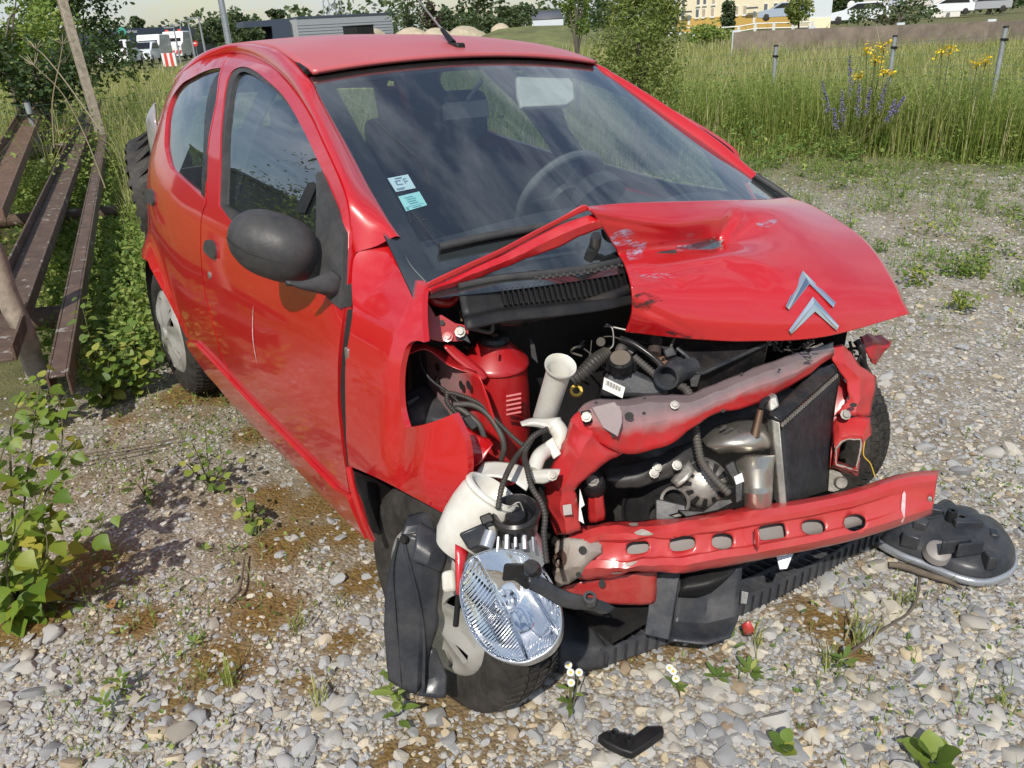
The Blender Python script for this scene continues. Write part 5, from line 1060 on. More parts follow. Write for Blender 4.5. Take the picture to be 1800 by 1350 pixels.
MB().lathe([(.0001, .004), (.009, .004), (.010, -.002)], PT(710, 948, 1.725), (.3, -.9, .3), 12).build('liner_stud', MAT['black'], ln)
slabo('white_pad', T((776, 1005, 1.66), (800, 1000, 1.66), (804, 1040, 1.67), (778, 1042, 1.67)), viewv(790, 1020, .02), MAT['white'], car, .008)
# inner splash panel in the front arch
sheet('splash_panel', [T((617, 825, 1.90), (640, 834, 1.92), (690, 850, 2.0), (740, 880, 2.1)), T((632, 870, 1.92), (655, 880, 1.94), (695, 900, 2.02), (740, 930, 2.1)), T((655, 935, 1.97), (670, 940, 1.99), (700, 960, 2.05), (740, 990, 2.12))], MAT['black'], car, 4, 4, solid=.004, linu=True, linv=True, dent=.004)
tubeo('sill_edge', [np.array(p) for p in T((613, 822, 1.80), (622, 862, 1.82), (640, 915, 1.86), (655, 948, 1.90))], .008, MAT['red'], car, 8)
# ------------------------------------------------------------------ ground
nW = M3 @ np.array([0, 0, 1.0]); CARC = (M3 @ np.array([-1.0, 0, 0]))[:2]
def sn(x, y, seed=0, oct_=4, base=1.0):
    """cheap smooth value noise in numpy, 0..1"""
    x = np.asarray(x, float); y = np.asarray(y, float); tot = np.zeros(np.broadcast(x, y).shape); amp = 1.0; norm = 0; fq = base
    for o_ in range(oct_):
        xi = np.floor(x*fq); yi = np.floor(y*fq); fx = x*fq-xi; fy = y*fq-yi; fx = fx*fx*(3-2*fx); fy = fy*fy*(3-2*fy)
        def hsh(a, b):
            v = np.sin(a*127.1+b*311.7+(seed+o_*17)*74.7)*43758.5453; return v-np.floor(v)
        v = (hsh(xi, yi)*(1-fx)+hsh(xi+1, yi)*fx)*(1-fy)+(hsh(xi, yi+1)*(1-fx)+hsh(xi+1, yi+1)*fx)*fy
        tot = tot+amp*v; norm += amp; amp *= .5; fq *= 2.03
    return tot/norm
def plane(x, y): return -(nW[0]*x+nW[1]*y)/nW[2]
def Gz(x, y):
    x = np.asarray(x, float); y = np.asarray(y, float); rho = np.hypot(x-CARC[0], y-CARC[1]); w = 1-smooth(6, 20, rho)
    lump = (sn(x, y, 5, 3, .9)-.5)*.05*smooth(2.2, 6, rho)+(sn(x, y, 9, 3, 5)-.5)*.012
    far = (sn(x, y, 31, 2, .05)-.5)*.5*smooth(14, 40, rho)
    return plane(x, y)*w-.012+lump+far
def VF(lat, fwd):
    return CW[0]+HR[0]*lat+HF[0]*fwd, CW[1]+HR[1]*lat+HF[1]*fwd
def LF(x, y): return (x-CW[0])*HR[0]+(y-CW[1])*HR[1], (x-CW[0])*HF[0]+(y-CW[1])*HF[1]
def mossf(x, y):
    lat, fwd = LF(x, y); m = smooth(.56, .68, sn(x, y, 3, 4, 1.9))*smooth(.35, -.5, lat-.05*(fwd-1))*smooth(4.5, 3.3, fwd)
    m = np.maximum(m, .8*smooth(.60, .70, sn(x, y, 13, 4, 3.2))*smooth(3.0, 1.6, fwd)*smooth(1.5, .8, lat))
    for px, py, r_ in ((1445, 1085, .14), (1500, 1140, .08), (610, 930, .20), (560, 880, .16), (500, 950, .20), (640, 1010, .13), (460, 1060, .18), (380, 1160, .16), (300, 1230, .12), (250, 1090, .10), (150, 985, .16), (600, 1120, .10), (540, 1190, .08), (700, 1320, .08), (480, 870, .12), (440, 760, .14)):
        c = M3 @ PZ(px, py, 0.0); d_ = np.hypot(x-c[0], y-c[1])/r_; m = np.maximum(m, smooth(1.1, .3, d_+.9*(sn(x, y, 21, 3, 9)-.5)))
    return np.clip(m, 0, 1)
def vegf(x, y):       # how overgrown the ground is
    lat, fwd = LF(x, y); e = (sn(x, y, 41, 4, .8)-.5)*2.2
    right = smooth(7.0, 10.5, fwd+e*1.3-.20*(lat-2))*smooth(0, 1.5, lat)
    left = smooth(-1.75, -2.3, lat+.15*e+.10*(fwd-3.2))*smooth(2.4, 3.2, fwd)
    back = smooth(5.0, 6.5, fwd+e*.5)*smooth(1.6, .3, lat)
    return np.clip(np.maximum(np.maximum(right, left), back), 0, 1)
def axis(lo, hi, step, far0, far1):
    c = list(np.arange(lo, hi, step)); s = step*1.3; v = hi
    while v < far1: c.append(v); v += s; s *= 1.17
    s = step*1.3; v = lo-step
    while v > far0: c.insert(0, v); v -= s; s *= 1.17
    return np.array(c)
la = axis(-2.6, 3.6, .032, -700, 700); fa = axis(.4, 6.0, .032, -500, 1200)
LA, FA = np.meshgrid(la, fa); gx, gy = VF(LA, FA); gz = Gz(gx, gy)
moss = mossf(gx, gy); veg = vegf(gx, gy); gz = gz+moss*.006*sn(gx, gy, 77, 2, 30)
nr_, nc_ = LA.shape; me = bpy.data.meshes.new('ground')
V = np.stack([gx, gy, gz], -1).reshape(-1, 3); idx = np.arange(nr_*nc_).reshape(nr_, nc_)
Q = np.stack([idx[:-1, :-1], idx[:-1, 1:], idx[1:, 1:], idx[1:, :-1]], -1).reshape(-1, 4)
def fastmesh(name, V, F, mats, attrs=None, smooth_=True, parent=None, world=None):
    V = np.asarray(V, np.float32); F = np.asarray(F, np.int32); me = bpy.data.meshes.new(name); k = F.shape[1]
    me.vertices.add(len(V)); me.vertices.foreach_set('co', V.ravel()); me.loops.add(F.size); me.loops.foreach_set('vertex_index', F.ravel())
    me.polygons.add(len(F)); me.polygons.foreach_set('loop_start', np.arange(0, F.size, k, dtype=np.int32)); me.update(calc_edges=True)
    me.polygons.foreach_set('use_smooth', np.full(len(F), smooth_))
    for n_, a in (attrs or {}).items():
        at = me.attributes.new(n_, 'FLOAT', 'POINT'); at.data.foreach_set('value', np.asarray(a, np.float32))
    for m_ in (mats if isinstance(mats, (list, tuple)) else [mats]): me.materials.append(m_)
    o = bpy.data.objects.new(name, me); link(o, parent)
    if world is not None: o.matrix_world = world
    return o
def attr(nt, n_): a = nt.nodes.new('ShaderNodeAttribute'); a.attribute_name = n_; return a.outputs['Fac']
def ground_mat():
    m, nt, b = nmat('gravelly soil'); oc = ocoord(nt)
    vo = N(nt, 'ShaderNodeTexVoronoi', Scale=95.0, Randomness=1.0); nt.links.new(oc, vo.inputs['Vector'])
    vd = nt.nodes.new('ShaderNodeTexVoronoi'); vd.inputs['Scale'].default_value = 95.0; nt.links.new(oc, vd.inputs['Vector'])
    grit = ramp(nt, sep(nt, vo.outputs['Color'])[0], [(0, (.15, .13, .10)), (.35, (.26, .235, .19)), (.7, (.37, .34, .29)), (1, (.48, .44, .37))])
    soil = ramp(nt, noise(nt, 14, 8, .7, oc), [(.3, (.15, .12, .085)), (.7, (.34, .29, .215))])
    c = mixc(nt, ramp(nt, noise(nt, 3.5, 6, .7, oc), [(.38, g3(0)), (.6, g3(1))]), soil, grit)
    mo = ramp(nt, noise(nt, 60, 6, .75, oc), [(.25, (.07, .038, .010)), (.5, (.17, .095, .018)), (.75, (.25, .17, .035))])
    c = mixc(nt, ramp(nt, sep(nt, oc)[1], [(0, g3(0)), (1, g3(0))]), c, c) if False else c
    c = mixc(nt, math_(nt, 'MULTIPLY', attr(nt, 'moss'), .95), c, mo)
    vg = ramp(nt, noise(nt, 2.5, 8, .75, oc), [(.3, (.06, .06, .022)), (.55, (.13, .13, .045)), (.8, (.20, .18, .08))])
    c = mixc(nt, attr(nt, 'veg'), c, vg); setc(nt, b, c); b.inputs['Roughness'].default_value = .95
    h = math_(nt, 'ADD', math_(nt, 'MULTIPLY', vd.outputs['Distance'], -1.0), math_(nt, 'MULTIPLY', noise(nt, 40, 8, .7, oc), 1.2)); bump(nt, b, h, .9, .006)
    return m
ground = fastmesh('ground', V, Q, ground_mat(), {'moss': moss.ravel(), 'veg': veg.ravel()}); tag(ground, kind='structure')
# ---- stones
def stone_base(sub, seed):
    bm = bmesh.new(); bmesh.ops.create_icosphere(bm, subdivisions=sub, radius=1.0); r_ = random.Random(seed)
    planes = [Vector((r_.gauss(0, 1), r_.gauss(0, 1), r_.gauss(0, .8))).normalized() for _ in range(11)]; hs = [r_.uniform(.42, .78) for _ in planes]
    for v in bm.verts:
        for p_, h in zip(planes, hs):
            d_ = v.co.dot(p_)-h
            if d_ > 0: v.co -= p_*d_*.98
    V = np.array([tuple(v.co) for v in bm.verts]); F = np.array([[v.index for v in f_.verts] for f_ in bm.faces]); bm.free()
    V = V/np.abs(V).max(0)*np.array([1, r_.uniform(.62, .92), r_.uniform(.38, .62)]); return V, F
def stone_mat():
    m, nt, b = nmat('limestone gravel'); oc = ocoord(nt); t = attr(nt, 'tint')
    oi = nt.nodes.new('ShaderNodeObjectInfo')
    t = math_(nt, 'FRACT', math_(nt, 'ADD', t, oi.outputs['Random']))
    c = ramp(nt, t, [(0, (.20, .205, .215)), (.22, (.30, .31, .325)), (.42, (.38, .385, .39)), (.60, (.45, .44, .41)), (.74, (.34, .31, .26)), (.86, (.56, .52, .44)), (.95, (.54, .44, .28)), (1, (.24, .16, .10))])
    n1 = noise(nt, 45, 6, .7, oc); c = mixc(nt, .5, c, mixc(nt, n1, (.30, .29, .27), (1.1, 1.1, 1.08)), 'MULTIPLY') if False else mixc(nt, ramp(nt, n1, [(.3, g3(.0)), (.75, g3(.45))]), c, (.20, .175, .14))
    c = mixc(nt, ramp(nt, noise(nt, 160, 3, .6, oc), [(.55, g3(0)), (.7, g3(.3))]), c, (.55, .53, .48))
    setc(nt, b, c); b.inputs['Roughness'].default_value = .85; bump(nt, b, noise(nt, 130, 5, .65, oc), .35, .003); return m
SM = stone_mat()
NS = 125000
spx = rng.uniform(-600, 2400, NS); spy = 230+1650*rng.power(1.15, NS); vr = _d*FPX+_r*(spx-900)[:, None]+_u*(675-spy)[:, None]
tt_ = -CAM_P[2]/vr[:, 2]; okk = tt_ > 0; pc = CAM_P+vr*tt_[:, None]; pw = pc @ M3.T; dist = np.linalg.norm(pc-CAM_P, axis=1)
lat, fwd = LF(pw[:, 0], pw[:, 1]); keep = okk & (dist < 11) & (fwd > .1)
ms = mossf(pw[:, 0], pw[:, 1]); vg = vegf(pw[:, 0], pw[:, 1]); u_ = rng.uniform(0, 1, NS)
leftness = smooth(-.1, -1.0, lat)*smooth(1.35, 2.0, fwd)
dens = (1-.66*ms)*(1-.93*vg)*(1-.45*leftness)*(1-.5*smooth(4, 8, fwd)*(sn(pw[:, 0], pw[:, 1], 61, 3, .9) > .52)); keep &= u_ < dens
size = np.exp(rng.normal(math.log(.0070), .50, NS)); size = np.clip(size*(1-.22*leftness)*(1+.15*smooth(0, 1.5, lat)), .0045, .038); size = np.maximum(size, dist/FPX*3.0)
# keep stones clear of wheels
for wc in ((-.165, -.712), (-2.34, -.69), (-.19, .675)): keep &= ~((np.abs(pc[:, 0]-wc[0]) < .10) & (np.abs(pc[:, 1]-wc[1]) < .08))
K = np.where(keep)[0]; order = K[np.argsort(-(size[K]/dist[K]))]
infr = order[(spx[order] > 0) & (spx[order] < 1800) & (spy[order] > 560) & (spy[order] < 1350)]
big = infr[:300]; rest = np.setdiff1d(K, big)
bases = [stone_base(2, 100+i) for i in range(8)]; bmeshes = []
for i, (bv, bf) in enumerate(bases):
    me = bpy.data.meshes.new('stone'); me.from_pydata([tuple(v) for v in bv], [], [tuple(int(q) for q in f_) for f_ in bf]); me.polygons.foreach_set('use_smooth', [True]*len(me.polygons)); me.set_sharp_from_angle(angle=math.radians(32)); me.materials.append(SM); bmeshes.append(me)
for k, i in enumerate(big):
    o = bpy.data.objects.new('stone', bmeshes[k % 8]); s = float(size[i])*1.12; link(o, ground)
    o.location = (pw[i, 0], pw[i, 1], float(Gz(pw[i, 0], pw[i, 1]))+s*.16); o.scale = (s, s, s); o.rotation_euler = (random.uniform(-.3, .3), random.uniform(-.3, .3), random.uniform(0, 6.28))
def scatter(ids, sub, nb, name):
    bs_ = [stone_base(sub, 200+i+10*sub) for i in range(nb)]; Vs = []; Fs = []; Ts = []; off = 0; ch = rng.integers(0, nb, len(ids))
    for q in range(nb):
        I = ids[ch == q]; n = len(I)
        if not n: continue
        bv, bf = bs_[q]; a = rng.uniform(0, 6.283, n); tx = rng.normal(0, .28, n); s = size[I]
        P_ = bv[None]*s[:, None, None]; ct, st_ = np.cos(tx)[:, None], np.sin(tx)[:, None]
        y, z = P_[..., 1]*ct-P_[..., 2]*st_, P_[..., 1]*st_+P_[..., 2]*ct; x = P_[..., 0]; ca, sa = np.cos(a)[:, None], np.sin(a)[:, None]
        X = x*ca-y*sa+pw[I, 0][:, None]; Y = x*sa+y*ca+pw[I, 1][:, None]; Z = z+(Gz(pw[I, 0], pw[I, 1])+s*rng.uniform(.0, .30, n))[:, None]
        Vs.append(np.stack([X, Y, Z], -1).reshape(-1, 3)); Fs.append((bf[None]+(np.arange(n)*len(bv))[:, None, None]+off).reshape(-1, 3)); lt2, _f = LF(pw[I, 0], pw[I, 1]); Ts.append(np.repeat(rng.uniform(0, 1, n)*np.interp(lt2, [-1.2, .6], [.62, 1.0]), len(bv))); off += n*len(bv)
    o = fastmesh(name, np.vstack(Vs), np.vstack(Fs), SM, {'tint': np.concatenate(Ts)}, False, ground); o['kind'] = 'stuff'; return o
pxs = size[rest]/dist[rest]; near = rest[pxs > 13/FPX/2]; farr = rest[pxs <= 13/FPX/2]
scatter(near, 2, 8, 'gravel'); scatter(farr, 1, 6, 'gravel')
print('stones', len(K), len(near), len(farr))
# ------------------------------------------------------------------ loose things near the car
def thing(name, label, cat, group=None, mat=None, loc=None):
    o = empty(name, loc or (0, 0, 0), M if mat is None and loc is None else mat); tag(o, label, cat, group); return o
# bumper grille lying under the front
gl = thing('bumper_grille', 'black plastic slatted bumper grille lying on gravel under the bumper beam', 'grille')
gA = PZ(1052, 1172, .02); gB = PZ(1545, 946, .03); gC = PZ(992, 1082, .05); gD = PZ(1440, 920, .05)
def gpt(u, v): return (gA*(1-u)+gB*u)*(1-v)+(gC*(1-u)+gD*u)*v+np.array([.035*math.sin(u*math.pi), -.02*math.sin(u*math.pi), 0])
for v_, h_ in ((0, .055), (.34, .05), (.67, .05), (1, .05)):
    p = [gpt(u, v_) for u in np.linspace(0, 1, 25)]; mb = MB(); V = []; F = []
    for i, q in enumerate(p):
        n_ = np.array([.003, -.003, 0]); V += [q-n_, q+n_, q+n_+np.array([0, 0, h_]), q-n_+np.array([0, 0, h_])]
        if i: b = 4*i; F += [(b-4+k, b-4+(k+1) % 4, b+(k+1) % 4, b+k) for k in range(4)]
    F += [(3, 2, 1, 0), (len(V)-4, len(V)-3, len(V)-2, len(V)-1)]; mobj('rail', V, F, MAT['grillep'], gl, sm=False)
for k in range(33):
    u = (k+.5)/33; a = gpt(u, 0); b = gpt(u, 1); dr = (gB-gA)/np.linalg.norm(gB-gA)*.0022
    MB().slab([a-dr, a+dr, b+dr, b-dr], (0, 0, .044)).build('rib', MAT['grillep'], gl, sm=False)
    f = a-np.array([.0, 0, .0])+np.array([.010, -.008, 0]); MB().slab([a-dr*3, a+dr*3, f], (0, 0, .05)).build('fin', MAT['liner'], gl, sm=False)
sheet('end_cap', [[gpt(-.10, .1)+np.array([0, 0, .0]), gpt(-.04, .0), gpt(0.02, -.05)], [gpt(-.09, .3)+np.array([0, 0, .07]), gpt(-.04, .2)+np.array([0, 0, .06]), gpt(.02, .0)+np.array([0, 0, .05])], [gpt(-.07, 1)+np.array([0, 0, .09]), gpt(-.03, .9)+np.array([0, 0, .07]), gpt(.02, .6)+np.array([0, 0, .06])]], MAT['liner'], gl, 4, 4, solid=.006)
mobj('shard', [PZ(a, b, z) for a, b, z in ((1304, 1098, .06), (1318, 1092, .08), (1326, 1108, .05), (1322, 1118, .02), (1308, 1116, .03))], [(0, 1, 2, 3, 4)], MAT['red'], gl, solid=.003)
# loose headlamp housing, lens down
lh = thing('headlamp_housing', 'black headlamp housing lying lens down on the gravel right of the car', 'headlamp')
LO = [(1541, 951), (1552, 936), (1602, 918), (1626, 908), (1650, 890), (1668, 902), (1690, 905), (1715, 913), (1728, 927), (1753, 932), (1768, 948), (1786, 978), (1783, 1001), (1762, 1016), (1730, 1024), (1685, 1016), (1626, 992), (1581, 975)]
base = crom([PZ(a, b, .022) for a, b in LO], 3, True); cc = base.mean(0); nb_ = len(base)
prof = [(1.0, -.016), (1.02, -.008), (1.02, .004), (.97, .010), (.95, .022), (.90, .040), (.72, .062), (.50, .078), (.28, .088), (.05, .09)]
g = [[cc+(p-cc)*s+np.array([0, 0, h]) for p in list(base)+[base[0]]] for s, h in prof]
for r_, i in ((4, 0), (5, 0)):
    pass
hsg = sheet('housing', g[3:], MAT['liner'], lh, 3, 1, solid=.003)
sheet('lens_rim', g[:4], MAT['clearplastic'], lh, 2, 1, solid=.003)
for a, b, z, w_, l_, ro_ in ((1640, 900, .075, .05, .09, .5), (1618, 925, .07, .05, .06, .2), (1700, 925, .085, .03, .14, .9), (1680, 960, .085, .012, .16, 1.1), (1705, 965, .085, .010, .14, 1.1), (1740, 985, .06, .05, .05, .9), (1745, 945, .06, .05, .04, .6), (1600, 950, .05, .03, .08, .3)):
    MB().box(PZ(a, b, z+.022), (l_*.6, w_*.75, .045), Matrix.Rotation(ro_, 3, 'Z')).build('housing_rib', MAT['liner'], hsg, bevel=.004)
MB().lathe([(.006, .02), (.014, .02), (.016, .0), (.016, -.05)], PZ(1672, 907, .125), (0, 0, 1), 16).build('socket', MAT['black'], hsg)
c_ = PZ(1650, 968, .075); MB().lathe([(.0001, .012), (.022, .010), (.034, .002), (.040, -.02)], c_, (.25, -.35, .85), 22).build('bulb_cover', MAT['grey'], hsg)
MB().tube([PZ(1618, 948, .05), PZ(1622, 962, .04)], .012, 10).build('lamp_boss', MAT['clearplastic'], hsg)
# broken plastic bracket in the foreground
fr = thing('plastic_fragment', 'small broken black plastic bracket lying in the foreground gravel', 'fragment')
slabo('arm', [PZ(a, b, .03) for a, b in ((1050, 1292), (1066, 1284), (1092, 1288), (1112, 1294), (1136, 1276), (1165, 1276), (1168, 1286), (1140, 1306), (1112, 1324), (1092, 1318), (1064, 1304))], (0, 0, -.022), MAT['black'], fr, .004)
for a, b in ((1106, 1304), (1078, 1294)): MB().lathe([(.004, .012), (.008, .012), (.010, 0), (.010, -.02)], PZ(a, b, .03), (0, 0, 1), 12).build('socket', MAT['black'], fr)
# branch and rotten wood by the lamp housing
brk = simple('weathered bark', (.12, .095, .07), .9, var=.35, vscale=25, bmp=.6, bscale=60)
o = tubeo('rotten_branch', [PZ(a, b, .012) for a, b in ((1562, 992), (1590, 996), (1630, 1010), (1668, 1022), (1690, 1034))], [.008, .011, .010, .008, .004], brk, None, 8, world=M); tag(o, 'short rotten brown branch beneath the loose headlamp housing', 'branch')
twg = [[(1617, 1015), (1612, 1050), (1600, 1075), (1570, 1096), (1540, 1115), (1500, 1145)], [(1490, 1150), (1520, 1128), (1552, 1100)], [(430, 975), (427, 1000), (424, 1025), (418, 1045)], [(425, 1035), (400, 1060)], [(110, 805), (200, 790), (270, 778), (315, 770)], [(120, 818), (210, 800), (300, 782)]]
twl = ['thin bent twig on gravel between grille and loose headlamp', 'short straight twig crossing the bent one near the moss', 'dark bent twig standing up from moss left of the front wheel', 'small side twig left of the dark bent twig', 'long pale dry stem lying across the gravel by the saplings', 'second dry stem parallel to the long pale one']
for p, l_ in zip(twg, twl):
    o = tubeo('twig', [PZ(a, b, .015+.004*math.sin(a)) for a, b in p], .0035, brk, None, 6, world=M); tag(o, l_, 'twig')
# ------------------------------------------------------------------ rusty steel on the left
def rust_mat(name, c0, c1, lich=.5):
    m, nt, b = nmat(name); oc = ocoord(nt)
    c = ramp(nt, noise(nt, 9, 9, .72, oc), [(.28, c0), (.5, tuple((a+b_)/2 for a, b_ in zip(c0, c1))), (.72, c1)])
    l_ = ramp(nt, noise(nt, 16, 5, .6, oc), [(.61, g3(0)), (.65, g3(lich))]); c = mixc(nt, l_, c, (.52, .52, .48))
    l2 = ramp(nt, noise(nt, 11, 6, .7, oc, .6), [(.66, g3(0)), (.70, g3(lich*.7))]); c = mixc(nt, l2, c, (.36, .26, .04))
    setc(nt, b, c); b.inputs['Roughness'].default_value = .72; b.inputs['Metallic'].default_value = .15; bump(nt, b, noise(nt, 50, 8, .7, oc), .4, .004); return m
RUST = rust_mat('lichened rusty steel', (.065, .042, .032), (.16, .105, .075)); RUST2 = rust_mat('orange rusty steel', (.10, .055, .038), (.20, .12, .08), .15)
def channel(name, a, b, w, h, t_, up, label, mat, side_hint):
    """U channel from a to b; up=True: open side upwards"""
    a, b = np.array(a), np.array(b); dr = (b-a)/np.linalg.norm(b-a); sd_ = np.cross(dr, [0, 0, 1.]); sd_ /= np.linalg.norm(sd_); un = np.cross(sd_, dr)
    o = empty(name, mat=M); tag(o, label, 'steel beam', 'rusty steel channels stacked at the left')
    s = 1 if up else -1
    def pl_(nm, y0, y1, z0, z1):
        V = [p+sd_*y+un*z for p in (a, b) for y, z in ((y0, z0), (y1, z0), (y1, z1), (y0, z1))]
        mobj(nm, V, [(0, 1, 2, 3), (7, 6, 5, 4), (0, 4, 5, 1), (1, 5, 6, 2), (2, 6, 7, 3), (3, 7, 4, 0)], mat, o, sm=False, bevel=.003)
    pl_('web', -w/2+t_+.001, w/2-t_-.001, 0 if up else -t_, t_ if up else 0)
    pl_('flange', -w/2, -w/2+t_, 0 if up else -h, h if up else .001); pl_('flange', w/2-t_, w/2, 0 if up else -h, h if up else .001)
    return o
zb = .30
A0_ = PZ(168, 182, zb+.10); A1_ = PZ(-14, 640, zb-.02)
channel('steel_channel', A0_, A1_, .175, .07, .012, True, 'long rusty steel channel open upwards, left of the narrower one beside the car', RUST, 1)
B0_ = PZ(181, 238, zb+.13); B1_ = PZ(100, 660, zb-.02)
channel('steel_channel', B0_, B1_, .078, .09, .010, False, 'long rusty steel beam with white lichen spots nearest the car', RUST, 1)
C0_ = PZ(70, 176, .55); C1_ = PZ(-30, 392, .42)
channel('steel_channel', C0_, C1_, .24, .08, .012, True, 'short orange-rusty steel channel at the far left of the stack', RUST2, 1)
for a, b, r_, l_ in (((60, 243, .36), (136, 231, .36), .055, 'upper rusty pipe resting between the two steel channels'), ((48, 272, .33), (128, 258, .33), .058, 'lower rusty pipe just below the upper one between the channels'), ((56, 562, .12), (122, 555, .12), .06, 'dark rusty pipe under the near ends of the steel channels'), ((-20, 392, .16), (205, 372, .16), .05, 'dark cross pipe under the steel channels in the weeds')):
    p0, p1 = PZ(*a), PZ(*b); o = MB().lathe([(.0001, 0), (r_*.8, 0), (r_, .0), (r_, float(np.linalg.norm(p1-p0))), (r_*.8, float(np.linalg.norm(p1-p0))), (.0001, float(np.linalg.norm(p1-p0)))], p0, p1-p0, 18).build('steel_pipe', RUST, None, world=M); tag(o, l_, 'pipe', 'rusty pipes under the channels')
# leaning posts
def post(name, px0, px1, w, mat, label, round_=False):
    p0, p1 = np.array(px0), np.array(px1); dr = p1-p0; L = np.linalg.norm(dr); dr /= L; s1_ = np.cross(dr, _d); s1_ /= np.linalg.norm(s1_); s2_ = np.cross(dr, s1_)
    if round_:
        pts = [p0+dr*L*k/9+s1_*.006*math.sin(k*1.7) for k in range(10)]; o = tubeo(name, pts, [w*1.25]+[w*(1+.06*math.sin(k*2.3)) for k in range(9)], mat, None, 14, world=M)
    else:
        sa = (s1_*.8+s2_*.6)*w/2; sb_ = (-s1_*.6+s2_*.8)*w/2; o = MB().slab([p0+sa+sb_, p0+sa-sb_, p0-sa-sb_, p0-sa+sb_], dr*L).build(name, mat, None, bevel=.006, world=M)
    return tag(o, label, 'post')
woodg = simple('weathered grey timber', (.29, .245, .19), .85, var=.35, vscale=18, bmp=.7, bscale=50)
q0 = PZ(178, 238, zb+.12); dd_ = np.linalg.norm(q0-CAM_P)
post('timber_post', q0, PT(92, -60, dd_*1.02), .085, woodg, 'square grey timber post leaning up from the steel beams')
q1 = PZ(72, 664, .05); post('timber_log', q1, PT(-40, 380, np.linalg.norm(q1-CAM_P)*.97), .044, woodg, 'round weathered log leaning at the left edge of the photo', True)
# chunky tyre standing behind the car
ty = thing('tractor_tyre', 'worn black tyre with deep lugs standing behind the rear of the car', 'tyre')
tcx = PX(300, 352, -3.45); tax = np.array([.35, .93, .1]); tax /= np.linalg.norm(tax); R_ = .36
MB().lathe([(.20, -.10), (.27, -.125), (.33, -.12), (R_-.02, -.09), (R_-.01, 0), (R_-.02, .09), (.33, .12), (.27, .125), (.20, .10)], tcx, tax, 48).build('casing', MAT['rubber'], ty)
e1t = np.cross(tax, [0, 0, 1.]); e1t /= np.linalg.norm(e1t); e2t = np.cross(tax, e1t)
for k in range(26):
    for s in (-1, 1):
        V = []
        for h in (.0, .135):
            for da in (-.055, .055):
                for rr in (R_-.05-(.05 if h > .1 else 0), R_+.018-(.06 if h > .1 else 0)):
                    an = 2*math.pi*(k+(.5 if s > 0 else 0))/26+da+h*1.6; V.append(tcx+tax*s*h+(e1t*math.cos(an)+e2t*math.sin(an))*rr)
        mobj('lug', V, [(1, 3, 7, 5), (0, 1, 5, 4), (2, 6, 7, 3), (0, 2, 3, 1), (4, 5, 7, 6)], MAT['rubber'], ty, sm=False)
# tail lamp of the car
tl = PX(281, 262, -2.60); g = []
for k in range(7):
    a = -1+k/3.0; w_ = math.sqrt(max(0, 1-abs(a)**3)); g.append([tl+np.array([-.10*w_*math.sin(q), -.045*w_*math.cos(q)+.01, -a*.19]) for q in np.linspace(-.9, 1.7, 6)])
sheet('tail_lamp', g, simple('pale tail lamp lens', (.30, .30, .31), .2, coat=.6, dirt=.3), car, 3, 3, solid=.01)
# ------------------------------------------------------------------ fences
galv = simple('galvanised post', (.33, .36, .37), .45, metal=.4, dirt=.2); wireg = simple('green fence wire', (.10, .17, .13), .5)
def ground_at(px, dist, py=60): p = WD(px, py, dist); return np.array([p[0], p[1], float(Gz(p[0], p[1]))])
fposts = [(-260, 13.4, 150), (12, 10.2, 182), (330, 12.5, 150), (700, 14.2, 130), (1130, 14.0, 100), (1366, 13.4, 80), (1574, 12.9, 63), (1766, 12.5, 47), (1990, 12.2, 30)]
lbl = {12: 'grey fence post with black clip at the left edge beside the steel channel', 1366: 'grey fence post left of the yellow flowers', 1574: 'grey fence post just behind the large yellow flower cluster', 1766: 'rightmost grey fence post near the photo edge'}
fp = []
for px, dist, pyt in fposts:
    b = ground_at(px, dist); t_ = WD(px, pyt, dist); top = np.array([b[0], b[1], max(t_[2], b[2]+.8)]); fp.append((b, top))
    if -50 < px < 1850 and px in lbl:
        r_ = empty('fence_post', loc=tuple(b)); tag(r_, lbl[px], 'fence post', 'grey posts of the wire fence')
        h = top[2]-b[2]; MB().tube([(0, 0, -.1), (0, 0, h)], .030, 12).build('post', galv, r_); MB().lathe([(.0001, .012), (.031, .010), (.034, -.012)], (0, 0, h), (0, 0, 1), 12).build('cap', MAT['black'], r_); MB().lathe([(.034, .01), (.038, .0), (.034, -.02)], (0, 0, h-.14), (0, 0, 1), 12).box((.04, -.02, h-.15), (.05, .02, .03)).build('clip', MAT['black'], r_)
fence = empty('wire_fence', loc=tuple(fp[0][0])); tag(fence, 'green welded wire mesh fence running behind the weeds', 'fence')
org = np.array(fp[0][0])
for (b0, t0), (b1, t1) in zip(fp[:-1], fp[1:]):
    mb = MB(); L = np.linalg.norm(b1-b0); nv_ = int(L/.10)
    for q in np.linspace(.08, .93, 8): mb.tube([b0*(1-q)+t0*q-org, b1*(1-q)+t1*q-org], .0022, 4, caps=False)
    for k in range(nv_):
        f = k/nv_; mb.tube([b0*(1-f)+b1*f-org+np.array([0, 0, .05]), (b0*(1-f)+b1*f)*.07+(t0*(1-f)+t1*f)*.93-org], .0018, 3, caps=False)
    mb.build('mesh_panel', wireg, fence, sm=False)
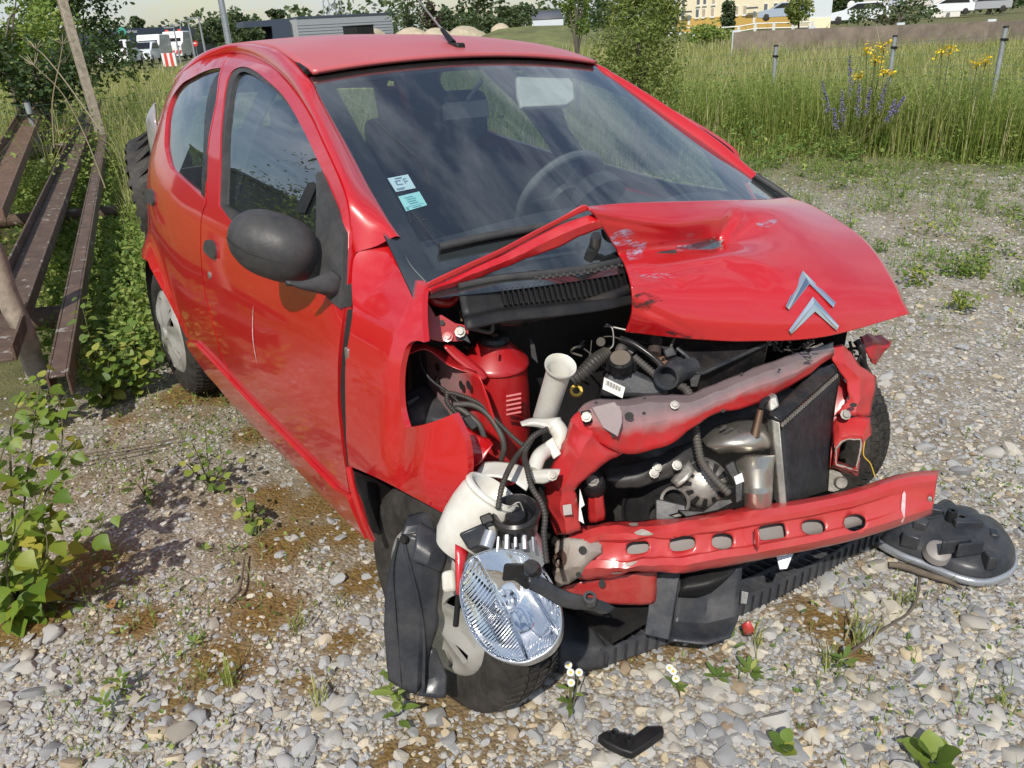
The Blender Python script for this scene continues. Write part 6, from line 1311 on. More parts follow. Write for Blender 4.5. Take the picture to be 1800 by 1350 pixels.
# ------------------------------------------------------------------ far background
def boxb(parent, name, p0, p1, depth, z0, z1, mat, off=0.0):
    """a wall slab between two ground points, extruded away from the camera"""
    p0, p1 = np.array(p0[:2], float), np.array(p1[:2], float); dr = p1-p0; n_ = np.array([-dr[1], dr[0]]); n_ /= np.linalg.norm(n_)
    if np.dot(n_, p0-CW[:2]) < 0: n_ = -n_
    a, b = p0-n_*off, p1-n_*off; P_ = [(a[0], a[1], z0), (b[0], b[1], z0), (b[0]+n_[0]*depth, b[1]+n_[1]*depth, z0), (a[0]+n_[0]*depth, a[1]+n_[1]*depth, z0)]
    return MB().slab(P_, (0, 0, z1-z0)).build(name, mat, parent, sm=False)
def W2(px, py, dist): return WD(px, py, dist)
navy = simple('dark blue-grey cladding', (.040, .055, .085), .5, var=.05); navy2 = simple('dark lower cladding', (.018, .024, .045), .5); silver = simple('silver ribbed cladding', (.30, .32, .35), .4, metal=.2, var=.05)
cream = simple('cream render', (.78, .70, .50), .9, var=.05); ochre = simple('ochre plinth', (.55, .36, .10), .9); paneg = simple('dull window pane', (.14, .15, .17), .15); blind = simple('beige roller blind', (.46, .38, .29), .7); whitep = simple('white painted wood', (.75, .75, .72), .5); palew = simple('pale grey gable', (.55, .60, .64), .9, var=.04); roofm = simple('dark roof tiles', (.10, .105, .12), .6)
concrete = simple('stained concrete', (.25, .20, .165), .9, var=.3, vscale=3, dirt=.5, dirtcol=(.12, .10, .08), dscale=2)
# black warehouse with sign
wh = empty('warehouse', loc=tuple(ground_at(290, 120))); tag(wh, 'dark blue flat-roofed warehouse with white lettering behind the parked cars', 'warehouse')
def rel(o, parent):
    o.location = o.location-Vector(parent.location); return o
D_ = 120.0; zt = W2(290, 47, D_)[2]; zm = W2(290, 70, D_)[2]; zg = -1.0
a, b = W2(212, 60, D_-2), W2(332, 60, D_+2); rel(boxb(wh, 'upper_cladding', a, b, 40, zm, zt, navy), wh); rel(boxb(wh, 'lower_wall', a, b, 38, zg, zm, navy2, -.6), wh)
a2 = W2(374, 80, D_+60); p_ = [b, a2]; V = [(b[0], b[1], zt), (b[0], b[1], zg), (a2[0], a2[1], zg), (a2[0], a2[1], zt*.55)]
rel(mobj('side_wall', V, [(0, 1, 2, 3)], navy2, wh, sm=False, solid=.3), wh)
cu = bpy.data.curves.new('sign', 'FONT'); cu.body = 'rodeletter'; cu.size = 1.0; tmp = bpy.data.objects.new('t', cu); COL.objects.link(tmp); dg = bpy.context.evaluated_depsgraph_get(); me = bpy.data.meshes.new_from_object(tmp.evaluated_get(dg)); bpy.data.objects.remove(tmp, do_unlink=True)
sp0, sp1 = W2(217, 58.5, D_-2.4), W2(239, 56, D_-1.9); tv = np.array([v.co[:] for v in me.vertices]); wid = tv[:, 0].max(); ex = (sp1-sp0); ex[2] = 0; sc_ = np.linalg.norm(ex)/wid; ex /= np.linalg.norm(ex); hgt_ = 4.5/FPX*D_/.72
nn_ = np.array([ex[1], -ex[0], 0]); nn_ *= (1 if np.dot(nn_, CW-sp0) > 0 else -1)
me.vertices.foreach_set('co', np.array([sp0+ex*v[0]*sc_+np.array([0, 0, v[1]*hgt_])+nn_*.5 for v in tv], np.float32).ravel()); me.materials.append(whitep); so = bpy.data.objects.new('sign_lettering', me); link(so, wh); rel(so, wh)
gs = W2(214.5, 55.5, D_-3); rel(MB().lathe([(.0001, .1), (.45, .1), (.5, 0)], gs, nn_, 12).build('sign_logo', simple('green sign logo', (.1, .45, .35), .5), wh), wh)
# silver building with dark canopy
sb = empty('showroom_building', loc=tuple(ground_at(560, 75))); tag(sb, 'silver ribbed flat-roofed building with a dark entrance canopy behind the car roof', 'building')
D_ = 75.0; zt = W2(600, 29, D_)[2]
a, b = W2(523, 50, D_-.8), W2(691, 50, D_+.8); bw = rel(boxb(sb, 'wall', a, b, 8, -1, zt, silver), sb)
for k in range(12):
    z_ = -.2+k*(zt-.1)/12; rel(boxb(sb, 'cladding_rib', a, b, .05, z_, z_+.06, silver, .04), sb)
a3, b3 = W2(478, 50, D_-1.5), W2(510, 50, D_-1.3); zt3 = W2(490, 34, D_)[2]; rel(boxb(sb, 'entrance_block', a3, b3, 6, -1, zt3, navy), sb)
a4 = W2(428, 42, D_-1.8); z4 = W2(450, 48, D_)[2]; rel(boxb(sb, 'canopy', a4, a3, 5, z4, zt3-.05, navy), sb); a5 = W2(462, 50, D_-.8); rel(boxb(sb, 'doorway', a5, W2(478, 50, D_-.7), 1.0, -1, z4, simple('black opening', (.006, .006, .008), .8)), sb)
rel(boxb(sb, 'coping', a, b, 8.2, zt+.001, zt+.14, navy, .08), sb)
rel(boxb(sb, 'pilaster', W2(507, 50, D_-1.0), a, 6, -1, zt-.1, simple('light panel', (.36, .37, .38), .5)), sb)
# yellow house
yb = empty('apartment_house', loc=tuple(ground_at(1290, 85))); tag(yb, 'cream yellow apartment house with rows of windows at the top right', 'house')
D_ = 85.0; zt = W2(1290, -60, D_)[2]; z0_ = W2(1250, 48, D_)[2]
ya, yc = W2(1192, 30, D_+2), W2(1392, 30, D_-4); rel(boxb(yb, 'wall', ya, yc, 10, z0_-1, zt, cream), yb); rel(boxb(yb, 'plinth', ya, yc, .3, z0_-1, z0_+.9, ochre, .06), yb)
def ywin(px, py, w_, h_, door=False, bl=False):
    f = (px-1192)/200.0; c0, c1 = ya*(1-f)+yc*f, None; dr = (yc-ya)/np.linalg.norm((yc-ya)[:2]); zc = W2(px, py, D_+2-6*f)[2]; ww = w_/FPX*D_*.92; hh = h_/FPX*D_
    p0, p1 = c0-dr*ww/2, c0+dr*ww/2
    w__ = rel(boxb(yb, 'door' if door else 'window', p0, p1, .2, zc-hh/2, zc+hh/2, whitep, .05), yb)
    q0_, q1_ = c0-dr*ww*.42, c0+dr*ww*.42; o = boxb(w__, 'pane', q0_, q1_, .05, zc-hh*.42, zc+hh*.42, (whitep if door else blind if bl else paneg), .08)
    if not door: rel(boxb(yb, 'sill', c0-dr*ww*.6, c0+dr*ww*.6, .2, zc-hh/2-.12, zc-hh/2, whitep, .16), yb)
for px, py, bl in ((1201, 25, 0), (1229, 23, 0), (1241, 22, 1), (1257, 21, 1), (1300, 18, 1), (1314, 17, 1), (1349, 14, 0), (1365, 13, 0), (1383, 12, 1), (1202, 2, 0), (1230, 1, 0), (1242, 0, 0), (1258, -1, 1)): ywin(px, py, 6.5, 13, bl=bool(bl))
for px, py, h_ in ((1214, 35, 17), (1331, 29, 20)): ywin(px, py, 5, h_, True)
for px, py in ((1214, 20), (1331, 13)): 
    f = (px-1192)/200; c0 = ya*(1-f)+yc*f; dr = (yc-ya)/np.linalg.norm((yc-ya)[:2]); zc = W2(px, py, D_+2-6*f)[2]; rel(boxb(yb, 'porch_roof', c0-dr*.5, c0+dr*.5, .3, zc-.1, zc+.06, roofm, .7), yb)
yd = W2(1462, 20, D_-16); rel(boxb(yb, 'gable_wall', W2(1424, 20, D_-16), yd, 1.2, z0_-.4, zt, palew), yb); rel(boxb(yb, 'gable_plinth', W2(1424, 20, D_-16), yd, 1.0, z0_-1, z0_+.5, cream, .05), yb)
# white house, pale roof behind the hedge
wh2 = empty('white_house', loc=tuple(ground_at(1640, 100))); tag(wh2, 'white house with a pale roof behind the hedge and parked cars', 'house')
a, b = W2(1640, 10, 100), W2(1690, 10, 100); rel(boxb(wh2, 'wall', a, b, 8, -.5, 12, simple('white render', (.72, .70, .66), .9)), wh2)
rel(boxb(wh2, 'window', W2(1672, 8, 99), W2(1678, 8, 99), .3, W2(1675, 12, 99)[2], W2(1675, 2, 99)[2], blind, .3), wh2)
a, b = W2(1515, 10, 96), W2(1560, 10, 96); rel(boxb(wh2, 'annexe_wall', a, b, 8, -.5, 9, simple('beige render', (.5, .45, .38), .9)), wh2)
a, b = W2(1602, 10, 98), W2(1640, 10, 98); zz0, zz1 = W2(1610, 12, 98)[2], W2(1635, -2, 98)[2]; rel(mobj('roof', [(a[0], a[1], zz0), (b[0], b[1], zz0), (b[0]+HF[0]*6, b[1]+HF[1]*6, zz1+2), (a[0]+HF[0]*6, a[1]+HF[1]*6, zz1+2)], [(0, 1, 2, 3)], simple('pale roof', (.5, .46, .42), .8), wh2, solid=.2), wh2)
bn = empty('far_barn', loc=tuple(ground_at(962, 130))); tag(bn, 'distant low barn with a grey roof right of the mound', 'barn')
a, b = W2(935, 35, 130), W2(990, 30, 130); z1_, z2_ = W2(960, 35, 130)[2], W2(960, 20, 130)[2]; rel(boxb(bn, 'wall', a, b, 12, -1, z1_, palew), bn); rel(mobj('roof', [(a[0], a[1], z1_), (b[0], b[1], z1_), (b[0]+HF[0]*8, b[1]+HF[1]*8, z2_), (a[0]+HF[0]*8, a[1]+HF[1]*8, z2_)], [(0, 1, 2, 3)], roofm, bn, solid=.2), bn)
# concrete panel wall
cw = empty('concrete_wall', loc=tuple(ground_at(1400, 27))); tag(cw, 'low stained concrete panel wall along the road at the upper right', 'wall')
wpts = [(1290, 57, 78), (1424, 50, 70), (1580, 44, 58), (1740, 38, 46), (1900, 32, 34)]
D_ = 27.0
for (x0, t0, b0), (x1, t1, b1) in zip(wpts[:-1], wpts[1:]):
    P0, P1 = W2(x0, t0, D_), W2(x1, t1, D_-1); B0_z, B1_z = W2(x0, b0, D_)[2], W2(x1, b1, D_-1)[2]; n_ = np.array([HF[0], HF[1], 0])*.12
    V = [(P0[0], P0[1], B0_z-.4), (P1[0], P1[1], B1_z-.4), (P1[0], P1[1], P1[2]), (P0[0], P0[1], P0[2])]; rel(MB().slab(V, n_).build('panel', concrete, cw, sm=False), cw)
    rel(MB().slab([(P0[0]-.05, P0[1], B0_z-.4), (P0[0]+.12, P0[1]+.1, B0_z-.4), (P0[0]+.12, P0[1]+.1, P0[2]+.06), (P0[0]-.05, P0[1], P0[2]+.06)], n_*2.2-np.array([HF[0], HF[1], 0])*.2).build('pier', palew, cw, sm=False), cw)
# road strip beyond the fence
rp = [ground_at(px, 24.0) for px in (1000, 1200, 1400, 1600, 1900)]; rq = [ground_at(px, 20.0) for px in (960, 1180, 1400, 1630, 1980)]
road = mobj('road', [p+np.array([0, 0, .05]) for p in rp]+[p+np.array([0, 0, .05]) for p in rq], [(i, i+1, 6+i, 5+i) for i in range(4)], simple('pale worn asphalt', (.30, .29, .28), .9, var=.15)); tag(road, kind='structure')
# white paling fence in front of the house
wf = empty('paling_fence', loc=tuple(ground_at(1280, 45))); tag(wf, 'low white post and rail fence in front of the yellow house', 'fence')
pr = None
for px, t_ in ((1175, 48), (1196, 48), (1220, 47.5), (1245, 47), (1270, 47), (1299, 45), (1328, 40), (1361, 39), (1395, 38), (1428, 37)):
    p = W2(px, t_, 45); b = W2(px, t_+16, 45); rel(MB().box((p[0], p[1], (p[2]+b[2])/2), (.10, .10, p[2]-b[2])).build('paling_post', whitep, wf, sm=False), wf)
    if pr is not None:
        for q in (.9, .35): rel(MB().tube([pr[0]*q+pr[1]*(1-q), p*q+b*(1-q)], .03, 4).build('rail', whitep, wf, sm=False), wf)
    pr = (p, b)
# lamp posts
lampm = simple('grey lamp post steel', (.34, .37, .40), .4, metal=.5)
for px, py, dist, ht, lab in ((402, 75, 26, None, 'tall grey lamp post rising out of the photo left of the roof'), (312, 82, 80, 48, 'leftmost of the four small street lamps before the warehouse'), (323, 76, 90, 43, 'second small street lamp from the left before the warehouse'), (338, 75, 75, 37, 'third small street lamp from the left before the warehouse'), (358, 77, 66, 31, 'rightmost small street lamp before the warehouse')):
    p = W2(px, py, dist); z1_ = W2(px-6, ht, dist)[2] if ht else p[2]+5.5
    o = empty('street_lamp', loc=(p[0], p[1], -.2)); tag(o, lab, 'street lamp', 'street lamps on the left' if ht else None); h = z1_+.2
    MB().tube([(0, 0, 0), (0, 0, h)], [.11, .06] if not ht else [.09, .06], 8).build('pole', lampm, o); MB().box((-.35*HR[0], -.35*HR[1], h), (.9, .25, .08), Matrix.Rotation(YAW-math.pi/2, 3, 'Z')).build('lamp_head', lampm, o)
# lattice mast
lm = W2(586, 28, 160); o = empty('lattice_mast', loc=(lm[0], lm[1], -1)); tag(o, 'far grey steel lattice mast above the silver building', 'mast')
def legp(k, z): s = 1.5-.045*z; return np.array([(s if k in (0, 1) else -s), (s if k in (0, 3) else -s), z])
for k in range(4): MB().tube([legp(k, 0), legp(k, 24)], .09, 4).build('leg', lampm, o, sm=False)
for j in range(9):
    for k in range(4): MB().tube([legp(k, j*2.6), legp((k+1) % 4, j*2.6+2.6)], .06, 3).build('brace', lampm, o, sm=False); 
# vehicles
def vehicle(px, py, dist, heading, L_, W_v, H_, col, label, van=False, cat='car'):
    p = W2(px, py, dist); h = float(p[2]); r_ = empty('parked_van' if van else 'parked_car', loc=(p[0], p[1], h)); r_.rotation_euler = (0, 0, YAW+heading); tag(r_, label, cat)
    pm = simple('vehicle paint', col, .3, coat=.7, var=.03)
    if van: prof = [(-L_/2, .28), (-L_/2, H_*.97), (-L_/2+.15, H_), (L_/2-1.3, H_), (L_/2-.75, H_*.62), (L_/2-.05, H_*.5), (L_/2, .3)]
    else: prof = [(-L_/2, .30), (-L_/2-.02, H_*.60), (-L_/2+.18, H_*.66), (-L_/2+.50, H_*.98), (-L_/2+1.0, H_), (L_/2-1.9, H_*.98), (L_/2-1.05, H_*.66), (L_/2-.15, H_*.55), (L_/2, .42), (L_/2, .28)]
    w = W_v/2; V = []; n = len(prof)
    for s in (-1, -.86, .86, 1):
        for x, z in prof: V.append((x*(1 if abs(s) < .9 else .985), s*w*(1 if z < H_*.62 or van else .93), z if abs(s) < .9 else z*.97+.02))
    F = [tuple(range(n-1, -1, -1)), tuple(range(3*n, 4*n))]+[(q*n+i, q*n+(i+1) % n, (q+1)*n+(i+1) % n, (q+1)*n+i) for q in range(3) for i in range(n)]
    mobj('body', V, F, pm, r_, bevel=.03)
    gm = MAT['frit']
    def quad(nm, pts): mobj(nm, pts, [(0, 1, 2, 3)], gm, r_, sm=False, solid=.01)
    if van:
        quad('windscreen', [(L_/2-1.27, -w*.78, H_*.95), (L_/2-1.27, w*.78, H_*.95), (L_/2-.77+.02, w*.82, H_*.64), (L_/2-.77+.02, -w*.82, H_*.64)])
    else:
        quad('windscreen', [(L_/2-1.86, -w*.74, H_*.97), (L_/2-1.86, w*.74, H_*.97), (L_/2-1.06, w*.80, H_*.68), (L_/2-1.06, -w*.80, H_*.68)])
        quad('rear_window', [(-L_/2+.46, -w*.70, H_*.95), (-L_/2+.46, w*.70, H_*.95), (-L_/2+.17, w*.76, H_*.69), (-L_/2+.17, -w*.76, H_*.69)])
        for s in (-1, 1): quad('side_window', [(-L_/2+.65, s*w*.95, H_*.92), (L_/2-1.95, s*w*.95, H_*.92), (L_/2-1.3, s*w*.97, H_*.68), (-L_/2+.45, s*w*.97, H_*.68)])
    for s in (-1, 1):
        MB().box((L_/2-.04, s*w*.72, H_*.47), (.08, .3, .14)).build('headlight', MAT['clearplastic'], r_); MB().box((-L_/2-.0, s*w*.82, H_*.52), (.08, .16, .3)).build('tail_light', simple('smoked lamp', (.05, .03, .03), .3), r_)
        for x in (-L_/2+.7, L_/2-.75): MB().lathe([(.0001, .09), (.2, .09), (.30, .06), (.30, -.08), (.2, -.1)], (x, s*(w-.08), .30), (0, s, 0), 16).build('wheel', MAT['rubber'], r_)
    MB().box((-L_/2-.02, 0, H_*.40), (.03, .5, .11)).build('number_plate', whitep, r_, sm=False)
    return r_
vehicle(218, 117, 58, .18, 3.8, 1.75, 1.52, (.78, .78, .77), 'white car seen from behind, nearest of the parked vehicles at upper left')
vehicle(256, 112, 67, math.pi+.2, 4.1, 1.75, 1.45, (.72, .75, .79), 'pale car facing the camera, next to the nearest white car')
vehicle(275, 103, 84, math.pi+.15, 5.0, 1.95, 2.0, (.78, .78, .76), 'white van facing the camera behind the pale car', True, 'van')
tk = vehicle(315, 104, 90, math.pi+.02, 3.2, 2.0, 2.5, (.76, .76, .75), 'tall white truck with red striped bumper at upper left', True, 'truck'); tk.name = 'parked_truck'
for k in range(6): mobj('bumper_stripe', [(1.63, -.9+k*.32, .5), (1.63, -.75+k*.32, .5), (1.63, -.6+k*.32, .85), (1.63, -.75+k*.32, .85)], [(0, 1, 2, 3)], simple('red stripe', (.6, .05, .05), .5), tk, sm=False)
for s in (-.6, .6): MB().box((.0, s, 2.58), (.3, .25, .16)).build('beacon', simple('red beacon', (.7, .08, .05), .4), tk)
vehicle(1664, 27, 88, 1.15, 4.2, 1.75, 1.48, (.70, .72, .74), 'silver car parked before the white house at the top right')
vehicle(1728, 22, 92, 1.2, 4.3, 1.75, 1.45, (.30, .31, .33), 'grey car parked right of the silver one')
vehicle(1508, 42, 70, 1.2, 4.3, 1.75, 1.5, (.62, .66, .70), 'pale car half hidden left of the hedge')
vehicle(1375, 36, 78, 1.3, 4.2, 1.75, 1.45, (.30, .36, .44), 'blue-grey car parked in front of the yellow house')
# barrier, signs
bo = W2(301, 117, 66); r_ = empty('road_barrier', loc=tuple(bo)); r_.rotation_euler = (0, 0, YAW-math.pi/2); tag(r_, 'red and white striped plastic road barrier near the parked cars', 'barrier')
for k in range(5): MB().box((-.4+k*.2, 0, .45), (.198, .3, .9)).build('barrier_segment', simple('red plastic', (.65, .06, .05), .5) if k % 2 else whitep, r_, bevel=.02)
for px, py, d_, lab, col in ((427, 69, 105, 'round red no-entry sign just left of the canopy', (.65, .03, .03)), (343, 76, 105, 'round red no-entry sign between the small street lamps', (.65, .03, .03)), (1496, 9, 80, 'small white road sign left of the hedge at top right', (.75, .75, .75)), (797, 49, 90, 'small round grey sign behind the gravel heaps', (.55, .55, .56))):
    p = W2(px, py, d_); r_ = empty('road_sign', loc=(p[0], p[1], float(p[2])-2.0)); tag(r_, lab, 'road sign'); MB().tube([(0, 0, 0), (0, 0, 2.0)], .03, 6).build('sign_post', lampm, r_)
    nrm = np.array([-HF[0], -HF[1], 0]); dk = MB().lathe([(.0001, .02), (.33, .02), (.34, 0), (.0001, -.01)], np.array([0, 0, 2.0])+nrm*.05, nrm, 18).build('sign_face', simple('sign face', col, .4), r_)
    if 'no-entry' in lab: MB().box(np.array([0, 0, 2.0])+nrm*.085, (.42, .02, .11), Matrix.Rotation(YAW-math.pi/2, 3, 'Z')).build('white_bar', whitep, dk, sm=False)
# spoil heaps
heapm = simple('pale spoil heap', (.42, .36, .26), .95, var=.25, vscale=2, bmp=.8, bscale=3)
for px, py, w_, h_, l_ in ((615, 62, 24, 8, 'small pale gravel heap left of the skip'), (657, 58, 40, 14, 'pale gravel heap at the right end of the silver building'), (722, 56, 50, 13, 'pale gravel heap below the tall dark tree'), (765, 56, 48, 12, 'low pale gravel heap just left of the aerial'), (815, 55, 60, 16, 'large pale gravel heap right of the aerial'), (880, 46, 26, 9, 'pale gravel heap top on the grassy mound')):
    D_ = 55.0; p = W2(px, py+h_, D_); a = w_/FPX*D_*.62; hh = h_*1.35/FPX*D_; V = []; F = []; n = 20
    for i in range(7):
        f = i/6; rr = a*(1-f)**.75
        for j in range(n):
            an = 2*math.pi*j/n; k = 1+.16*math.sin(3*an+px)+.08*math.sin(7*an+i); V.append((rr*k*math.cos(an), rr*k*math.sin(an), hh*(1-(1-f)**1.6)*1.0+.05*hh*math.sin(5*an+i*2)*(1-f)-.3*(i == 0)))
    for i in range(6):
        for j in range(n): F.append((i*n+j, i*n+(j+1) % n, (i+1)*n+(j+1) % n, (i+1)*n+j))
    o = mobj('spoil_heap', V, F, heapm, None); o.location = (p[0], p[1], float(p[2])); tag(o, l_, 'heap', 'pale spoil heaps behind the car')
b_ = W2(631, 63, 54); o = MB().box((0, 0, .5), (1.8, 1.2, 1.3)).box((0, 0, 1.17), (1.9, 1.3, .06)).build('waste_skip', MAT['black'], None, bevel=.05); o.location = tuple(b_-np.array([0, 0, .6])); tag(o, 'small black skip between the pale gravel heaps', 'skip')
# grassy mound
md = []
for i, px in enumerate(np.linspace(830, 1080, 12)):
    t_ = W2(px, float(np.interp(px, [830, 870, 920, 1000, 1080], [72, 52, 46, 44, 60])), 48); md.append(t_)
V = [np.array([p[0], p[1], -.3])-np.array([HF[0], HF[1], 0])*9 for p in md]+[p for p in md]+[np.array([p[0], p[1], -.3])+np.array([HF[0], HF[1], 0])*9 for p in md]; n = 12
mound = mobj('mound', V, [(r*n+i, r*n+i+1, (r+1)*n+i+1, (r+1)*n+i) for r in range(2) for i in range(n-1)], simple('dry grass slope', (.13, .14, .045), .95, var=.4, vscale=.8, bmp=.8, bscale=2), None); tag(mound, kind='structure')
# ------------------------------------------------------------------ vegetation
def veg_mat(name, stops, trans=.35, rough=.6):
    m = bpy.data.materials.new(name); m.use_nodes = True; nt = m.node_tree; b = nt.nodes['Principled BSDF']; out = nt.nodes['Material Output']
    oi = nt.nodes.new('ShaderNodeObjectInfo'); t = math_(nt, 'FRACT', math_(nt, 'ADD', attr(nt, 'tint'), oi.outputs['Random']))
    c = ramp(nt, t, stops); nt.links.new(c, b.inputs['Base Color']); b.inputs['Roughness'].default_value = rough; b.inputs['Specular IOR Level'].default_value = .35
    tr = nt.nodes.new('ShaderNodeBsdfTranslucent'); c2 = mixc(nt, .5, c, (.30, .34, .04)); nt.links.new(c2, tr.inputs['Color'])
    mx_ = nt.nodes.new('ShaderNodeMixShader'); mx_.inputs[0].default_value = trans; nt.links.new(b.outputs[0], mx_.inputs[1]); nt.links.new(tr.outputs[0], mx_.inputs[2]); nt.links.new(mx_.outputs[0], out.inputs['Surface']); return m
VM = {'grass': veg_mat('meadow grass', [(0, (.18, .25, .055)), (.4, (.28, .35, .085)), (.7, (.42, .44, .14)), (.88, (.56, .51, .25)), (1, (.62, .56, .35))], .5),
      'weed': veg_mat('weed leaves', [(0, (.09, .165, .040)), (.5, (.19, .29, .065)), (.85, (.30, .39, .10)), (1, (.40, .45, .13))], .45),
      'dark': veg_mat('dark tree leaves', [(0, (.012, .030, .010)), (.5, (.030, .065, .020)), (1, (.065, .11, .035))], .25),
      'far': veg_mat('far tree leaves', [(0, (.030, .055, .026)), (.5, (.060, .095, .040)), (1, (.11, .14, .06))], .2),
      'purple': veg_mat('purple tree leaves', [(0, (.030, .018, .020)), (1, (.085, .045, .045))], .2),
      'willow': veg_mat('willow leaves', [(0, (.12, .17, .045)), (.5, (.24, .30, .08)), (1, (.40, .43, .16))], .45),
      'birch': veg_mat('birch sapling leaves', [(0, (.09, .17, .020)), (.55, (.17, .26, .030)), (.88, (.27, .32, .045)), (1, (.38, .34, .05))], .4, .45),
      'poplar': veg_mat('poplar sapling leaves', [(0, (.09, .16, .035)), (.5, (.17, .26, .05)), (.85, (.30, .36, .07)), (1, (.42, .40, .10))], .4, .5),
      'yellow': veg_mat('yellow petals', [(0, (.75, .50, .01)), (1, (.85, .66, .04))], .2), 'violet': veg_mat('violet blue flowers', [(0, (.14, .13, .30)), (.7, (.22, .21, .38)), (1, (.30, .24, .34))], .2),
      'white': veg_mat('white petals', [(0, (.8, .8, .76)), (1, (.86, .86, .84))], .2), 'straw': veg_mat('dry straw', [(0, (.24, .19, .11)), (1, (.42, .36, .24))], .1), 'mossy': veg_mat('brown moss tips', [(0, (.09, .045, .012)), (.6, (.17, .095, .018)), (1, (.24, .19, .04))], .1),
      'deadleaf': veg_mat('fallen leaf', [(0, (.30, .16, .07)), (1, (.42, .25, .12))], .2)}
stemm = simple('green brown stem', (.10, .10, .04), .8); barkm = simple('tree bark', (.10, .085, .065), .9, var=.3, bmp=.5, bscale=20)
def blades(P_, h, w, lean, tint, az=None):
    n = len(P_); az = rng.uniform(0, 6.283, n) if az is None else az; h = np.broadcast_to(h, n); w = np.broadcast_to(w, n); lean = np.broadcast_to(lean, n)
    dx, dy = np.cos(az), np.sin(az); sx, sy = -dy, dx; z0 = np.zeros(n)
    D2 = np.stack([dx, dy, z0], 1); S = np.stack([sx, sy, z0], 1); up = np.array([0, 0, 1.])
    b = P_; m = P_+D2*(h*lean*.3)[:, None]+up*(h*.6)[:, None]; t = P_+D2*(h*lean)[:, None]+up*(h*np.sqrt(np.clip(1-.5*lean**2, .2, 1)))[:, None]
    V = np.stack([b-S*w[:, None]/2, b+S*w[:, None]/2, m-S*w[:, None]*.36, m+S*w[:, None]*.36, t], 1).reshape(-1, 3)
    F = (np.array([[0, 1, 3], [0, 3, 2], [2, 3, 4]])[None]+(np.arange(n)*5)[:, None, None]).reshape(-1, 3); return V, F, np.repeat(tint, 5)
def leaves(C_, L, Wd_, tint, up=.5, spread=1.0, dirs=None):
    n = len(C_); d_ = rng.normal(0, 1, (n, 3)) if dirs is None else dirs+rng.normal(0, .35, (n, 3)); d_[:, 2] = d_[:, 2]*.6; d_ /= np.linalg.norm(d_, axis=1)[:, None]
    nn = rng.normal(0, spread, (n, 3))+np.array([0, 0, up*2]); s = np.cross(d_, nn); s /= (np.linalg.norm(s, axis=1)[:, None]+1e-9); nn = np.cross(s, d_)
    L = np.broadcast_to(L, n)[:, None]; Wd_ = np.broadcast_to(Wd_, n)[:, None]
    a = C_-d_*L*.5; t = C_+d_*L*.5-nn*L*.10; l = C_-d_*L*.08+s*Wd_*.5+nn*Wd_*.12; r_ = C_-d_*L*.08-s*Wd_*.5+nn*Wd_*.12
    V = np.stack([a, l, t, r_], 1).reshape(-1, 3); F = (np.array([[0, 2, 1], [0, 3, 2]])[None]+(np.arange(n)*4)[:, None, None]).reshape(-1, 3); return V, F, np.repeat(tint, 4)
def merge(parts):
    V, F, T_ = [], [], []; o = 0
    for v, f_, t in parts: V.append(v); F.append(f_+o); T_.append(t); o += len(v)
    return np.vstack(V), np.vstack(F), np.concatenate(T_)
def vobj(name, parts, mat, parent=None, world=None, loc=None):
    V, F, T_ = merge(parts)
    if loc is not None: V = V-np.array(loc)
    o = fastmesh(name, V, F, mat, {'tint': T_}, False, parent, world)
    if loc is not None and parent is None: o.location = tuple(loc)
    return o
def nearbeam(x, y, d_):
    m = np.zeros(np.shape(x), bool)
    for a, b in ((A0_, A1_), (B0_, B1_), (C0_, C1_)):
        a, b = (M3 @ np.array(a))[:2], (M3 @ np.array(b))[:2]; e = b-a; L2 = e@e; t = np.clip(((x-a[0])*e[0]+(y-a[1])*e[1])/L2, 0, 1); m |= np.hypot(x-a[0]-t*e[0], y-a[1]-t*e[1]) < d_
    return m
# ---- meadow: grass and weeds nobody could count
NB = 210000
fw = 2.6+42*rng.power(.62, NB)*rng.uniform(.4, 1, NB); lt = rng.uniform(-1, 1, NB)*(.80*fw+2.4); x, y = VF(lt, fw); vgv = vegf(x, y)
edge_ = np.maximum(np.maximum(smooth(8.2, 12.0, fw-.15*(lt-3))*smooth(0, 1.5, lt), smooth(-2.2, -3.4, lt)*smooth(3.0, 5.0, fw)), smooth(6, 8, fw)*smooth(2, .5, lt))
keepb = ~nearbeam(x, y, .17); keepb &= rng.uniform(0, 1, NB) < vgv*(.22+.78*smooth(.02, .4, edge_)); x, y, fw, lt, edge_ = (a[keepb] for a in (x, y, fw, lt, edge_))
patch_ = sn(x, y, 91, 3, .55); hh = (.07+.66*edge_**1.3)*(.55+.75*patch_)*rng.uniform(.45, 1.15, len(x))
near_ = smooth(4.5, 3.0, fw); hh = hh*(1-.45*near_); tall = rng.uniform(0, 1, len(x)) < .03; hh = np.where(tall, hh*1.45, hh)
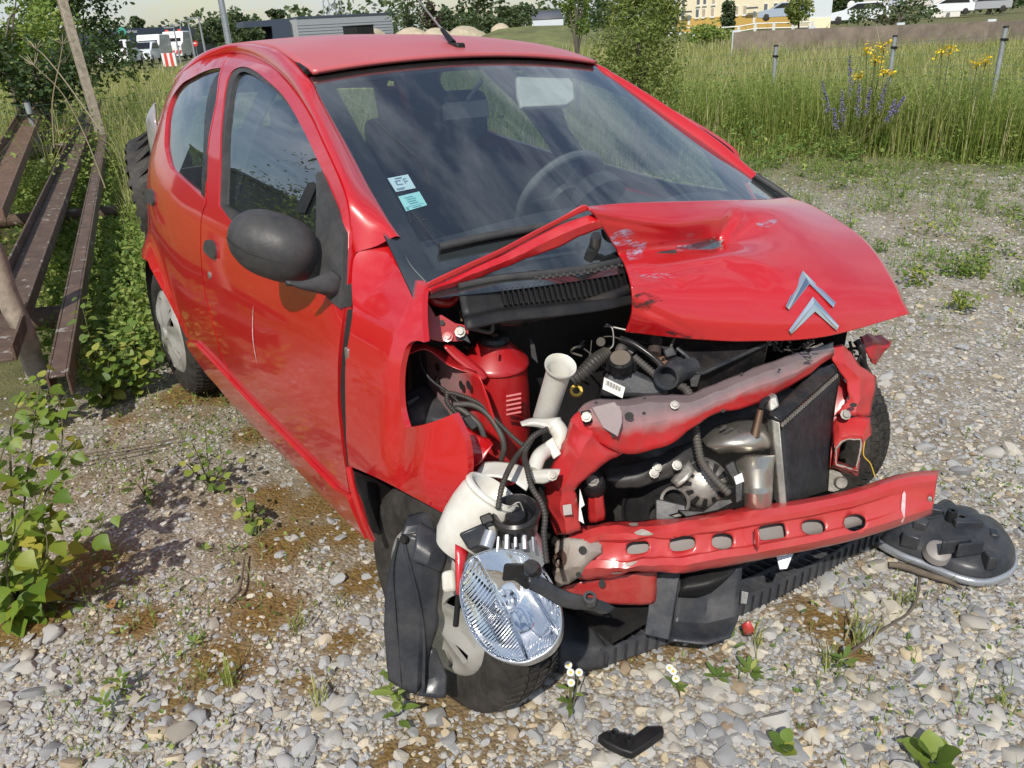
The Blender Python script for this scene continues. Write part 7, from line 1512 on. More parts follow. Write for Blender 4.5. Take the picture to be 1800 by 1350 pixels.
# a clear sight line above the road strip
ww = np.maximum(.0045, fw*.00075)*rng.uniform(.7, 1.4, len(x)); tint = np.clip(.15+.5*sn(x, y, 55, 3, .7)+rng.normal(0, .16, len(x))+.25*tall, 0, .98)
P_ = np.stack([x, y, Gz(x, y)-.01], 1); mead = vobj('meadow_grass', [blades(P_, hh, ww, rng.uniform(.1, .8, len(x)), tint)], VM['grass']); tag(mead, 'rough yellow-green meadow grass behind and beside the car', 'grass', kind='stuff')
NC = 1500
fw = 3.0+16*rng.power(.8, NC)*rng.uniform(.3, 1, NC); lt = rng.uniform(-1, 1, NC)*(.78*fw+1.8); x, y = VF(lt, fw); vgv = vegf(x, y); kc = (rng.uniform(0, 1, NC) < vgv) & ~nearbeam(x, y, .38); x, y, fw, lt = x[kc], y[kc], fw[kc], lt[kc]
parts = []
for cx_, cy_, f_, l_ in zip(x, y, fw, lt):
    e_ = float(np.maximum(smooth(8.2, 12.0, f_-.15*(l_-3))*(l_ > .5), np.maximum(smooth(-2.3, -3.6, l_)*smooth(3.2, 5, f_), smooth(6, 8, f_)*(l_ <= .5)))); n = int(rng.integers(30, 80)); R0 = rng.uniform(.10, .30); H0 = (.10+.62*e_)*rng.uniform(.5, 1.2)
    q = rng.normal(0, 1, (n, 3)); q /= np.linalg.norm(q, axis=1)[:, None]; q *= (rng.uniform(.35, 1, n)**.5)[:, None]
    C_ = np.stack([cx_+q[:, 0]*R0, cy_+q[:, 1]*R0, float(Gz(cx_, cy_))+H0*(.5+.5*q[:, 2])], 1); ls = rng.uniform(.025, .06, n)*(1+.3*(f_ > 8)); parts.append(leaves(C_, ls, ls*rng.uniform(.35, .7, n), np.clip(rng.normal(rng.uniform(.2, .75), .15, n), 0, .99)))
wd = vobj('weed_cover', parts, VM['weed']); tag(wd, 'mixed leafy weeds growing through the meadow grass', 'weeds', kind='stuff')
# bramble bank along the fence
parts = []
for k in range(520):
    px = rng.uniform(1120, 1950) if k < 400 else rng.uniform(-100, 560); dist = rng.uniform(11.0, 14.0) if k < 400 else rng.uniform(7.5, 13); b = ground_at(px, dist); n = 70; R0 = rng.uniform(.18, .35); H0 = rng.uniform(.45, .95) if k < 400 else rng.uniform(.35, .8)
    q = rng.normal(0, 1, (n, 3)); q /= np.linalg.norm(q, axis=1)[:, None]; C_ = b+q*np.array([R0, R0, H0*.5])*(rng.uniform(.5, 1, n)**.5)[:, None]+np.array([0, 0, H0*.5]); ls = rng.uniform(.03, .055, n); parts.append(leaves(C_, ls, ls*.6, np.clip(rng.normal(rng.uniform(.1, .7), .15, n), 0, .99)))
bk = vobj('bramble_bank', parts, VM['weed']); tag(bk, 'dense green brambles grown through the wire fence', 'brambles', kind='stuff')
# tall grass against the fence
n = 16000; px_ = rng.uniform(1080, 2050, n); ds_ = rng.uniform(10.8, 13.2, n); lt_ = (px_-900)/FPX*ds_*.93; fw_ = np.sqrt(np.maximum(ds_**2-lt_**2, 1)); x, y = VF(lt_, fw_); h_ = rng.uniform(.5, .98, n)*(.75+.5*sn(x, y, 95, 2, .8))
tg = vobj('tall_grass', [blades(np.stack([x, y, Gz(x, y)], 1), h_, rng.uniform(.006, .014, n), rng.uniform(.1, .6, n), np.clip(.2+.6*sn(x, y, 57, 3, .9)+rng.normal(0, .18, n), 0, .98))], VM['grass']); tag(tg, 'tall seeding grass standing along the wire fence', 'grass', kind='stuff')
# leafy weeds round the steel beams
parts = []
for k in range(520):
    px = rng.uniform(-60, 300); dist = rng.uniform(3.9, 10); b = ground_at(px, dist)
    nb2 = bool(nearbeam(b[0], b[1], .36)); n = 55; R0 = rng.uniform(.10, .24); H0 = rng.uniform(.12, .42)*(1.25 if dist > 6 else 1); H0 = min(H0, .20) if nb2 else H0
    q = rng.normal(0, 1, (n, 3)); q /= np.linalg.norm(q, axis=1)[:, None]; C_ = b+q*np.array([R0, R0, H0*.5])*(rng.uniform(.4, 1, n)**.5)[:, None]+np.array([0, 0, H0*.5]); ls = rng.uniform(.025, .05, n); parts.append(leaves(C_, ls, ls*.65, np.clip(rng.normal(rng.uniform(.2, .9), .15, n), 0, .99)))
wl_ = vobj('beam_weeds', parts, VM['weed']); tag(wl_, 'leafy green weeds growing thickly around the rusty beams', 'weeds', kind='stuff')
# sparse low growth on the gravel
NG = 80000
fw = rng.uniform(1.0, 10.5, NG); lt = rng.uniform(-1, 1, NG)*(.8*fw+.8); x, y = VF(lt, fw); cl = smooth(.54, .68, sn(x, y, 71, 4, 1.5)+.14*smooth(5, 8, fw))*(.30+.70*smooth(3, 7, fw)); cl = np.maximum(cl, .75*smooth(.46, .64, sn(x, y, 72, 3, 2.2))*smooth(-.5, -1.2, lt)); kk = (rng.uniform(0, 1, NG) < cl*.8); x, y, fw = x[kk], y[kk], fw[kk]; n = len(x)
cz = Gz(x, y); lv = leaves(np.stack([x, y, cz+rng.uniform(.004, .05, n)*(.6+.2*fw)], 1), rng.uniform(.008, .024, n)*(1+.05*fw), rng.uniform(.005, .012, n)*(1+.05*fw), rng.uniform(.3, .98, n)); bl = blades(np.stack([x, y, cz], 1)[::2], rng.uniform(.02, .09, len(x[::2])), .0028, rng.uniform(.2, .9, len(x[::2])), rng.uniform(.2, .98, len(x[::2])))
cp_ = [lv, bl]
for k in range(420):
    f_ = rng.uniform(3.6, 10.5); l_ = rng.uniform(.2, 1)*(.78*f_+1.0) if k < 330 else -rng.uniform(.5, 1)*(.6*f_); cx_, cy_ = VF(l_, f_)
    if k < 330 and sn(cx_, cy_, 73, 3, .9) < .62-.035*f_: continue
    n = int(rng.integers(18, 60)); R0 = rng.uniform(.06, .24); q = rng.normal(0, .5, (n, 2)); h_ = rng.uniform(.03, .10)*(1+.10*f_); C_ = np.stack([cx_+q[:, 0]*R0, cy_+q[:, 1]*R0, float(Gz(cx_, cy_))+rng.uniform(.008, 1, n)*h_], 1); ls = rng.uniform(.015, .04, n); cp_.append(leaves(C_, ls, ls*.6, np.clip(rng.normal(rng.uniform(.3, .95), .12, n), 0, .99), .9, .8))
    cp_.append(blades(C_[::2]*np.array([1, 1, 0])+np.array([0, 0, float(Gz(cx_, cy_))]), rng.uniform(.5, 1.8, len(C_[::2]))*h_, .004, rng.uniform(.2, .9, len(C_[::2])), rng.uniform(.3, .95, len(C_[::2]))))
gc = vobj('ground_cover', cp_, VM['weed']); tag(gc, 'thin green seedlings and stonecrop scattered over the gravel', 'ground cover', kind='stuff')
# moss tips and dry litter
NM = 60000
fw = rng.uniform(.9, 4.0, NM); lt = rng.uniform(-1, 1, NM)*(.75*fw+.6); x, y = VF(lt, fw); kk = rng.uniform(0, 1, NM) < mossf(x, y)*.85; x, y = x[kk], y[kk]; n = len(x)
ms_ = vobj('moss_patch', [blades(np.stack([x, y, Gz(x, y)-.002], 1), rng.uniform(.004, .013, n), .0028, rng.uniform(.1, .9, n), rng.uniform(0, .98, n))], VM['mossy']); tag(ms_, 'orange-brown moss growing between the stones', 'moss', kind='stuff')
NL = 5200
fw = rng.uniform(.9, 6.0, NL); lt = rng.uniform(-1, .6, NL)*(.75*fw+.6); x, y = VF(lt, fw); kk = rng.uniform(0, 1, NL) < .25+.75*smooth(0, -1, lt); x, y = x[kk], y[kk]; n = len(x); az = rng.uniform(0, 6.283, n); Ln_ = rng.uniform(.015, .09, n); b = np.stack([x, y, Gz(x, y)+.010], 1); e = b+np.stack([np.cos(az)*Ln_, np.sin(az)*Ln_, rng.uniform(-.004, .02, n)], 1); sd_ = np.stack([-np.sin(az), np.cos(az), np.zeros(n)], 1)*.0011
V = np.stack([b-sd_, b+sd_, e], 1).reshape(-1, 3); F = np.arange(3*n).reshape(-1, 3); lit = vobj('dry_litter', [(V, F, np.repeat(rng.uniform(0, 1, n), 3))], VM['straw']); tag(lit, 'dry stalks and grass litter strewn over the gravel', 'litter', kind='stuff')
# ---- saplings with single leaves
def leaf_mesh(kind):
    if kind == 'birch': o_ = [(0, 0), (.30, .10), (.46, .28), (.42, .40), (.30, .58), (.16, .80), (0, 1.08)]
    elif kind == 'poplar': o_ = [(0, 0), (.30, .06), (.46, .26), (.47, .50), (.36, .74), (.18, .92), (0, 1.02)]
    else: o_ = [(0, 0), (.12, .15), (.20, .40), (.19, .62), (.12, .85), (0, 1.05)]
    n = len(o_); V = [(0, y, .0+.10*y*y*-.6) for x, y in o_]; R = [(x, y, .16*x-.06*y*y+.02*math.sin(9*y)) for x, y in o_]; Lf = [(-x, y, .16*x-.06*y*y-.02*math.sin(9*y)) for x, y in o_]
    V = V+R[1:-1]+Lf[1:-1]; F = []
    for i in range(n-1):
        a, b = (i, i+1); ra = n+i-1 if 0 < i < n-1 else i; rb = n+i if i+1 < n-1 else i+1; la_ = n+(n-2)+i-1 if 0 < i < n-1 else i; lb_ = n+(n-2)+i if i+1 < n-1 else i+1
        F.append(tuple(dict.fromkeys((a, ra, rb, b)))); F.append(tuple(dict.fromkeys((a, b, lb_, la_))))
    me = bpy.data.meshes.new('leaf'); me.from_pydata(V, [], F); me.attributes.new('tint', 'FLOAT', 'POINT'); me.polygons.foreach_set('use_smooth', [True]*len(me.polygons)); me.materials.append(VM[kind if kind in VM else 'weed']); return me
LM = {k: leaf_mesh(k) for k in ('birch', 'poplar', 'weed')}
def put_leaf(parent, me, p, d_, nrm, s):
    d_ = Vector(d_).normalized(); nrm = Vector(nrm); sx = d_.cross(nrm); sx = sx.normalized() if sx.length > 1e-5 else Vector((1, 0, 0)); nz_ = sx.cross(d_)
    o = bpy.data.objects.new('leaf', me); link(o, parent); R = Matrix((sx, d_, nz_)).transposed().to_4x4(); o.matrix_local = Matrix.Translation(Vector(p)) @ R @ Matrix.Scale(s, 4); return o
def sapling(name, label, cat, stems, kind, size_, gap, group=None, droop=.5, rad=.004):
    base_ = np.mean([s[0] for s in stems], 0); r_ = empty(name, mat=M @ Matrix.Translation(Vector(base_))); tag(r_, label, cat, group); cnt = 0
    for s in stems:
        p = crom([np.array(q)-base_ for q in s], 5); tubeo('stem', [tuple(q) for q in p[::3]], np.linspace(rad, rad*.35, 5), stemm, r_, 6, 2)
        Lc = np.r_[0, np.cumsum(np.linalg.norm(np.diff(p, axis=0), axis=1))]; pos = np.arange(gap*1.5, Lc[-1], gap)
        for k, q in enumerate(pos):
            c = np.array([np.interp(q, Lc, p[:, i]) for i in range(3)]); an = k*2.4+random.uniform(-.5, .5); out_ = np.array([math.cos(an), math.sin(an), random.uniform(-droop, .25)])
            f = size_*random.uniform(.6, 1.15)*(1-.35*(q/Lc[-1])**3); c2 = c+out_*f*random.uniform(.25, .8); put_leaf(r_, LM[kind], c2, out_+np.array([0, 0, -droop*.6]), (random.gauss(0, .35)+.2, random.gauss(0, .35)-.35, 1), f); cnt += 1
            if cnt > 295: return r_
    return r_
random.seed(21)
T2 = lambda pts: [PT(a, b, t) for a, b, t in pts]
b1 = PZ(30, 1075, 0.0); tb = float(np.linalg.norm(b1-CAM_P))
st_b = [[b1, PT(20, 860, tb*.96), PT(20, 740, tb*.95), PT(45, 690, tb*.95)], [b1, PT(70, 900, tb*.97), PT(110, 780, tb*.96), PT(100, 690, tb*.95)], [b1, PT(38, 940, tb*.98), PT(52, 800, tb*.97), PT(66, 700, tb*.97), PT(70, 640, tb*.97)], [b1, PT(60, 930, tb*.95), PT(100, 830, tb*.93), PT(140, 770, tb*.92)], [b1, PT(5, 960, tb*.95), PT(-10, 860, tb*.94), PT(10, 780, tb*.93)], [b1, PT(90, 990, tb*.93), PT(140, 960, tb*.91), PT(190, 905, tb*.90), PT(215, 880, tb*.9)], [b1, PT(10, 1000, tb*.9), PT(30, 930, tb*.87), PT(70, 880, tb*.86)], [b1, PT(-20, 980, tb*.92), PT(-40, 900, tb*.9), PT(-30, 820, tb*.9)], [b1, PT(60, 1020, tb*.92), PT(85, 960, tb*.9), PT(60, 870, tb*.88)]]
sapling('birch_sapling', 'bushy birch sapling with bright green toothed leaves at the left edge', 'sapling', st_b, 'birch', .058, .0165)
b2 = PZ(85, 1060, 0.0); t2 = float(np.linalg.norm(b2-CAM_P))
sapling('birch_shoot', 'low birch shoot creeping over gravel below the bushy birch sapling', 'sapling', [[b2, PT(120, 1058, t2*.985), PT(160, 1062, t2*.98), PT(205, 1068, t2*.985)], [b2, PT(100, 1075, t2*.98), PT(135, 1085, t2*.975)]], 'birch', .042, .016)
def upright(px, py, tops, kind, size_, gap, name, label, rad=.004, droop=.35, **k):
    b = PZ(px, py, 0.0); t = float(np.linalg.norm(b-CAM_P)); st_ = []
    for a, c in tops: st_.append([b, PT(px*.6+a*.4+random.uniform(-4, 4), py*.6+c*.4, t*.985), PT(a, c, t*.97)])
    return sapling(name, label, 'sapling', st_, kind, size_, gap, None, droop, rad)
upright(185, 705, [(140, 520), (165, 580), (200, 590), (130, 620), (215, 640), (160, 650), (190, 620)], 'poplar', .050, .0125, 'poplar_sapling', 'round-leaved poplar sapling in front of the lichened steel beam')
upright(235, 690, [(240, 552), (215, 600), (262, 590), (275, 620), (225, 640)], 'poplar', .046, .0125, 'poplar_sapling', 'round-leaved poplar sapling right beside the rear wheel')
upright(75, 745, [(60, 660), (95, 650), (120, 690), (40, 690)], 'poplar', .048, .014, 'poplar_sapling', 'small poplar sapling at the foot of the leaning log')
upright(370, 860, [(330, 760), (360, 740), (395, 790), (420, 800), (300, 790)], 'poplar', .030, .017, 'poplar_seedling', 'pale green seedling on the gravel midway along the red sill')
upright(440, 920, [(425, 850), (450, 870), (470, 905), (405, 860)], 'poplar', .032, .017, 'poplar_seedling', 'green seedling closest to the red sill left of the front wheel')
upright(255, 870, [(245, 800), (262, 820), (235, 840)], 'weed', .045, .016, 'weed_stem', 'upright narrow-leaved weed between the birch and the seedlings', .003)
# small plants in the foreground gravel: (px, py, kind, size, label)
def rosette(px, py, n, L, kind, name, label, cat='weed', stalk=0):
    b = PZ(px, py, .004); r_ = empty(name, mat=M @ Matrix.Translation(Vector(b))); tag(r_, label, cat)
    for k in range(n):
        an = k*2.4; el = random.uniform(.15, .9); d_ = np.array([math.cos(an)*math.cos(el), math.sin(an)*math.cos(el), math.sin(el)]); put_leaf(r_, LM[kind], d_*L*.1+np.array([0, 0, stalk*k/n]), d_, (0, 0, 1), L*random.uniform(.7, 1.15))
    return r_
rosette(1375, 1320, 7, .034, 'poplar', 'seedling', 'small bright green seedling at bottom right of centre', 'seedling', .03)
rosette(1640, 1345, 9, .065, 'poplar', 'broadleaf_seedling', 'large bright green seedling at the bottom right edge', 'seedling', .02)
rosette(1320, 1180, 9, .040, 'weed', 'grey_rosette', 'grey-green rosette below the black air guide', 'weed')
rosette(1260, 1190, 8, .036, 'weed', 'grey_rosette', 'small rosette between the daisies and the air guide', 'weed')
rosette(700, 1265, 10, .050, 'weed', 'green_weed', 'leafy green weed directly left of the front wheel foot', 'weed', .12)
rosette(690, 1215, 9, .042, 'weed', 'green_weed', 'narrow green weed under the hanging arch liner', 'weed', .06)
rosette(360, 965, 8, .024, 'weed', 'grey_rosette', 'tiny grey rosette beside the pinkish stone', 'weed'); rosette(340, 1130, 7, .026, 'weed', 'grey_rosette', 'tiny pale rosette on the orange moss at lower left', 'weed')
rosette(215, 1215, 12, .030, 'weed', 'green_weed', 'feathery green weed at lower left of the photo', 'weed', .05); rosette(185, 1250, 10, .03, 'weed', 'green_weed', 'second feathery weed below the first at lower left', 'weed', .04)
rosette(1480, 1175, 8, .04, 'weed', 'green_weed', 'small weed on the moss right of the air guide', 'weed', .04)
def tuft(px, py, n, h, label):
    b = PZ(px, py, 0.0); bw_ = M3 @ b; P_ = bw_+np.stack([rng.normal(0, .012, n), rng.normal(0, .012, n), np.zeros(n)], 1); o = empty('grass_tuft', loc=tuple(bw_)); bo_ = vobj('blades', [blades(P_-bw_, rng.uniform(.5, 1.1, n)*h, .0045, rng.uniform(.2, .9, n), rng.uniform(.1, .75, n))], VM['grass'], o); bo_['kind'] = 'stuff'; tag(o, label, 'grass tuft', 'grass tufts in the gravel')
for a in ((1510, 1130, 26, .12, 'bright green grass tuft right of the mossy hollow'), (1460, 1170, 14, .07, 'small grass tuft below the bright tuft at right'), (1590, 1060, 16, .06, 'small grass tuft under the loose headlamp housing'), (400, 1200, 22, .09, 'grass tuft on the mossy gravel at lower left'), (565, 1230, 12, .08, 'thin grass tuft left of the front wheel at the bottom'), (520, 1110, 14, .07, 'thin grass tuft on the moss left of the arch liner'), (1760, 1240, 10, .06, 'sparse grass tuft at the right edge'), (355, 1190, 12, .07, 'thin pale grass tuft left of the larger mossy one'), (600, 1060, 10, .05, 'small grass tuft below the sill end'), (1330, 1130, 16, .06, 'dry grass tuft beside the red shard')): tuft(*a)
def daisy(px, py, tops, label):
    b = PZ(px, py, 0.0); t = float(np.linalg.norm(b-CAM_P)); r_ = empty('daisy_plant', mat=M @ Matrix.Translation(Vector(b))); tag(r_, label, 'flower')
    for a, c in tops:
        top = PT(a, c, t*.97)-b; tubeo('stem', [(0, 0, 0), tuple(top*.5+np.array([.004, 0, 0])), tuple(top)], .0016, stemm, r_, 5); n_ = np.array([.35, -.35, .87]); e1_ = np.cross(n_, [0, 0, 1.]); e1_ /= np.linalg.norm(e1_); e2_ = np.cross(n_, e1_); V = []; F = []
        for k in range(14):
            an = k*2*math.pi/14; d_ = e1_*math.cos(an)+e2_*math.sin(an); s_ = -e1_*math.sin(an)+e2_*math.cos(an); q = len(V); V += [top+d_*.003-s_*.001, top+d_*.003+s_*.001, top+d_*.009+s_*.0016, top+d_*.009-s_*.0016]; F.append((q, q+1, q+2, q+3))
        hd = mobj('petals', V, F, VM['white'], r_, sm=False); MB().lathe([(.0001, .003), (.0028, .002), (.0036, -.001)], top, n_, 10).build('flower_centre', VM['yellow'], hd)
        for f in (.3, .55): put_leaf(r_, LM['weed'], top*f, (random.uniform(-1, 1), random.uniform(-1, 1), .3), (0, 0, 1), .03)
daisy(1000, 1262, [(999, 1169), (1003, 1182), (1018, 1182), (1004, 1200)], 'daisy plant with white flowers right of the front tyre')
daisy(1195, 1225, [(1177, 1174), (1188, 1193), (1183, 1180)], 'daisy plant with white flowers in front of the grille')
# ---- low lime green weeds on the right gravel
rl = ['left of the others', 'in the middle', 'towards the right edge', 'just behind the bonnet corner', 'nearest the camera', 'beyond the others near the grass', 'beside the fence side grass', 'close to the right edge', 'between the larger clumps', 'next to the tall grass edge']
for k, (px, py, w_) in enumerate(((1640, 410, 55), (1750, 445, 60), (1610, 500, 30), (1690, 545, 35), (1720, 480, 40), (1560, 330, 45), (1640, 320, 60), (1780, 380, 35), (1680, 485, 35), (1480, 330, 40))):
    b = M3 @ PZ(px, py, 0.0); dist = float(np.linalg.norm(b-CW)); R0 = w_/FPX*dist*.62; n = 110; q = rng.normal(0, .55, (n, 2)); C_ = np.stack([b[0]+q[:, 0]*R0, b[1]+q[:, 1]*R0, float(Gz(b[0], b[1]))+rng.uniform(.01, .12, n)], 1); ls = rng.uniform(.02, .045, n)
    o = empty('low_weed', loc=tuple(b)); bo_ = vobj('foliage', [leaves(C_-b, ls, ls*.7, rng.uniform(.35, .95, n), .9, .7)], VM['poplar'], o); bo_['kind'] = 'stuff'; tag(o, 'low lime green weed clump on the right-hand gravel, '+rl[k], 'weed', 'low weeds on the right-hand gravel')
# ---- ragwort and bugloss
def flowers(px, dist, heads, label):
    b = ground_at(px, dist); r_ = empty('ragwort_plant', loc=tuple(b)); tag(r_, label, 'flower')
    for a, c, rx_, ry_ in heads:
        p = WD(a, c, dist)-b; tubeo('stem', [(0, 0, 0), tuple(p*.5+np.array([.02, 0, 0])), tuple(p)], .006, stemm, r_, 5); n = 26; q = rng.normal(0, .5, (n, 3)); C_ = p+HR*(q[:, 0]*rx_/FPX*dist)[:, None]+np.array([0, 0, 1.])*(q[:, 1]*ry_/FPX*dist)[:, None]+HF*(q[:, 2]*.05)[:, None]
        vobj('flower_head', [leaves(C_, .042, .038, rng.uniform(0, 1, n), 1.2, .4)], VM['yellow'], r_)['kind'] = 'stuff'
    n = 60; f = rng.uniform(.1, .8, n); C_ = WD(heads[0][0], heads[0][1], dist)-b; C_ = C_[None]*f[:, None]+rng.normal(0, .05, (n, 3)); vobj('foliage', [leaves(C_, .06, .02, rng.uniform(0, 1, n))], VM['weed'], r_)
flowers(1538, 11.2, [(1524, 87, 14, 8), (1540, 92, 16, 14), (1556, 78, 12, 8), (1540, 105, 14, 8)], 'tall ragwort with the largest yellow flower cluster by the fence post')
flowers(1512, 11.0, [(1509, 134, 8, 6)], 'ragwort with one small yellow head left of the largest cluster'); flowers(1556, 11.0, [(1554, 126, 7, 5), (1566, 129, 7, 4)], 'ragwort with two small heads below the largest cluster')
flowers(1668, 11.2, [(1656, 91, 10, 6), (1670, 88, 12, 7)], 'ragwort with a flat yellow cluster in the middle right'); flowers(1722, 11.0, [(1718, 111, 10, 5), (1734, 107, 9, 6)], 'rightmost ragwort with a small yellow cluster')
bb = ground_at(1492, 10.6); r_ = empty('bugloss_plant', loc=tuple(bb)); tag(r_, 'clump of violet-blue flower spikes in the meadow right of the car', 'flower')
for a, c0, c1 in ((1494, 98, 170), (1446, 142, 195), (1480, 158, 215), (1511, 148, 205), (1530, 155, 200), (1557, 148, 195), (1574, 175, 215), (1590, 170, 200), (1465, 190, 225)):
    top = WD(a, c0, 10.6)-bb; low = WD(a*.8+1492*.2, c1, 10.6)-bb; tubeo('stem', [(0, 0, 0), tuple(low), tuple(top)], .004, stemm, r_, 5); n = 130; f = rng.uniform(0, 1, n); C_ = low+(top-low)*f[:, None]+rng.normal(0, 1, (n, 3))*(.018*(1.2-f))[:, None]; vobj('flower_spike', [leaves(C_, .024, .018, rng.uniform(0, 1, n), .3, 1.2)], VM['violet'], r_)['kind'] = 'stuff'
n = 700; q = rng.normal(0, .5, (n, 3)); C_ = q*np.array([.30, .30, .10])+np.array([0, 0, .16]); vobj('foliage', [leaves(C_, .06, .014, rng.uniform(0, .4, n))], VM['weed'], r_)
# ---- shrubs and trees
def tree(name, label, cat, px, py_c, dist, rx_, rz_, mat, nleaf, ls, trunk=True, group=None, blobs=16, wob=.75, base_py=None, asp=.7, trunkr=.03):
    c = WD(px, py_c, dist); b = np.array([c[0], c[1], float(Gz(c[0], c[1]))]) if base_py is None else WD(px, base_py, dist); r_ = empty(name, loc=tuple(b)); tag(r_, label, cat, group)
    RX, RZ = rx_/FPX*dist, rz_/FPX*dist; C0 = c-b; B_ = rng.normal(0, 1, (blobs, 3)); B_ /= np.linalg.norm(B_, axis=1)[:, None]; B_ *= (rng.uniform(.25, 1, blobs)**.6)[:, None]*wob; rb = rng.uniform(.22, .45, blobs)
    ch = rng.integers(0, blobs, nleaf); q = rng.normal(0, 1, (nleaf, 3)); q /= np.linalg.norm(q, axis=1)[:, None]; q *= (rng.uniform(.3, 1, nleaf)**.45)[:, None]; L_ = B_[ch]+q*rb[ch][:, None]; C_ = C0+L_*np.array([RX, RX, RZ]); low = C_[:, 2] < .05; C_[low, 2] = .05+.1*rng.uniform(0, 1, low.sum())
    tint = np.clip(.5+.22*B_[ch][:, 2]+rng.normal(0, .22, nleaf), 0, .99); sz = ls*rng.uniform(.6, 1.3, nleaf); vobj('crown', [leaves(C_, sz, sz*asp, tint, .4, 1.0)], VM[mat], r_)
    tr = max(trunkr, RX*.05); mb = MB(); mb.tube([(0, 0, -.1), (tr, 0, C0[2]*.5), tuple(C0)], [tr, tr*.8, tr*.4], 8)
    for k in range(min(8, blobs)): e = C0+B_[k]*np.array([RX, RX, RZ])*.9; s0 = C0*(.45+.05*k); mb.tube([tuple(s0), tuple((s0+e)/2+np.array([0, 0, .1*RZ])), tuple(e)], [tr*.45, tr*.3, tr*.12], 5)
    mb.build('trunk', barkm, r_); return r_
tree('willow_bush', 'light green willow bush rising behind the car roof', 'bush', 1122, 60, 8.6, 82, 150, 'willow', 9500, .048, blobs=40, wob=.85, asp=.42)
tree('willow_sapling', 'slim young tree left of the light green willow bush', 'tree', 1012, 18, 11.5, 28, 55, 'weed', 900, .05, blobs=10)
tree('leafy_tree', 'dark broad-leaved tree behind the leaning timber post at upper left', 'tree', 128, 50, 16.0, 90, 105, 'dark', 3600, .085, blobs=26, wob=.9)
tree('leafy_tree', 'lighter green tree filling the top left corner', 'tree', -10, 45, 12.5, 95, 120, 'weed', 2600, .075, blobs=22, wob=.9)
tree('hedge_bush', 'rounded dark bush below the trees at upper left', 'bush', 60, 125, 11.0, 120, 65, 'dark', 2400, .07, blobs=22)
FT = [(712, 12, 62, 48, 62, 'far', 'tall dark green tree right of the silver building'), (765, 32, 70, 26, 24, 'purple', 'purple-leaved tree between the tall tree and the conifer'), (800, 36, 68, 30, 28, 'far', 'round green tree left of the dark conifer'), (838, 16, 74, 34, 42, 'dark', 'dark conifer with spreading top behind the mound'), (850, 46, 60, 40, 20, 'far', 'green bush at the foot of the dark conifer'), (895, 38, 62, 40, 18, 'far', 'green bush on the mound right of the conifer'), (886, 22, 110, 12, 12, 'far', 'small far tree above the mound bushes'), (925, 26, 100, 22, 16, 'far', 'far tree group left of the barn'), (1075, 5, 40, 60, 55, 'dark', 'dark tree standing behind the willow bush'), (1330, 2, 60, 18, 0, None, ''), (372, 58, 90, 26, 20, 'far', 'green tree at the right end of the warehouse'), (418, 45, 95, 34, 28, 'far', 'pale birch-like tree left of the canopy'), (445, 62, 70, 26, 16, 'far', 'low bush below the entrance canopy'), (485, 26, 110, 16, 10, 'far', 'small tree top above the canopy roof'), (240, 42, 130, 10, 10, 'far', 'tiny tree showing above the warehouse roof'), (1281, 30, 55, 14, 26, 'far', 'narrow young conifer in front of the yellow house'), (1240, 60, 38, 52, 20, 'weed', 'low green bush left of the concrete wall'), (1406, 14, 40, 26, 34, 'willow', 'airy young tree in front of the pale gable'), (1580, 22, 34, 72, 26, 'far', 'broad green hedge behind the concrete wall'), (1486, 10, 88, 26, 40, 'dark', 'dark trees right of the pale gable'), (1740, 0, 105, 70, 22, 'dark', 'dark tree row behind the parked cars at top right')]
for px, py, dist, rx_, rz_, mt, lb_ in FT:
    if mt is None: continue
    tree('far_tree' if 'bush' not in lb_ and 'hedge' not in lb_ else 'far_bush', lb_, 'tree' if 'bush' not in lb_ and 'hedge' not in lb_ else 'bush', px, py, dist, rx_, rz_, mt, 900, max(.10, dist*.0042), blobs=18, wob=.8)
# trees and a hall beside the yard, out of frame on the left: the side glass mirrors them
SV = [(-8.5, -7.5, 2.2, 'weed', 'out-of-frame leafy bush in the side yard nearest the car'), (-12.0, -9.0, 3.4, 'dark', 'out-of-frame dark tree in the side yard behind the leafy bush'), (-15.5, -8.2, 2.4, 'weed', 'out-of-frame round bush in the middle of the side yard'), (-19.0, -10.5, 4.2, 'far', 'out-of-frame tall tree in the middle of the side yard'), (-24.0, -11.0, 3.0, 'dark', 'dark bush at the far end of the side yard'), (-30.0, -14.0, 5.0, 'far', 'tallest tree at the far end of the side yard')]
for x_, y_, h_, mt, lb_ in SV:
    h_ = h_*1.7
    p = M3 @ np.array([x_, y_, 0.0]); b = np.array([p[0], p[1], float(Gz(p[0], p[1]))]); r_ = empty('out_of_frame_tree' if 'tree' in lb_ else 'out_of_frame_bush', loc=tuple(b)); tag(r_, lb_, 'tree' if 'tree' in lb_ else 'bush', 'out-of-frame trees beside the yard')
    n = 1500; B_ = rng.normal(0, .45, (16, 3)); ch = rng.integers(0, 16, n); q = B_[ch]+rng.normal(0, .17, (n, 3)); C_ = np.array([0, 0, h_*.6])+q*np.array([h_*.42, h_*.42, h_*.45]); C_[:, 2] = np.maximum(C_[:, 2], .08); sz = rng.uniform(.06, .12, n)*(1+h_*.12); vobj('crown', [leaves(C_, sz, sz*.7, rng.uniform(0, .99, n))], VM[mt], r_); MB().tube([(0, 0, -.1), (.04, 0, h_*.7)], [.07, .03], 8).build('trunk', barkm, r_)
sh = empty('out_of_frame_hall', loc=tuple(M3 @ np.array([-40.0, -24.0, 0.0]))); tag(sh, 'out-of-frame long dark metal hall beyond the side yard', 'hall')
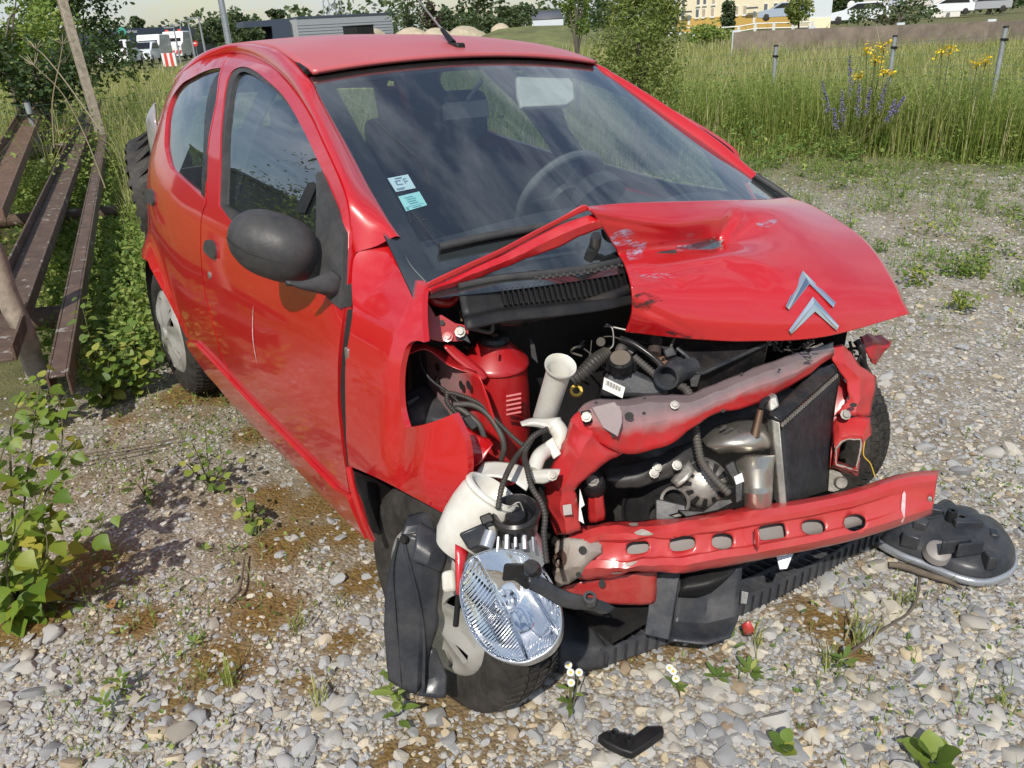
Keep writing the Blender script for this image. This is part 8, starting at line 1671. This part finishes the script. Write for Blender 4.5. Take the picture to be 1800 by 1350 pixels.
MB().box((0, 0, 3.2), (34, 9, 7.4), Matrix.Rotation(-.35, 3, 'Z')).build('wall', navy, sh, sm=False); MB().box((0, 0, 7.0), (34.6, 9.6, .25), Matrix.Rotation(-.35, 3, 'Z')).build('roof', roofm, sh, sm=False)
# wooded ridge far away
parts = []
for k in range(160):
    px = rng.uniform(-300, 2200); dist = rng.uniform(180, 260); b = ground_at(px, dist); n = 60; q = rng.normal(0, 1, (n, 3)); q /= np.linalg.norm(q, axis=1)[:, None]; s = rng.uniform(2.5, 5.0); C_ = b+q*np.array([s*1.2, s*1.2, s])+np.array([0, 0, s*.7]); parts.append(leaves(C_, 1.3, 1.1, rng.uniform(0, 1, n)))
wr = vobj('far_wood', parts, VM['far']); tag(wr, 'far wooded skyline along the horizon', 'wood', kind='stuff')
# dry umbel stalks on the left
for pts, lb_ in (([(178, 232), (120, 150), (80, 100), (62, 85)], 'dry umbel stalk leaning left in front of the dark bush'), ([(95, 260), (92, 180), (105, 110), (110, 78)], 'upright dry umbel stalk left of the timber post'), ([(185, 330), (150, 240), (110, 165), (60, 115)], 'long thin dry stem crossing the steel channels')):
    pp = [WD(a, b, 6.6) for a, b in pts]; b = pp[0]; r_ = empty('dry_stalk', loc=tuple(b)); tag(r_, lb_, 'stalk'); tubeo('stem', [tuple(p-b) for p in pp], [.006, .005, .004, .003], VM['straw'], r_, 5)
    mb = MB()
    for k in range(9): e = pp[-1]-b; mb.tube([tuple(e), tuple(e+np.array([random.gauss(0, .05), random.gauss(0, .05), random.uniform(.02, .08)]))], .0018, 4)
    mb.build('umbel', VM['straw'], r_, sm=False)
for px, py, lb_ in ((97, 1025, 'curled brown fallen leaf under the birch sapling'), (165, 1035, 'orange fallen leaf right of the curled brown one'), (190, 1070, 'flat brown fallen leaf by the low birch shoot')):
    p = PZ(px, py, .012); o = bpy.data.objects.new('fallen_leaf', LM['birch'].copy()); o.data.materials[0] = VM['deadleaf']; link(o); o.matrix_world = M @ Matrix.Translation(Vector(p)) @ Matrix.Rotation(random.uniform(0, 6), 4, 'Z') @ Matrix.Rotation(.4, 4, 'X') @ Matrix.Scale(.035, 4); tag(o, lb_, 'leaf')
# two pale stones that stand out
for px, py, s, lb_ in ((318, 1008, .034, 'pinkish pale angular stone left of the front wheel'), (350, 1018, .024, 'smaller white stone beside the pinkish one'), (1500, 1335, .040, 'large cream stone at the bottom right of centre'), (1705, 1062, .034, 'cream coloured stone below the loose headlamp housing')):
    pass
